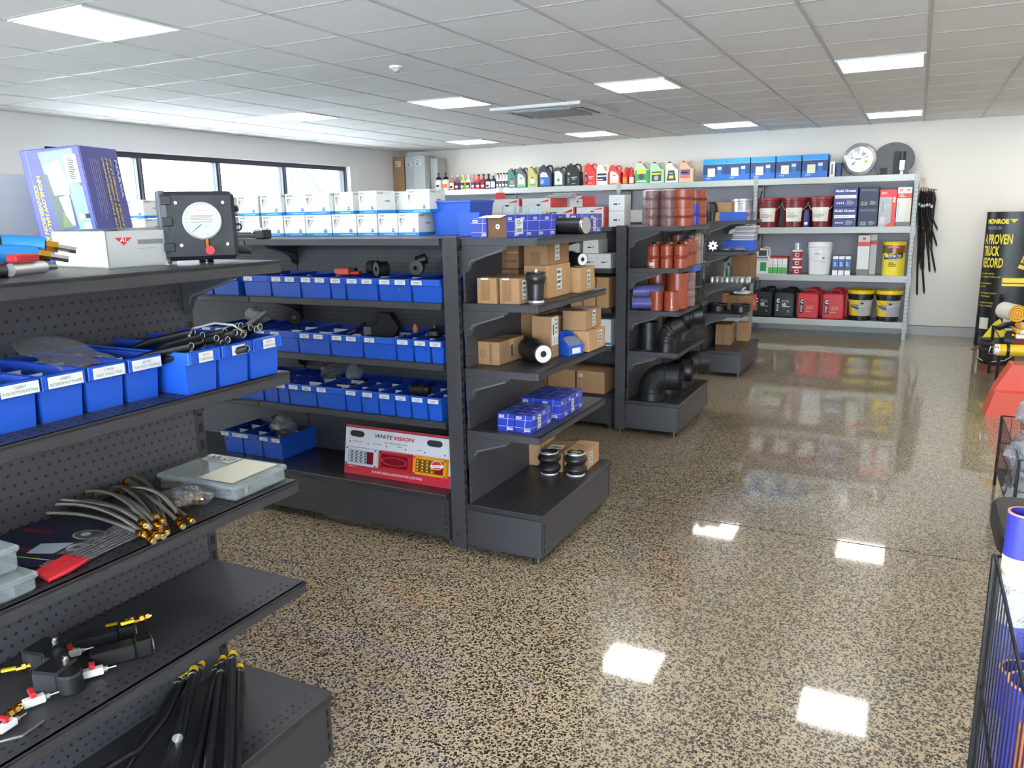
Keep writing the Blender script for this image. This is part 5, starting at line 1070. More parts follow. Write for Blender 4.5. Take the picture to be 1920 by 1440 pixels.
for i, (x, y, r_, w) in enumerate([(-1.69, 5.56, .058, 1), (-1.562, 5.56, .058, 1), (-1.69, 5.70, .058, 1), (-1.56, 5.70, .058, 1), (-1.69, 5.85, .058, 1)]):
    for k in (0, 1): hose('%s reddish hose in clear wrap, %s on the top shelf' % (('lower', 'upper')[k], ['front left pair', 'front right pair', 'second row left', 'second row right', 'third row left'][i]), x, y, Z4 + k * .124, r_, .122, 'silicone_s', True, 'clear-wrapped hoses on top')
for i, (x, y) in enumerate([(-1.508 + .075 - .005, 5.56), (-1.515, 5.82), (-1.51, 6.06), (-1.515, 6.20), (-1.64, 6.08)]):
    for k in (0, 1): hose('%s glossy orange hose %s' % (('lower', 'upper')[k], ['at the front corner of the top shelf', 'behind the front corner pair', 'right of the blue hoses on top', 'at the far end of the top shelf', 'left at the far end of the top shelf'][i]), x if i else -1.445 - .02 + .0, y, Z4 + k * .125, .060 if i else .0575, .123)
for i, y in enumerate((5.95, 5.905)): hose('small bright blue hose standing on the top shelf, %s' % ('right one', 'left one')[i], -1.468, y, Z4, .022, .15, 'silicone_b', grp='small blue hoses')
for i, (x, y, h) in enumerate([(-1.662, 5.535, .150), (-1.566, 5.535, .152), (-1.470, 5.54, .153), (-1.49, 5.65, .158), (-1.49, 5.76, .175), (-1.49, 5.87, .185), (-1.60, 5.67, .16), (-1.70, 5.69, .16), (-1.61, 5.80, .17), (-1.72, 5.83, .17)]):
    hose(['orange hose at the left of the second shelf, small label on it', 'orange hose second from the left on the second shelf', 'orange hose at the front corner of the second shelf', 'orange hose behind the corner hose of the second shelf', 'taller orange hose midway along the second shelf', 'tallest unwrapped orange hose on the second shelf', 'orange hose in the second row, middle', 'orange hose in the second row, left', 'orange hose in the third row, middle', 'orange hose in the third row, left'][i], x, y, 1.2155, .0445 if i < 3 else .046, h, 'silicone', grp='orange hoses on the second shelf', tag_=(i == 0))
for i, (x, y) in enumerate([(-1.50, 5.99), (-1.51, 6.13), (-1.62, 6.02)]): hose('reddish hose in clear wrap at the far end of the second shelf, %s' % ['nearest', 'farthest', 'inner one'][i], x, y, 1.2155, .052, .215, 'silicone_s', True, 'clear-wrapped hoses of the second shelf')
for i, (x, y, z) in enumerate([(-1.72, 5.53, .915), (-1.725, 5.56, 1.0)]):
    g = thing('silicone_hose', ['lower blue hose in crumpled clear wrap, lying by the post', 'upper blue hose in crumpled clear wrap, lying by the post'][i], 'hose', (x, y, z), -1.2, 'blue wrapped hoses')
    MB().lathe([(.042, -.09), (.042, .09), (.036, .09), (.036, .0), (0, 0)], 'silicone_b', 22, (0, 0, .045), 'y').build('hose_body', g); MB().lathe([(.0, -.1), (.047, -.095), (.05, 0), (.047, .1), (.056, .115), (.03, .13)], 'film', 14, (0, 0, .049), 'y').build('clear_wrap', g)
def tubeup(label, x, y, z, r_, h, mt, grp=None, mark=False):
    g = thing('silicone_hose', label, 'hose', (x, y, z), 0, grp); MB().lathe([(r_, 0), (r_, h), (r_ * .88, h), (r_ * .88, h * .6), (0, h * .6)], mt, 28).build('hose_body', g)
    if mark: b = MB(); f = cylf(0, 0, 0, r_, r_, h); b.disc(f, .015, h * .22, .006, 'white', 12, .001).rect(f, .0135, h * .22, .0165, h * .65, 'white', .001).build('printed_mark', g)
    return g
tubeup('short straight orange hose beside the blue wrapped ones', -1.635, 5.545, .9135, .047, .135, 'silicone'); tubeup('short straight orange hose with a white printed mark', -1.525, 5.54, .9135, .052, .135, 'silicone', mark=True)
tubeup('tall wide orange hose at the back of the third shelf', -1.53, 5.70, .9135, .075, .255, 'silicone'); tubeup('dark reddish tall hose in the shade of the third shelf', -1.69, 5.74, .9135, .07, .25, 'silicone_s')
for i, z in enumerate((.9135, 1.04)): hose('%s orange hose in clear wrap at the right of the third shelf' % ('lower', 'upper')[i], -1.50, 5.88, z, .05, .124, 'silicone', True, 'wrapped pair of the third shelf')
tag(MB().box(-.09, -.1, 0, .09, .1, .045, 'bin', .003).build('tray', None, (-1.53, 5.92, 1.165)), 'flat blue tray lying on the wrapped hoses of the third shelf', 'tray')
g = thing('rubber_duct', 'large black rubber sleeve with a moulded ring at the end of the third shelf', 'duct', (-1.54, 6.10, .9135)); MB().lathe([(.082, 0), (.084, .1), (.09, .11), (.09, .12), (.082, .13), (.086, .235), (.08, .235), (.078, .13), (0, .13)], 'rubber', 28).build('sleeve', g)
# ------------------------------------------------ black rubber elbows
def elbow(label, x, y, z, r_, ang=90, rz=0, leg=.06, out=.08, bend=.11, grp='black rubber elbows', tilt=None):
    g = thing('rubber_elbow', label, 'duct', (x, y, z), rz, grp)
    P = [(0, 0, .0), (0, 0, leg)]; n = 8; A = R(ang)
    for k in range(1, n + 1):
        t_ = A * k / n; P.append((bend * (1 - math.cos(t_)), 0, leg + bend * math.sin(t_)))
    e = P[-1]; P.append((e[0] + out * math.sin(A), 0, e[2] + out * math.cos(A)))
    rr = [r_] * len(P)
    MB().tube(P, rr, 'rubber', 28, cap=False).tube(P[::-1], r_ * .9, 'slot', 24, cap=False).build('elbow_body', g)
    for q in ((1,), (3,), (5,), (7,), (9,)):
        c = V3(P[q[0]]); t_ = (V3(P[min(q[0] + 1, len(P) - 1)]) - V3(P[q[0] - 1])).normalized()
        MB().tube([c - t_ * .004, c, c + t_ * .004], [r_ * 1.0, r_ * 1.035, r_ * 1.0], 'blackp', 28, cap=False).build('rib', g)
    c = V3(P[-1]); t_ = (c - V3(P[-2])).normalized()
    MB().tube([c - t_ * .006, c + t_ * .002], [r_ * 1.02, r_ * 1.02], 'rubber', 28, cap=False).build('rim', g)
    return g
elbow('large black rubber elbow opening to the aisle, nearest on the base deck', -1.67, 5.575, .2505, .098, rz=.05, leg=.055, out=.095, bend=.118)
elbow('large black rubber elbow, second on the base deck', -1.62, 5.83, .2505, .085, rz=.15, leg=.06, out=.06, bend=.115)
elbow('large black rubber elbow, farthest on the base deck', -1.58, 6.10, .2505, .085, rz=.5, leg=.07, out=.07, bend=.12)
g = thing('rubber_duct', 'plain black rubber sleeve standing by the post on the fourth shelf', 'duct', (-1.715, 5.62, .6155)); MB().lathe([(.073, 0), (.072, .2), (.066, .2), (.066, .1), (0, .1)], 'rubber', 28).build('sleeve', g)
elbow('black rubber elbow with wire ring, bent upward at the front of the fourth shelf', -1.56, 5.55, .6155, .068, 55, .1, .07, .09, .12)
elbow('black rubber elbow at the middle of the fourth shelf', -1.60, 5.83, .6155, .075, 75, .3, .10, .05, .1)
elbow('grey-dusted black rubber elbow at the far end of the fourth shelf', -1.58, 6.08, .6155, .078, 80, .2, .10, .07, .1)
# ------------------------------------------------ farthest end unit
carton('long flat carton with bright blue side on the farthest unit', -1.60, 8.02, 1.5055, .33, .25, .082, 0, 'card_l', None, seam=None, deco=lambda o, D, w, d, h: (o.rect(D('F'), w * .13, 0, w * .93, h, 'bin'), o.rect(D('R'), 0, 0, d * .6, h, 'bin'), o.disc(D('F'), w * .93, h * .65, .02, 'card_in', 16, .001)))
carton('small plain brown carton on the flat blue one', -1.70, 8.04, 1.588, .15, .15, .092, 0, 'card_l', None, seam=None)
tag(MB().lathe([(.05, 0), (.055, .08), (.045, .16), (.03, .18), (0, .18)], 'blackp', 16).build('canister', None, (-1.80, 7.93, 1.5055)), 'black canister beside the flat blue carton', 'canister')
g = thing('gear', 'pale metal star gear standing on the second shelf of the farthest unit', 'gear', (-1.77, 7.87, 1.2155), .2)
b = MB(); pts = []
for k in range(24):
    a = 2 * PI * k / 24; rr = .052 if k % 3 == 0 else .034; pts.append((rr * math.cos(a), .054 + rr * math.sin(a)))
b.prism(pts, -.012, .012, 'alu'); b.lathe([(.02, -.022), (.02, .022), (.012, .022)], 'alu', 16, (0, 0, .054), 'y').disc(face('F', -.06, -.0222, 0, .06, 0, .1), .06, .054, .012, 'slot'); b.build('gear_wheel', g)
carton('blue flat carton on the second shelf of the farthest unit', -1.545, 8.05, 1.2155, .30, .22, .10, 0, 'bin', None, seam=None)
g = thing('bag_stack', 'stack of grey wrapped packs on the blue flat carton', 'packs', (-1.50, 8.08, 1.316), 0)
for i in range(7): MB().box(-.12 + i * .006, -.11, i * .02, .09 + i * .004, .11, i * .02 + .018, 'grey_l' if i % 2 else 'wvgrey', .004).build('pack', g, rz=.04 * (i % 3))
for i in range(2): g = thing('plastic_bag', 'crinkled clear bag with chrome nuts, %s in front of the blue carton' % ('left', 'right')[i], 'bag', (-1.635 + i * .13, 7.86, 1.2155), 0, 'crinkled clear bags'); blob(.06, .045, .022, 'film', 30 + i, .3).build('bag_film', g); blob(.05, .035, .014, 'foil', 40 + i, .4).build('chrome_nuts', g)
carton('white carton standing upright at the right of the second shelf', -1.49, 8.36, 1.2155, .05, .2, .13, 0, 'boxwhite', None, seam=None)
carton('tall brown carton at the back of the third shelf', -1.56, 8.38, .9135, .20, .30, .25, 0, 'card_d', None, seam=None)
tag(MB().box(-.03, -.03, 0, .03, .03, .13, 'white_p', .01).lathe([(.012, .13), (.012, .16), (0, .16)], 'green', 10).rect(face('F', -.03, -.03, 0, .03, .03, .13), .01, .02, .03, .11, 'green').build('bottle', None, (-1.72, 8.4, .9135)), 'white bottle with a green swirl left of the tall brown carton', 'bottle')
q = random.Random(3)
for i in range(16):
    x = -1.765 + (i % 8) * .048; y = 7.86 + (i // 8) * .09
    o = MB().lathe([(.019, 0), (.022, .012), (.02, .03), (.022, .05), (.016, .055), (.012, .045), (0, .045)], ('alu', 'silver', 'galv')[i % 3], 8).build('lug_nut_sleeve', None, (x, y, .9135)); tag(o, 'silver metal cap standing in rows on the third shelf of the farthest unit', 'metal cap', 'silver caps in two rows')
for i, (x, y) in enumerate([(-1.715, 7.93), (-1.49, 7.93)]):
    g = thing('tape_roll', 'black round drum on the fourth shelf, %s' % ('left by the post', 'right at the corner')[i], 'drum', (x, y, .6165), 0, 'black round drums')
    MB().lathe([(.10, 0), (.102, .008), (.092, .016), (.092, .066), (.097, .076), (.094, .084), (.08, .08), (.078, .07), (0, .07)], 'blackp', 28).build('drum_body', g)
g = thing('carton', 'brown tray carton with a red and white end, behind the black drums', 'box', (-1.54, 8.22, .6165)); o = MB(); o.box(-.13, -.1, 0, .13, .1, .15, 'card_d', .002); f = face('R', -.13, -.1, 0, .13, .1, .15); o.rect(f, 0, 0, .2, .15, 'redp').text(f, .02, .05, .05, 'SF', 'white', .07, .001, .2, .03).build('carton_body', g)
g = thing('plastic_bag', 'white plastic bag with a knot on the brown tray carton', 'bag', (-1.54, 8.22, .7675)); blob(.09, .06, .022, 'white_p', 5, .15, 14).build('bag_film', g); MB().tube([(0, 0, .03), (.01, 0, .06), (.035, 0, .07)], [.02, .012, .012], 'white_p', 8).build('knot', g)
carton('plain brown carton on the base deck of the farthest unit, with a strap', -1.71, 8.30, .2505, .16, .3, .21, .1, 'card', None, seam=None, deco=lambda o, D, w, d, h: o.rect(D('F'), w * .48, 0, w * .52, h, 'card_in'))
carton('second brown carton behind the strapped one', -1.56, 8.52, .2505, .12, .14, .2, 0, 'card', None, seam=None)
for i in range(5): carton('white carton on the farthest long run, %s from the post' % ORD[i], -2.1 - i * .22, 8.0, 1.5055, .2, .3, .12, 0, 'boxgrey', 'cartons on the farthest long run', seam=None)
# ------------------------------------------------ grey racks: goods
def rs(i): return RZ[i] - .003
YI = 10.93
def jug(label, x, z, w, h, col, cap='red', lab=None, hd=1, d=.13, grp='oil jugs on the top rack shelf', y=YI, liq=None):
    """flat bottle with spout on the left and a handle hole on the right"""
    g = thing('oil_jug', label, 'jug', (x, y, z), 0, grp)
    o = MB(); W = w / 2
    pl = [(-W, .01), (-W + .01, 0), (W - .01, 0), (W, .01), (W, h * .62), (W * .55, h * .66), (-W * .05, h * .93), (-W * .85, h * .93), (-W, h * .8)]
    for e, y0, y1 in ((.006, -d / 2, -d / 2 + .008), (0, -d / 2 + .008, d / 2 - .008), (.006, d / 2 - .008, d / 2)):
        c = [(px * (1 - e / W), pz * (1 - e) + e * .3) for px, pz in pl]; o.prism(c, y0, y1, col)
    if liq: o.prism([(px * .96, pz) for px, pz in [(-W, .012), (W, .012), (W, h * .6), (-W, h * .6)]], -d / 2 - .0005, d / 2, liq)
    o.build('jug_body', g)
    MB().tube([(W * .0, 0, h * .88), (W * .35, 0, h * .955), (W * .75, 0, h * .93), (W * .92, 0, h * .84), (W * .9, 0, h * .6)], .0125, col, 10).build('handle', g)
    MB().lathe([(.02, h * .92), (.02, h), (0, h)], cap, 14, (-W * .55, 0, 0)).build('cap', g)
    f = face('F', -W, -d / 2, 0, W, d / 2, h); b = MB()
    if lab: lab(b, f, w, h); b.build('printed_label', g)
    return g
def oval(c1, c2=None, c3=None):
    def L_(b, f, w, h):
        b.poly(f, [(w * .15, h * .08), (w * .85, h * .08), (w * .85, h * .45), (w * .6, h * .62), (w * .3, h * .7), (w * .15, h * .62)], c1, .001)
        if c2: b.disc(f, w * .5, h * .3, w * .22, c2, 16, .0015)
        if c3: b.rect(f, w * .2, h * .1, w * .8, h * .17, c3, .0018)
        b.rect(f, w * .4, h * .45, w * .6, h * .5, 'ink', .0018)
    return L_
def cum(b, f, w, h):
    b.rect(f, w * .1, h * .1, w * .3, h * .62, 'slot', .001); k = w * .2
    b.text(f, w * .12, h * .5, h * .09, 'C', 'white', w * .15, .0015, 0, .05).lines(f, w * .12, h * .15, w * .14, h * .25, 5, 'grey_l', .0015).rect(f, w * .4, h * .38, w * .8, h * .4, 'white', .0015).lines(f, w * .42, h * .28, w * .3, h * .08, 2, 'grey_l', .0015).lines(f, w * .4, h * .08, w * .4, h * .06, 1, 'grey_l', .0015)
t3 = rs(3)
jug('teal oil jug with a red cap, leftmost of the oil jugs', -5.455, t3, .14, .29, 'teal', 'red', oval('teal', 'terracotta', 'photo_l'))
jug('dark grey oil jug with green and cream label and red cap', -5.30, t3, .17, .30, 'gunmetal', 'red', oval('lgreen', 'cream', 'greenlab'))
jug('olive gold oil jug with green and cream label and red cap', -5.118, t3, .165, .30, 'olive', 'red', oval('olive', 'cream', 'greenlab'))
jug('dark navy oil jug with a bright blue label and black cap', -4.91, t3, .2, .32, 'dnavy', 'black', oval('white', None, None) if 0 else (lambda b, f, w, h: (b.poly(f, [(w * .1, h * .45), (w * .75, h * .45), (w * .6, h * .62), (w * .3, h * .68), (w * .1, h * .6)], 'white', .001), b.rect(f, w * .08, h * .08, w * .85, h * .44, 'rackblue', .001), b.lines(f, w * .12, h * .15, w * .3, h * .2, 4, 'white', .0015), b.text(f, w * .18, h * .52, h * .06, 'Delvac', 'ink', w * .4, .0015))))
jug('green grey square jug with a white label', -4.69, t3, .175, .29, 'dgreen', 'grey_l', (lambda b, f, w, h: (b.poly(f, [(w * .1, h * .1), (w * .78, h * .1), (w * .78, h * .6), (w * .5, h * .76), (w * .1, h * .74)], 'offwhite', .001), b.text(f, w * .2, h * .5, h * .05, 'Axle LS', 'ink', w * .4, .0015), b.rect(f, w * .3, h * .25, w * .55, h * .4, 'greenlab', .0015))))
jug('black oil jug with white logo print and a big loop handle', -4.475, t3, .215, .32, 'black', 'black', cum)
jug('bright red oil jug with a black side stripe, left red one', -4.215, t3, .18, .31, 'red', 'red', cum)
jug('cream white coolant jug with a navy banner label', -4.035, t3, .165, .29, 'offwhite', 'white', (lambda b, f, w, h: (b.rect(f, w * .08, h * .2, w * .92, h * .56, 'dnavy', .001), b.rect(f, w * .12, h * .4, w * .88, h * .46, 'white', .0015), b.rect(f, w * .12, h * .24, w * .6, h * .3, 'grey_l', .0015))))
jug('red jug with a white and green label, right of the cream one', -3.85, t3, .175, .27, 'red', 'red', oval('offwhite', None, 'lime'))
jug('small red jug behind the small red bottles', -3.70, t3, .11, .24, 'red', 'red', None, y=YI + .12, d=.1)
def bottle(label, x, y, z, r_, h, col, lab='white', cap='black', neck=.3, grp='bottles on the top rack shelf', liq=None, n=14, nm='bottle', sub=None, shoulder=.62):
    g = thing(nm, label, 'bottle', (x, y, z), 0, grp)
    MB().lathe([(r_ * .9, 0), (r_, .006), (r_, h * shoulder), (r_ * .75, h * (shoulder + .08)), (r_ * neck, h * (shoulder + .17)), (r_ * neck, h * .93)], liq or col, n).build('bottle_body', g)
    MB().lathe([(r_ * (neck + .12), h * .9), (r_ * (neck + .12), h), (0, h)], cap, 10).build('cap', g)
    b = MB(); f = cylf(0, 0, 0, r_, r_, h); b.rect(f, -r_ * .95, h * .1, r_ * .95, h * .5, lab, .0012)
    if sub: b.rect(f, -r_ * .6, h * .16, r_ * .5, h * .3, sub, .002)
    b.build('printed_label', g); return g
for i, (x, c) in enumerate([(-3.70, 'orange'), (-3.605, 'offwhite')]): bottle('small red bottle with %s label, %s of two' % (('orange', 'white')[i], ('left', 'right')[i]), x, YI - .02, t3, .04, .19, 'red', c, 'red', .5, 'small red bottles', shoulder=.6)
jug('clear jug of bright green coolant with a yellow label and red cap', -3.447, t3, .2, .30, 'lgreen', 'red', (lambda b, f, w, h: (b.rect(f, w * .12, h * .08, w * .8, h * .62, 'green', .001), b.poly(f, [(w * .12, h * .45), (w * .8, h * .45), (w * .75, h * .6), (w * .15, h * .66)], 'yellow', .0015), b.disc(f, w * .45, h * .32, w * .2, 'dgreen', 14, .0015), b.rect(f, w * .12, h * .08, w * .8, h * .14, 'offwhite', .0018))), liq='green', grp='coolant jugs on the top rack shelf')
jug('clear jug of pale green coolant with a black picture label', -3.237, t3, .2, .285, 'lgreen', 'black', (lambda b, f, w, h: (b.rect(f, w * .12, h * .1, w * .8, h * .55, 'photo_d', .001), b.rect(f, w * .15, h * .4, w * .75, h * .48, 'lime', .0015), b.disc(f, w * .45, h * .25, w * .16, 'grey_l', 12, .0015))), grp='coolant jugs on the top rack shelf')
jug('clear colourless jug with a black truck label', -3.034, t3, .18, .28, 'offwhite', 'black', (lambda b, f, w, h: (b.poly(f, [(w * .12, h * .1), (w * .85, h * .1), (w * .7, h * .58), (w * .25, h * .58)], 'photo_d', .001), b.rect(f, w * .3, h * .2, w * .65, h * .34, 'yellow', .0015), b.rect(f, w * .3, h * .42, w * .6, h * .48, 'grey_l', .0015))), grp='coolant jugs on the top rack shelf')
jug('jug of amber fluid with a pink and black label and red cap', -2.835, t3, .195, .28, 'amber', 'red', (lambda b, f, w, h: (b.rect(f, w * .1, h * .34, w * .78, h * .6, 'purple', .001), b.rect(f, w * .1, h * .2, w * .78, h * .33, 'pink', .001), b.rect(f, w * .16, h * .42, w * .6, h * .5, 'ink', .0015))), grp='coolant jugs on the top rack shelf')
# pump bottles and coloured bottles
for i, (x, c) in enumerate([(-6.76, 'offwhite'), (-6.63, 'orange')]):
    g = thing('pump_bottle', ['white pump bottle with a small dark label, leftmost bottle', 'white pump bottle with an orange band, second bottle'][i], 'bottle', (x, YI - .02, t3), 0, 'hand cleaner pump bottles')
    MB().lathe([(.058, 0), (.06, .01), (.06, .15), (.045, .17)], 'offwhite', 18).build('bottle_body', g); MB().lathe([(.045, .17), (.048, .18), (.03, .21), (.01, .215), (.008, .255), (.022, .258), (.022, .268), (0, .27)], 'black', 12).build('pump', g)
    b = MB(); f = cylf(0, 0, 0, .06, .06, .2); b.rect(f, -.04, .04, .05, .10, 'orange' if i else 'sticker', .001).rect(f, -.01, .06, .03, .09, 'ink' if not i else 'terracotta', .0015).build('printed_label', g)
bs = [(-6.515, 'terracotta', 'offwhite', 'offwhite'), (-6.42, 'purple', 'ink', 'offwhite'), (-6.32, 'lime', 'dnavy', 'lime'), (-6.225, 'offwhite', 'ink', 'offwhite'), (-6.13, 'pink', 'dnavy', 'pink'), (-6.045, 'red', 'dnavy', 'black'), (-5.96, 'red_d', 'dnavy', 'black'), (-5.875, 'dnavy', 'offwhite', 'black'), (-5.79, 'dnavy', 'photo_l', 'white'), (-5.715, 'offwhite', 'dnavy', 'black'), (-5.665, 'offwhite', 'dnavy', 'black'), (-5.61, 'offwhite', 'dnavy', 'black'), (-5.56, 'offwhite', 'dnavy', 'black')]
bn = ['salmon', 'smoky violet', 'lime yellow', 'clear', 'pink red', 'bright red', 'dark red', 'navy and white', 'navy with a pale label', 'white and navy, first of four', 'white and navy, second of four', 'white and navy, third of four', 'white and navy, last of four']
for i, (x, c, l_, cp_) in enumerate(bs):
    r_ = .044 if i < 9 else .026
    bottle('%s additive bottle in the line left of the oil jugs' % bn[i], x, YI - .02, t3, r_, .225 if i < 9 else .23, c, l_, cp_, .28 if i < 9 else .5, 'additive bottles', sub='offwhite' if l_ != 'offwhite' else 'ink', shoulder=.55)
    if i < 9: bottle('%s additive bottle in the second row' % bn[i], x + .03, YI + .09, t3, r_, .235, c, l_, cp_, .28, 'additive bottles of the second row', shoulder=.55)
# tall cartons in the far corner
def tallbox(label, x, w, h, mt, st=1, y=10.98, d=.22): carton(label, x, y, t3, w, d, h, 0, mt, 'tall cartons in the far corner', seam=None, stick=((('F', w * .2, h * .72, w * .5, w * .45),) if st else ()))
tallbox('tall brown carton in the corner with a white label', -7.475, .20, .545, 'card'); tallbox('tall white carton beside the brown one', -7.26, .19, .54, 'boxgrey'); tallbox('widest tall white carton, right of the other', -7.045, .21, .545, 'boxgrey', 1, 10.95, .30); tallbox('plain tall white carton at the right of the corner group', -6.86, .13, .50, 'boxgrey', 0, 11.05)
# blue cartons
for i, x in enumerate((-2.445, -2.142, -1.83, -1.517, -1.203)):
    def dc(o, D, w, d, h):
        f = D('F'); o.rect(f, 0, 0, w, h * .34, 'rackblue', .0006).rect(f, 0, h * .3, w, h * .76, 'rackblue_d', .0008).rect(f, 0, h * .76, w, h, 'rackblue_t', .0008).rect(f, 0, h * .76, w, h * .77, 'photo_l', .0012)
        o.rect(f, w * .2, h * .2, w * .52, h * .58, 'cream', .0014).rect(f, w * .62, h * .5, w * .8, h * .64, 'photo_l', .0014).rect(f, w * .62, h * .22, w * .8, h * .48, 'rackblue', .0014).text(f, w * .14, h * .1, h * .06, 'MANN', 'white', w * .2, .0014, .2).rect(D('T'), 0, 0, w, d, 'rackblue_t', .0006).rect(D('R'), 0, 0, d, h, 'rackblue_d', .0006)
    carton('bright and dark blue carton on the rack top, %s from the left of five' % ORD[i], x, 10.95, t3, .30, .26, .28, 0, 'rackblue', 'five blue cartons on the rack top', seam=None, deco=dc)
carton('thin white carton right of the five blue cartons', -1.0, 10.93, t3, .06, .2, .185, 0, 'boxwhite', None, seam=None, deco=lambda o, D, w, d, h: o.rect(D('F'), w * .3, h * .15, w * .65, h * .85, 'ink_g'))
carton('thin blue carton left of the foil disc', -.93, 10.95, t3, .055, .2, .17, 0, 'rackblue_d', None, seam=None)
# foil disc and black disc, leaning on the wall
g = thing('wrapped_disc', 'round disc wrapped in crinkled silver foil with a white label', 'disc', (-.70, 10.95, t3))
b = MB(); q = random.Random(8); n = 40
ring = lambda r_, y: [(r_ * (1 + q.uniform(-.02, .02)) * math.cos(2 * PI * k / n), y + q.uniform(-.004, .004), .2 + r_ * (1 + q.uniform(-.02, .02)) * math.sin(2 * PI * k / n)) for k in range(n)]
R_ = [ring(r_, y) for r_, y in ((.05, -.052), (.1, -.054), (.15, -.05), (.185, -.03), (.198, 0), (.18, .02))]
for i in range(5): b.add(R_[i] + R_[i + 1], [(k, (k + 1) % n, n + (k + 1) % n, n + k) for k in range(n)], 'foil')
b.add(R_[0], [tuple(range(n))], 'foil').add(R_[5], [tuple(range(n))[::-1]], 'foil'); b.build('foil_wrap', g)
f = face('F', -.2, -.06, 0, .2, 0, .4); MB().rect(f, .13, .19, .24, .225, 'sticker', .001).rect(f, .15, .2, .22, .212, 'ink', .0016).build('paper_label', g); MB().text(f, .2, .13, .035, 'VUR', 'yellow', .12, .001, .3, .0, rot=25).build('hand_writing', g)
g = thing('wheel_guard', 'big round black plastic guard on the rack top, white bottle in its slot', 'guard', (-.325, 10.99, t3))
b = MB(); pl = [(.228 * math.cos(a), .185 + .2 * math.sin(a)) for a in [R(-45) + R(270) * k / 30 for k in range(31)]] + [(-.17, 0), (.17, 0)]
b.prism(pl, -.03, .03, 'blackp').prism([(x * 1.02, .185 + (z - .185) * 1.02) for x, z in pl[:31]] + [(-.185, 0), (.185, 0)], .005, .05, 'rubber')
f = face('F', -.23, -.03, 0, .23, .03, .4); b.rect(f, .09, .0, .17, .09, 'slot', .001).rect(f, .23, .0, .31, .28, 'slot', .001).rect(f, .205, .33, .212, .385, 'slot', .001).disc(f, .235, .36, .01, 'slot', 12, .001).build('guard_plate', g)
g = thing('small_bottle', 'white upside-down bottle standing in front of the black guard', 'bottle', (-.225, 10.93, t3)); MB().lathe([(.016, 0), (.018, .03), (.01, .045), (.03, .06), (.032, .17), (.03, .18)], 'white_p', 14).lathe([(.032, .17), (.032, .27), (0, .27)], 'blackp', 14).build('bottle_body', g)
# second shelf
t2 = rs(2)
def pail(label, x, z, r0, r1, h, col, lid=None, lab=None, y=10.95, grp=None, hnd='white_p', lidh=.03, ha=None):
    g = thing('pail', label, 'pail', (x, y, z), 0, grp)
    MB().lathe([(r0 * .96, 0), (r0, .006), (r1 - .002, h - lidh - .03), (r1 + .004, h - lidh - .028), (r1 + .004, h - lidh - .015), (r1, h - lidh - .012), (r1, h - lidh)], col, 32).build('pail_body', g)
    MB().lathe([(r1 + .006, h - lidh - .004), (r1 + .008, h - lidh + .004), (r1 + .008, h - .004), (r1 + .002, h), (r1 * .9, h - .003), (r1 * .86, h - .012), (0, h - .012)], lid or col, 32).build('lid', g)
    n = 14; hs = h * .33 if ha is None else ha
    MB().tube([((r1 + .008) * math.cos(PI * k / n), -(r1 + .012) * math.sin(PI * k / n) * .98, h - lidh - .03 - hs * math.sin(PI * k / n)) for k in range(n + 1)], .0025, hnd, 6).build('bail_handle', g)
    if lab: b = MB(); lab(b, cylf(0, 0, 0, r0 + .0006, r1 + .0006, h - lidh - .03), r0, h); b.build('printed_label', g)
    return g
def mlab(b, f, r_, h): b.rect(f, -r_ * .75, h * .2, r_ * .75, h * .66, 'offwhite', .0012).text(f, -r_ * .65, h * .58, .014, 'Mobil', 'ink', .04, .0018).text(f, -r_ * .65, h * .5, .008, 'Delvac 1 Gear Oil', 'ink', .09, .0018).lines(f, -r_ * .65, h * .32, r_ * 1.1, h * .14, 4, 'ink_g', .0018)
for i, x in enumerate((-1.752, -1.425, -1.108)): pail('maroon pail with a white label, %s on the second rack shelf' % ['left of three', 'middle of three', 'right of three'][i], x, t2, .125, .148, .375, 'maroon', 'red_d', mlab, grp='three maroon pails')
bottle('slim navy grease bottle between the middle and right maroon pails', -1.268, 10.84, t2, .036, .22, 'mobil', 'mobil', 'mobil', .6, None, nm='grease_cartridge', sub='offwhite', shoulder=.75)
def gr(o, D, w, d, h):
    f = D('F'); o.text(f, w * .06, h * .78, h * .12, 'Mobil Grease', 'white', w * .86, .0012, 0, .03).rect(f, w * .05, h * .46, w * .95, h * .62, 'white', .0008).text(f, w * .08, h * .5, h * .07, 'Mobilgrease XHP 222', 'ink', w * .6, .0014)
    for k in range(4): o.rect(f, w * (.12 + k * .09), h * .18, w * (.17 + k * .09), h * .26, 'white', .0012)
    o.lines(f, w * .55, h * .12, w * .35, h * .22, 4, 'grey_l', .0012)
def gr2(o, D, w, d, h): o.text(D('F'), w * .08, h * .8, h * .09, 'Mobil Grease', 'grey_l', w * .8, .0012).rect(D('F'), w * .12, h * .08, w * .42, h * .26, 'grey_l', .0008).lines(D('F'), w * .55, h * .1, w * .35, h * .2, 4, 'grey_l', .0012).barcode(D('F'), w * .14, h * .1, w * .26, h * .14)
for k in (0, 1):
    carton('%s navy grease carton with bold white print and a white band' % ('lower', 'upper')[k], -.822, 10.95, t2 + .24 * k, .268, .24, .238, 0, 'mobil', 'navy grease cartons', seam=None, deco=gr)
    carton('%s dark navy grease carton with only small print' % ('lower', 'upper')[k], -.557, 10.95, t2 + .24 * k, .215, .24, .238, 0, 'mobil_d', 'dark navy grease cartons', seam=None, deco=gr2)
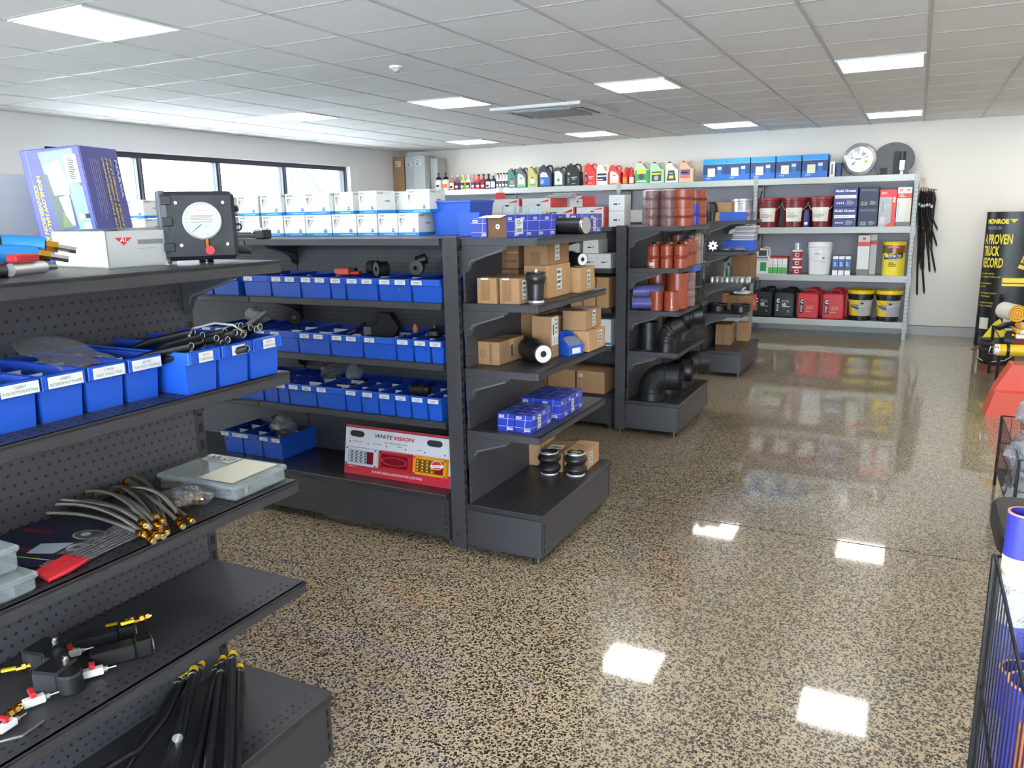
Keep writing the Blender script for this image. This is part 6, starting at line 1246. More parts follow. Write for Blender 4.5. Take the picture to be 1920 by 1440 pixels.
def st(o, D, w, d, h):
    f = D('F'); o.rect(f, w * .74, 0, w, h, 'red', .0008).rect(f, 0, h * .8, w * .76, h, 'red', .0008).poly(f, [(w * .3, 0), (w * .74, 0), (w * .74, h * .12)], 'red', .0009).poly(f, [(w * .0, h * .8), (w * .74, h * .95), (w * .74, h * .8)], 'red', .001)
    o.text(f, w * .8, h * .8, w * .14, 'SENK', 'white', h * .16, .0014, 0, .03, rot=-90).rect(f, w * .2, h * .4, w * .22, h * .7, 'slot', .0012).disc(f, w * .45, h * .55, w * .14, 'wvgrey', 20, .0012).disc(f, w * .45, h * .55, w * .12, 'grey_l', 20, .0016).lines(f, w * .08, h * .08, w * .4, h * .2, 6, 'white', .0012).text(f, w * .1, h * .88, w * .14, 'JEN', 'white', w * .3, .0014)
carton('grey and bright red tall carton beside the dark navy grease cartons', -.345, 10.93, t2, .185, .2, .44, 0, 'grey_l', None, seam=None, deco=st)
def alem(o, D, w, d, h):
    f = D('F'); o.rect(f, 0, h * .72, w, h * .84, 'red', .0008).rect(f, 0, 0, w, h * .12, 'ink_g', .0008).disc(f, w * .25, h * .92, w * .1, 'red', 16, .001).disc(f, w * .75, h * .92, w * .1, 'red', 16, .001).poly(f, [(w * .21, h * .905), (w * .29, h * .905), (w * .25, h * .94)], 'white', .0014).poly(f, [(w * .71, h * .905), (w * .79, h * .905), (w * .75, h * .94)], 'white', .0014)
    o.rect(f, w * .12, h * .2, w * .14, h * .6, 'ink_g', .001).rect(f, w * .11, h * .55, w * .15, h * .62, 'red', .0014).rect(f, w * .62, h * .12, w, h * .72, 'cream', .0009).lines(f, w * .15, h * .74, w * .45, h * .08, 2, 'white', .0014)
carton('white tall carton with two round red emblems at the right rack post', -.168, 10.93, t2, .155, .2, .465, 0, 'boxwhite', None, seam=None, deco=alem)
pail('pale grey pail with a white label behind the flat blue carton', -2.08, t2, .14, .155, .375, 'silver', 'silver', lambda b, f, r_, h: (b.rect(f, -r_ * .8, h * .3, r_ * .8, h * .6, 'offwhite', .0012), b.text(f, -r_ * .7, h * .52, .016, 'R-60', 'ink', .05, .0018)))
carton('brown carton behind the small brown one on the grey rack', -2.4, 11.0, t2, .2, .2, .3, 0, 'card', None, seam=None)
for i, x in enumerate((-3.2, -2.85)): pail('maroon pail in the shade behind the wrapped hoses, %s one' % ('left', 'right')[i], x, t2, .14, .155, .36, 'maroon', 'red_d', mlab, grp='maroon pails in the shade')
pail('maroon pail behind the red and white cartons, its lid showing', -4.33, t2, .14, .155, .345, 'maroon', 'red_d', None)
carton('long white and red carton on the second shelf of the left racks', -6.25, 10.95, t2, .52, .25, .42, 0, 'boxwhite', None, seam=None, deco=lambda o, D, w, d, h: spicer(o, D, w, d, h, 'SPICER'))
for i in range(3): carton('blue carton on the corner rack, %s one' % ('left', 'middle', 'right')[i], -7.1 + i * .28, 10.95, t2, .22, .2, .14, 0, 'bin_dark', 'blue cartons on the corner rack', seam=None)
# third shelf
t1 = rs(1)
jug('white jug with a green and blue label, partly behind the end unit', -1.79, t1, .17, .36, 'white_p', 'red', (lambda b, f, w, h: (b.rect(f, w * .1, h * .55, w * .9, h * .9, 'offwhite', .001), b.rect(f, w * .2, h * .65, w * .8, h * .85, 'dgreen', .0015), b.rect(f, w * .1, h * .56, w * .9, h * .62, 'pblue', .0015), b.rect(f, w * .35, h * .1, w * .8, h * .42, 'green', .0015), b.rect(f, 0, h * .5, w, h * .52, 'red', .0015))), grp='white jugs of the third shelf')
for i, x in enumerate((-1.68, -1.622, -1.563, -1.503)):
    g = thing('carton', 'slim green and white carton, %s from the left of four' % ORD[i], 'box', (x, 10.87, t1), 0, 'four slim green and white cartons')
    o = MB(); o.box(-.026, -.04, 0, .026, .04, .2, 'white_p', .001); f = face('F', -.026, -.04, 0, .026, .04, .2); o.rect(f, 0, .01, .052, .09, 'greenlab').lines(f, .01, .1, .03, .03, 2).text(f, .016, .155, .02, '0', 'red' if i == 0 else 'green').build('carton_body', g)
carton('low red carton behind the slim green and white ones', -1.6, 11.0, t1, .24, .14, .225, 0, 'redp', None, seam=None)
for i in range(5):
    big = i < 3; z = t1 + (i * .105 if big else .315 + (i - 3) * .045)
    g = thing('grease_tub', ['lowest of three red and white tubs in a stack', 'middle of three red and white tubs in a stack', 'uppermost of three red and white tubs', 'lower small silver tin on the red tubs', 'upper small silver tin on the red tubs'][i], 'tub', (-1.37 + (.012 if big else .01), 10.9, z), 0, 'stacked tubs')
    if big:
        MB().lathe([(.05, 0), (.058, .082)], 'redp', 20).build('tub_body', g); MB().lathe([(.064, .08), (.064, .102), (0, .102)], 'white_p', 20).build('lid', g)
        b = MB(); f = cylf(0, 0, 0, .05, .058, .082); b.rect(f, -.02, .02, .025, .06, 'white', .0012).rect(f, -.01, .03, .02, .05, 'ink', .0018).build('printed_label', g)
    else: MB().lathe([(.042, 0), (.042, .036), (.045, .038), (.045, .043), (0, .043)], 'silver', 20).build('tub_body', g)
pail('large white pail with its handle hanging forward, third rack shelf', -1.09, t1, .128, .148, .415, 'white_p', 'white_p', lambda b, f, r_, h: (b.lines(f, -r_ * .35, h * .62, r_ * .5, h * .06, 2, 'ink_g', .0012), b.rect(f, -r_ * .45, h * .4, r_ * .6, h * .405, 'ink_g', .0012), b.rect(f, r_ * .3, h * .5, r_ * .5, h * .53, 'ink', .0012)), lidh=.06)
for i, x in enumerate((-.893, -.822, -.748)):
    g = thing('spray_can', 'small white and blue cartridge carton, %s of three' % ('left', 'middle', 'right')[i], 'box', (x, 10.87, t1), 0, 'three blue and white cartridge cartons')
    o = MB(); o.box(-.031, -.03, 0, .031, .03, .235, 'white_p', .001); f = face('F', -.031, -.03, 0, .031, .03, .235); o.rect(f, 0, .06, .062, .2, 'rackblue').rect(f, 0, .06, .062, .1, 'dnavy', .001).lines(f, .012, .11, .035, .06, 3, 'white', .001).build('carton_body', g)
carton('tall white and red carton with an emblem, front one of two', -.577, 10.90, t1, .135, .14, .495, 0, 'boxwhite', None, seam=None, deco=lambda o, D, w, d, h: (alem(o, D, w, d, h) if 0 else None, o.rect(D('F'), 0, h * .73, w, h * .84, 'red', .0008), o.rect(D('F'), 0, 0, w, h * .16, 'ink_g', .0008), o.disc(D('F'), w * .5, h * .92, w * .14, 'red', 16, .001), o.rect(D('R'), 0, h * .73, d, h * .84, 'red', .0008), o.lines(D('F'), w * .2, h * .4, w * .6, h * .25, 8, 'wvgrey', .0008), o.rect(D('R'), 0, 0, d, h * .16, 'ink_g', .0008), o.rect(D('R'), d * .4, h * .2, d * .6, h * .6, 'card_in', .0009)))
carton('tall white and red carton tucked behind the front one', -.50, 11.08, t1, .13, .13, .50, 0, 'boxwhite', None, seam=None, deco=lambda o, D, w, d, h: o.rect(D('F'), 0, h * .75, w, h * .85, 'red', .0008))
def yel(b, f, r_, h):
    b.rect(f, -r_ * 1.3, h * .7, r_ * 1.3, h * .93, 'lampamberd', .001).disc(f, -r_ * .45, h * .76, r_ * .28, 'photo_d', 14, .0016).rect(f, -r_ * .6, h * .84, r_ * .7, h * .92, 'redp', .0016).text(f, -r_ * .5, h * .85, .02, 'SEPTONE', 'white', .12, .0022).poly(f, [(-r_ * .9, h * .5), (r_ * .9, h * .56), (r_ * .9, h * .72), (-r_ * .9, h * .62)], 'ink', .0016)
    b.text(f, -r_ * .8, h * .555, .03, 'PROTECTA', 'white', r_ * 1.5, .0024, .2, .04, rot=3).text(f, -r_ * .4, h * .47, .024, 'PRIMER', 'photo_l', r_ * .9, .0024, .1, .03).lines(f, -r_ * .4, h * .28, r_ * .7, h * .14, 3, 'ink', .0018)
g = thing('paint_drum', 'yellow drum with a dark band of print and a wire handle, third rack shelf', 'drum', (-.235, 10.95, t1))
MB().lathe([(.13, 0), (.132, .008), (.13, .012), (.13, .2), (.132, .205), (.13, .21), (.13, .4), (.134, .405), (.134, .415), (.125, .41), (0, .405)], 'yellow', 32).build('drum_body', g)
b = MB(); yel(b, cylf(0, 0, 0, .131, .131, .4), .13, .4); b.build('printed_label', g); MB().tube([(.136 * math.cos(PI * k / 14), -.14 * math.sin(PI * k / 14), .33 - .12 * math.sin(PI * k / 14)) for k in range(15)], .0025, 'steel', 6).build('bail_handle', g)
# bottom shelf
t0 = rs(0)
def jerry(label, x, col, y=10.93):
    g = thing('jerry_can', label, 'jerry can', (x, y, t0), 0, 'jerry cans on the bottom rack shelf'); w, d, h = .255, .23, .36
    o = MB(); o.box(-w / 2, -d / 2, .0, w / 2, d / 2, h * .93, col, .02).box(-w / 2 + .004, -d / 2 - .003, h * .14, w / 2 - .004, d / 2, h * .82, col, .01); o.build('can_body', g)
    b = MB().tube([(-.05, -.02, h * .92), (-.03, -.02, h * 1.02), (.06, -.02, h * 1.02), (.09, -.02, h * .92)], .015, col, 8); b.build('handle', g)
    c = MB().lathe([(.03, -.006), (.03, .012), (.02, .012), (.018, .018), (0, .018)], 'black' if col == 'redp' else 'blackp', 18, (0, 0, 0)); c.lathe([(.031, -.002), (.031, .004)], 'galv', 18, cap=(0, 0))
    k = c.build('screw_cap', g, (-w / 2 + .05, -d / 2 + .03, h * .88)); k.rotation_euler.x = R(60)
    f = face('F', -w / 2, -d / 2 - .0035, 0, w / 2, d / 2, h); b = MB()
    if col == 'redp': b.rect(f, .028, h * .2, .075, h * .72, 'slot', .0008)
    b.text(f, .034, h * .56, h * .13, 'C', 'white', .036, .0014, 0, .06).lines(f, .036, h * .24, .03, h * .26, 6, 'white', .0014)
    if col == 'black': b.text(f, .105, h * .56, .035, 'PGXL', 'grey_l', .09, .0014).text(f, .105, h * .45, .03, 'HD', 'white', .05, .0014, 0, .04).rect(f, .105, h * .405, .2, h * .425, 'white', .0014).lines(f, .17, h * .2, .03, .03, 2, 'grey_l', .0014)
    else: b.text(f, .1, h * .52, .045, 'POXL', 'red_d', .1, .0012).poly(f, [(.1, h * .34), (.2, h * .36), (.18, h * .52), (.15, h * .44), (.12, h * .5)], 'terracotta', .0014).lines(f, .1, h * .24, .1, h * .05, 1, 'amber', .0014)
    b.build('printed_label', g)
for i, (x, c) in enumerate([(-1.755, 'black'), (-1.482, 'black'), (-1.185, 'redp'), (-.885, 'redp')]): jerry('%s jerry can with white logo print, %s one of two' % ('black' if i < 2 else 'red', 'left' if i % 2 == 0 else 'right'), x, c)
for i, (x, c) in enumerate([(-1.72, 'black'), (-1.44, 'black'), (-1.15, 'redp'), (-.85, 'redp')]): jerry('%s jerry can hidden behind the %s one of the front row' % ('black' if i < 2 else 'red', 'left' if i % 2 == 0 else 'right'), x, c, 11.17)
for i, x in enumerate((-.572, -.252)):
    def yl(b, f, r_, h): b.rect(f, -r_ * 1.2, h * .16, r_ * 1.3, h * .68, 'grey_l', .001).poly(f, [(-r_ * 1.2, h * .4), (-r_ * .1, h * .4), (-r_ * .1, h * .68), (-r_ * 1.2, h * .68)], 'yellowp', .0014).poly(f, [(-r_ * .8, h * .45), (-r_ * .1, h * .36), (-r_ * .1, h * .52), (-r_ * .8, h * .55)], 'galv_dark', .0018).poly(f, [(-r_ * 1.2, h * .16), (-r_ * .1, h * .16), (-r_ * .1, h * .3), (-r_ * 1.2, h * .42)], 'yellowp', .0016).rect(f, r_ * .05, h * .55, r_ * .3, h * .6, 'ink', .0016)
    pail('black pail with a yellow lid, %s at the foot of the right rack' % ('left of two', 'right of two')[i], x, t0, .125, .150, .385, 'black', 'yellowp', yl, grp='two black and yellow pails', lidh=.045)
for i in range(4): carton('dark grey carton on the bottom rack shelf beyond the end units, %s' % ORD[i], -2.3 - i * .4, 10.95, t0, .3, .3, .3, 0, 'card_d', 'cartons on the bottom rack shelf', seam=None)
# ------------------------------------------------ black hoses hanging on the wall beside the rack
q = random.Random(11)
for i in range(22):
    row = i // 6; x = .0 + (i % 6) * .028 + row * .012; top_ = [1.79, 1.76, 1.72, 1.68][row] - (i % 3) * .01; L_ = [.42, .62, .82, .74][row] + q.uniform(-.06, .06)
    if i in (20, 21): L_ = 1.12; x = .035 + (i - 20) * .05
    sw = (.02 + (i % 6) * .012) * (1 if i % 2 else .6); y = 11.22 - (row == 0) * .05 - (i % 2) * .02
    g = thing('rubber_hose', 'short black hose with brass ends in the bundle hung beside the rack', 'hose', (x, y, 0), 0, 'black hoses hung on the wall')
    zb = top_ - L_
    P = [(0, 0, top_), (-.006, 0, top_ - L_ * .35), (sw * .1, 0, top_ - L_ * .7), (sw * .9, 0, zb)]
    MB().tube(P, .0115, 'black', 8).build('hose_body', g)
    MB().tube([(0, 0, top_ + .0), (.004, -.004, top_ + .03)], [.011, .008], 'brass_d', 6).build('brass_end', g); MB().tube([P[-1], (P[-1][0] + .004, 0, zb - .028)], [.0115, .008], 'steel' if i % 3 else 'brass_d', 6).build('brass_end', g)
    if row == 0: MB().tube([(-.004, 0, top_ - .14 - (i % 2) * .01), (-.005, 0, top_ - .175 - (i % 2) * .01)], .0128, 'sticker', 8).build('sleeve_label', g)
g = thing('wall_hook', 'yellow cord loop with a steel hook beside the rack post', 'hook', (.02, 11.2, 1.95)); MB().tube([(0, 0, .0), (.004, .0, -.12)], .008, 'yellowp', 8).build('cord', g); MB().tube([(-.02, 0, -.12), (.16, 0, -.15)], .005, 'steel', 6).tube([(0, .08, 0), (0, 0, 0)], .004, 'steel', 6).build('hook_bar', g)
# ------------------------------------------------ ceiling fittings
g = thing('air_conditioner', 'white square ceiling air conditioner with black vent slots', 'air conditioner', (-3.35, 7.63, ZC))
b = MB(); b.box(-.475, -.475, -.028, .475, .475, .004, 'white_p', .006).build('face_panel', g)
MB().box(-.30, -.30, -.04, .30, .30, -.026, 'grey_l', .006).build('intake_grille', g)
for a in range(4):
    b = MB(); b.box(-.26, -.40, -.031, .26, -.335, -.027, 'slot').box(-.26, -.385, -.036, .26, -.375, -.028, 'white_p').box(-.26, -.36, -.036, .26, -.352, -.028, 'white_p'); b.build('vent_slot', g, rz=a * PI / 2)
g = thing('smoke_detector', 'small round white detector on the ceiling', 'detector', (-3.3, 4.83, ZC)); MB().lathe([(.05, 0), (.048, -.012), (.03, -.02), (.012, -.034), (0, -.034)][::-1], 'white_p', 20).build('detector_body', g); MB().lathe([(.0, -.040), (.016, -.038), (.016, -.034)], 'galv', 12).build('sensor_tip', g)
# ------------------------------------------------ right side of the aisle
# tall round advertising column
g = thing('display_column', 'tall glossy black advertising column with yellow lettering by the end wall', 'sign', (1.0, 10.72, 0))
ra, rb = .30, .16
def mf(a, z, off):
    t_ = a / ra; return V3(((ra + off) * math.sin(t_), -(rb + off) * math.cos(t_), z))
b = MB(); n = 40
vs = [(ra * math.sin(2 * PI * k / n), -rb * math.cos(2 * PI * k / n), z) for z in (0, 1.53) for k in range(n)]
b.add(vs, [(k, (k + 1) % n, n + (k + 1) % n, n + k) for k in range(n)] + [tuple(range(n, 2 * n))], 'monroe'); b.build('column_body', g)
b = MB()
b.text(mf, -.36, 1.40, .05, 'MONROE', 'monroe_y', .27, .002, 0, .05).poly(mf, [(-.08, 1.45), (.0, 1.45), (-.04, 1.405)], 'monroe_y', .002).text(mf, -.35, 1.335, .038, 'MAGNUM', 'ink_g', .19, .002, 0, .03)
for k, (s_, w_) in enumerate((('A PROVEN', .35), ('TRUCK', .23), ('RECORD', .28))): b.text(mf, -.385, 1.175 - k * .132, .105, s_, 'monroe_y', w_, .002, 0, .03)
for k, (s_, w_) in enumerate((('Twin piston valving', .2), ('for comp & rebound', .27), ('', 0), ('Leak-resistant', .18), ('single fluid', .1), ('', 0), ('Protects against piston', .25), ('to insert injury', .18), ('', 0), ('Anti-friction bushing', .22), ('for longer durability', .22))):
    if s_: b.text(mf, -.39, .83 - k * .037, .021, s_, 'monroe_y', w_, .002, .15)
b.build('lettering', g)
b = MB(); b.rect(mf, -.33, .2, -.2, .33, 'offwhite', .002).rect(mf, -.12, .15, .06, .34, 'offwhite', .002); b.build('picture', g)
g = thing('shock_absorber', 'black shock absorber standing at the foot of the advertising column', 'shock absorber', (.86, 9.9, .0)); MB().lathe([(.05, 0), (.05, .02), (.03, .03), (.03, .25), (.036, .26), (.036, .55), (.02, .57), (.02, .60), (.035, .64), (.02, .68)], 'black', 18).build('damper_body', g)
# display stand with truck cleaning goods
g = thing('display_stand', 'black wire display stand with yellow header strips at the right edge', 'stand', (1.15, 8.45, 0), 0)
for x in (-.42, .42):
    for y in (-.4, .4): MB().tube([(x, y, 0), (x, y, 1.75 if y > 0 and x > 0 else .47)], .014, 'blackp', 8).build('post', g)
for z in (.32, .455):
    b = MB(); b.tube([(-.42, -.4, z), (.42, -.4, z), (.42, .4, z), (-.42, .4, z)], .007, 'blackp', 6, closed=True)
    for k in range(12): b.tube([(-.42 + k * .0763, -.4, z), (-.42 + k * .0763, .4, z)], .003, 'blackp', 6)
    b.build('wire_shelf', g)['kind'] = 'stuff'
b = MB()
for k in range(4): b.tube([(.105 + k * .105, .4, .5), (.105 + k * .105, .4, 1.7)], .003, 'blackp', 6)
for k in range(12): b.tube([(.105, .4, .55 + k * .1), (.42, .4, .55 + k * .1)], .003, 'blackp', 6)
b.build('back_grid', g)['kind'] = 'stuff'
MB().box(-.44, -.18, .9, .44, -.14, .97, 'yellowp', .002).rect(face('F', -.44, -.18, .9, .44, -.14, .97), .0, .02, .88, .03, 'ink', .001).build('header_strip', g)
def roll(label, x, y, z, r_, L_, rz, m1='ptfe', m2='chamois'):
    g = thing('chamois_roll', label, 'roll', (x, y, z), rz, 'rolled chamois cloths')
    MB().lathe([(r_, -L_ / 2), (r_, L_ / 2)], m1, 24, (0, 0, r_), 'y', cap=(0, 1)).build('roll_body', g)
    b = MB(); P = [(r_ * .95 * (1 - k / 40) * math.cos(k * .55), -L_ / 2 - .002, r_ + r_ * .95 * (1 - k / 40) * math.sin(k * .55)) for k in range(38)]
    b.lathe([(0, -L_ / 2), (r_ * .97, -L_ / 2 - .001)][::-1], m2, 24, (0, 0, r_), 'y').tube(P, r_ * .035, 'card_in', 4).build('spiral_end', g)
roll('rolled cream cloth with a yellow spiral end, leftmost on the stand', .80, 8.25, .60, .075, .24, .35); roll('rolled cream cloth with a yellow end, farther back on the stand', 1.08, 8.5, .66, .07, .25, .5)
roll('unrolled cream cloth between the two rolls', .93, 8.42, .60, .055, .24, 1.2, 'ptfe', 'chamois_l')
for i, (x, y, z, rz) in enumerate([(.88, 8.35, .505, .4), (1.05, 8.3, .51, -.3), (.80, 8.3, .36, .9), (.82, 8.15, .44, 1.4)]):
    g = thing('leather_belt', 'dark grey leather strap heaped under the rolls, %s' % ['front one', 'right one', 'lower one hanging over the edge', 'small one at the corner'][i], 'strap', (x, y, z), rz, 'dark leather straps')
    b = MB(); pts = [(-.18, 0, 0), (-.1, .01, .03), (0, 0, .05), (.1, -.01, .03), (.2, 0, -.02)]
    for a, c in zip(pts, pts[1:]): b.add([(a[0], a[1] - .04, a[2]), (c[0], c[1] - .04, c[2]), (c[0], c[1] + .04, c[2]), (a[0], a[1] + .04, a[2]), (a[0], a[1] - .04, a[2] + .03), (c[0], c[1] - .04, c[2] + .03), (c[0], c[1] + .04, c[2] + .03), (a[0], a[1] + .04, a[2] + .03)], [(0, 3, 2, 1), (4, 5, 6, 7), (0, 1, 5, 4), (2, 3, 7, 6), (0, 4, 7, 3), (1, 2, 6, 5)], 'leather')
    b.build('strap_body', g); MB().lathe([(.009, 0), (.009, .004), (0, .004)], 'steel', 10, (.05, 0, .07)).build('rivet', g)
for i in range(3):
    g = thing('folded_cloth', 'folded white cloth pack with yellow edge, %s in the pile' % ['bottom', 'middle', 'top'][i], 'cloth', (1.0 + i * .02, 8.12, .465 + i * .045), .1 * i, 'folded cloth packs')
    MB().box(-.17, -.10, 0, .22, .10, .042, 'offwhite', .012).build('cloth', g); MB().box(-.195, -.09, .002, -.168, .09, .04, 'chamois', .008).build('edge', g); MB().tube([(-.1, -.102, .0), (.05, -.104, .03), (.2, -.102, .042)], .002, 'card_in', 4).build('band', g)
g = thing('cloth_roll', 'long maroon cloth roll tied with string on the stand', 'roll', (1.06, 8.02, .395), 0); MB().lathe([(.032, -.25), (.035, -.2), (.035, .25)], 'burg', 16, (0, 0, .035), 'x').build('roll_body', g); MB().tube([(.1 + .037 * 0, .038 * math.cos(2 * PI * k / 12), .035 + .038 * math.sin(2 * PI * k / 12)) for k in range(12)], .003, 'ptfe', 5, closed=True).build('string', g)
g = thing('sponge_tube', 'bright yellow rolled mat with a black strap, pointing to the aisle', 'roll', (.86, 7.9, .335), .05); MB().lathe([(.0, -.19), (.046, -.185), (.05, -.15)], 'offwhite', 22, (0, 0, .05), 'x').lathe([(.05, -.15), (.052, .14)], 'yellowp', 22, (0, 0, .05), 'x').build('roll_body', g); MB().lathe([(.054, -.10), (.054, -.075)], 'black', 22, (0, 0, .05), 'x', cap=(0, 0)).build('strap', g); MB().tube([(-.16, -.045, .08), (-.22, -.04, .08), (-.23, -.035, .02), (-.17, -.03, .015)], .005, 'steel', 6, closed=True).build('steel_ring', g)
g = thing('folded_cloth', 'white and orange gloves in the wire tray at the right edge', 'gloves', (.98, 7.35, .235), .2); blob(.12, .09, .045, 'offwhite', 9, .15, 14).build('glove', g); MB().box(-.02, -.11, .01, .14, -.09, .06, 'orange', .006).build('cuff', g)
g = thing('wire_tray', 'grey wire tray on a black stand over the orange red crate', 'tray', (1.03, 7.3, 0))
b = MB(); b.box(-.19, -.12, .21, .3, .2, .225, 'grey_l', .002).build('tray_plate', g); b = MB()
for k in range(7): b.tube([(-.19 + k * .08, -.12, .225), (-.14 + k * .07, -.10, .12)], .004, 'blackp', 6)
b.tube([(-.19, -.12, .225), (.3, -.12, .225)], .005, 'blackp', 6).build('wire_front', g)['kind'] = 'stuff'
MB().tube([(.22, .15, 0), (.22, .15, .21)], .012, 'blackp', 8).tube([(-.1, .19, .0), (-.1, .19, .21)], .012, 'blackp', 8).build('post', g)
for i, (x, y, z, a) in enumerate([(.93, 8.95, 1.0, -.35), (1.03, 8.9, .98, -.3), (1.0, 9.0, 1.42, -.2)]):
    g = thing('blister_pack', 'yellow blister pack hanging on the stand, %s' % ['lower left one', 'lower right one', 'upper pale one'][i], 'pack', (x, y, z), 0, 'yellow blister packs'); g.rotation_euler = (0, R(18), 0)
    MB().box(-.05, -.003, 0, .05, .003, .34, 'yellowp' if i < 2 else 'cream').rect(face('F', -.05, -.003, 0, .05, .003, .34), 0, .035, .1, .055, 'ink', .001).build('backing_card', g); MB().box(-.04, -.03, .06, .04, -.003, .28, 'tubclear', .008).build('clear_blister', g)
    b = MB()
    for k in range(5): b.tube([(-.03 + k * .014, -.016, .08), (-.025 + k * .013, -.016, .25)], .005, 'chamois', 6)
    b.build('packed_straps', g)['kind'] = 'stuff'
    MB().tube([(0, .003, .33), (0, .1, .335)], .004, 'steel', 6).build('hook', g)
# black bag with a rust-red base and yellow cloth
g = thing('tool_bag', 'black leather tool bag with a red brown base on the floor', 'bag', (.80, 9.10, 0))
MB().lathe([(.15, 0), (.155, .01), (.155, .06), (.15, .065)], 'leather_r', 24).build('base', g); MB().lathe([(.152, .065), (.16, .1), (.155, .17), (.165, .2), (.155, .23), (.17, .26), (.158, .29), (.165, .31), (.12, .33), (0, .33)], 'leather', 24).build('bag_body', g)
MB().tube([(-.165, -.04, .2), (-.16, -.09, .12), (-.12, -.13, .1)], .004, 'offwhite', 6).tube([(-.05, -.165, .1), (.06, -.165, .12), (.12, -.13, .16)], .004, 'offwhite', 6).build('white_cord', g); MB().tube([(-.23, 0, .19), (-.15, 0, .19)], .008, 'leather_r', 6).build('toggle', g)
b = MB(); b.add([(-.14, -.06, .32), (.06, -.1, .33), (.08, .02, .34), (.0, .02, .50), (-.05, .0, .46)], [(0, 1, 3, 4), (1, 2, 3)], 'yellow'); b.add([(.02, -.09, .325), (.1, -.06, .325), (.06, -.02, .37)], [(0, 1, 2)], 'redp'); o = b.build('cloth', None, (.80, 9.10, .006)); tag(o, 'yellow cloth with a red corner stuffed in the tool bag', 'cloth')
# orange red stepped crate
g = thing('wheel_chock', 'large orange red stepped plastic block on the floor', 'block', (.85, 7.1, 0))
MB().prism([(-.27, 0), (.5, 0), (.5, .2), (-.22, .2)], -.14, .14, 'orange_red').build('lower_block', g)
MB().prism([(-.215, .2), (.5, .2), (.5, .4), (-.12, .4)], -.05, .16, 'orange_red').build('upper_block', g)
MB().box(-.1, -.0, .401, .45, .13, .404, 'red_d').build('recess', g)
# second basket: bags of clear-wrapped goods
def basket(name, label, x0, x1, y0, y1, zb, zt, step=.03, cat='basket'):
    g = thing(name, label, cat, ((x0 + x1) / 2, (y0 + y1) / 2, 0), 0, 'wire dump baskets'); X, Y = (x1 - x0) / 2, (y1 - y0) / 2
    for z in (zb, (zb + zt) / 2, zt): MB().tube([(-X, -Y, z), (X, -Y, z), (X, Y, z), (-X, Y, z)], .0045, 'blackp', 6, closed=True).build('wire_hoop', g)
    b = MB(); k = 0; y = -Y
    while y <= Y + .001: b.tube([(-X, y, zb), (-X, y, zt)], .0018, 'blackp', 5); y += step
    b.build('wire_side', g)['kind'] = 'stuff'; b = MB(); x = -X
    while x <= X + .001: b.tube([(x, Y, zb), (x, Y, zt)], .0022, 'blackp', 5).tube([(x, -Y, zb), (x, -Y, zt)], .0022, 'blackp', 5); x += step
    b.build('wire_end', g)['kind'] = 'stuff'
    MB().box(-X, -Y, zb - .004, X, Y, zb, 'blackp').build('floor_plate', g)
    for sx in (-1, 1):
        for sy in (-1, 1): MB().tube([(sx * X, sy * Y, 0), (sx * X, sy * Y, zt)], .008, 'blackp', 8).build('leg', g)
    return g
basket('wire_basket', 'black wire basket of blue tubes in the bottom right corner', .225, .85, .95, 2.06, .12, .80, .045)
for i, (x, y, h, r_) in enumerate([(.266, 1.985, .94, .036), (.36, 1.97, .86, .05), (.28, 1.87, .62, .045), (.28, 1.75, .66, .045), (.40, 1.8, .7, .05), (.40, 1.66, .66, .05)]):
    g = thing('hose_roll', 'blue tube in the bottom right basket, %s' % ['tallest, with a white paper band', 'right of the banded one', 'short one against the wires', 'second short one against the wires', 'inner one', 'inner one near the camera'][i], 'tube', (x, y, .12), 0, 'blue tubes in the wire basket')
    h -= .12; MB().lathe([(r_, 0), (r_, h), (r_ * .86, h), (r_ * .86, h * .8), (0, h * .8)], ['tubeblue', 'tubeblue', 'tubeblue', 'tubeblue', 'tubepink', 'tubepink'], 26).build('tube_body', g)
    MB().lathe([(r_ * 1.002, h - .001), (r_ * 1.002, h + .002), (r_ * .86, h + .002)], 'tubepink', 26, cap=(0, 0)).build('rim', g)
    if i == 0: MB().rect(cylf(0, 0, 0, r_, r_, h), -.09, h - .26, .09, h - .10, 'cream', .001).build('paper_band', g)
    if i in (0, 2): MB().lathe([(r_ * 1.1, .02), (r_ * 1.12, h * .5), (r_ * 1.08, h * .8)], 'film', 16, cap=(0, 0)).build('clear_wrap', g)
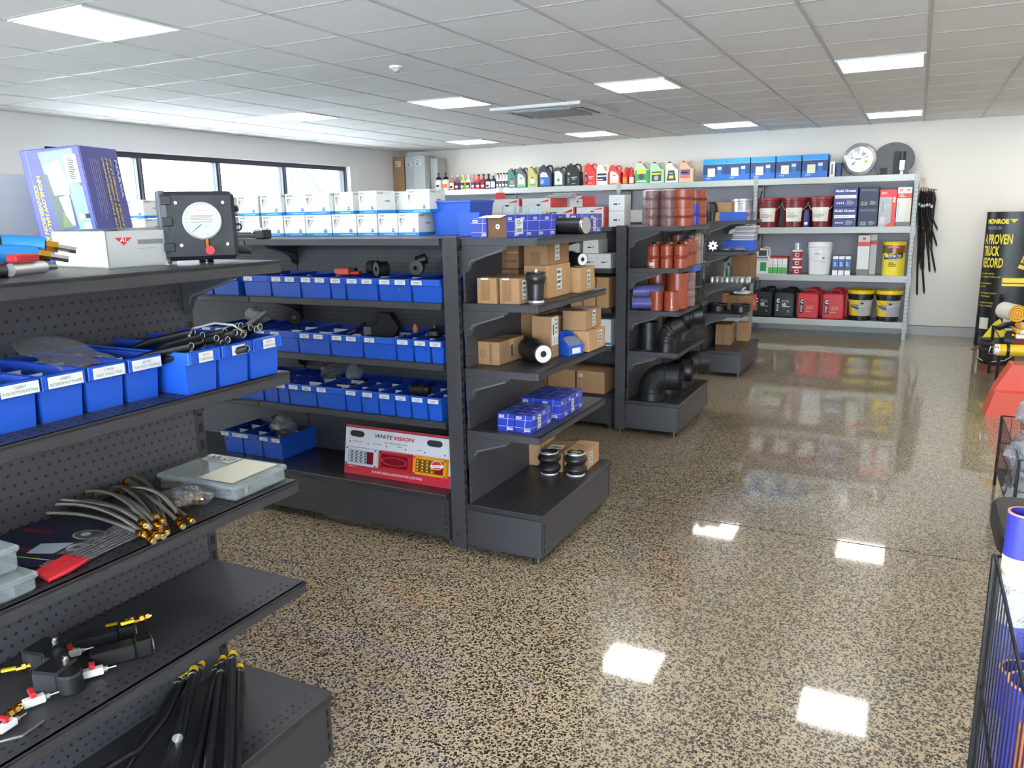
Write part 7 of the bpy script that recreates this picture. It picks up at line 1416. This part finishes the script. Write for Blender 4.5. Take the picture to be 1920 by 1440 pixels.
for i, (y, x) in enumerate([(1.56, .30), (1.42, .30), (1.26, .30), (1.50, .45)]):
    g = thing('hose_roll', 'terracotta orange tube in the bottom right basket, %s' % ['farthest', 'second', 'nearest', 'inner'][i], 'tube', (x, y, .12), 0, 'terracotta tubes in the wire basket'); MB().lathe([(.062, 0), (.062, .55), (.053, .55), (.053, .4), (0, .4)], 'terracotta', 26).build('tube_body', g)
# black stool
g = thing('stool', 'black padded stool seat behind the basket of blue tubes', 'stool', (.455, 2.95, 0), 0)
b = MB(); n = 24
def rr(a, c, e=.35): return [(a * (abs(math.cos(t_)) ** e) * (1 if math.cos(t_) > 0 else -1), c * (abs(math.sin(t_)) ** e) * (1 if math.sin(t_) > 0 else -1)) for t_ in [2 * PI * (k + .5) / n for k in range(n)]]
L0, L1, L2, L3 = [(x, y, .52) for x, y in rr(.135, .2)], [(x, y, .53) for x, y in rr(.15, .215)], [(x, y, .585) for x, y in rr(.15, .215)], [(x, y, .60) for x, y in rr(.138, .2)]
for A, B_ in ((L0, L1), (L1, L2), (L2, L3)): b.add(A + B_, [(k, (k + 1) % n, n + (k + 1) % n, n + k) for k in range(n)], 'leather')
b.add(L3, [tuple(range(n))], 'leather').add(L0, [tuple(range(n))[::-1]], 'leather').build('seat', g)
MB().tube([(.06, 0, .02), (.06, 0, .525)], .028, 'blackp', 14).lathe([(.15, 0), (.15, .012), (.03, .03)], 'blackp', 24, (.06, 0, 0)).build('pedestal', g)
basket('wire_basket', 'black wire basket of clear-wrapped bags farther down the right side', .52, 1.1, 4.3, 5.2, .1, .42, .05)
for i, (x, y, z, a, sd) in enumerate([(.60, 4.5, .30, .12, 1), (.66, 4.85, .42, .13, 2), (.60, 4.45, .12, .12, 3), (.78, 4.6, .46, .13, 4), (.66, 5.0, .2, .12, 5), (.62, 4.7, .10, .11, 6)]):
    g = thing('plastic_bag', 'clear shiny bag of goods in the far basket, %s' % ['front one', 'highest one', 'lowest one at the front', 'right edge one', 'rear one', 'one pressed under the others'][i], 'bag', (x, y, z), i * .7, 'clear bags in the far basket')
    blob(a, a * .8, a * .7, 'filmcloud', 50 + i, .25, 12, 8).build('bag_film', g); blob(a * .7, a * .5, a * .4, ('galv_dark', 'photo_d', 'grey_l')[i % 3], 60 + i, .3).build('packed_goods', g)
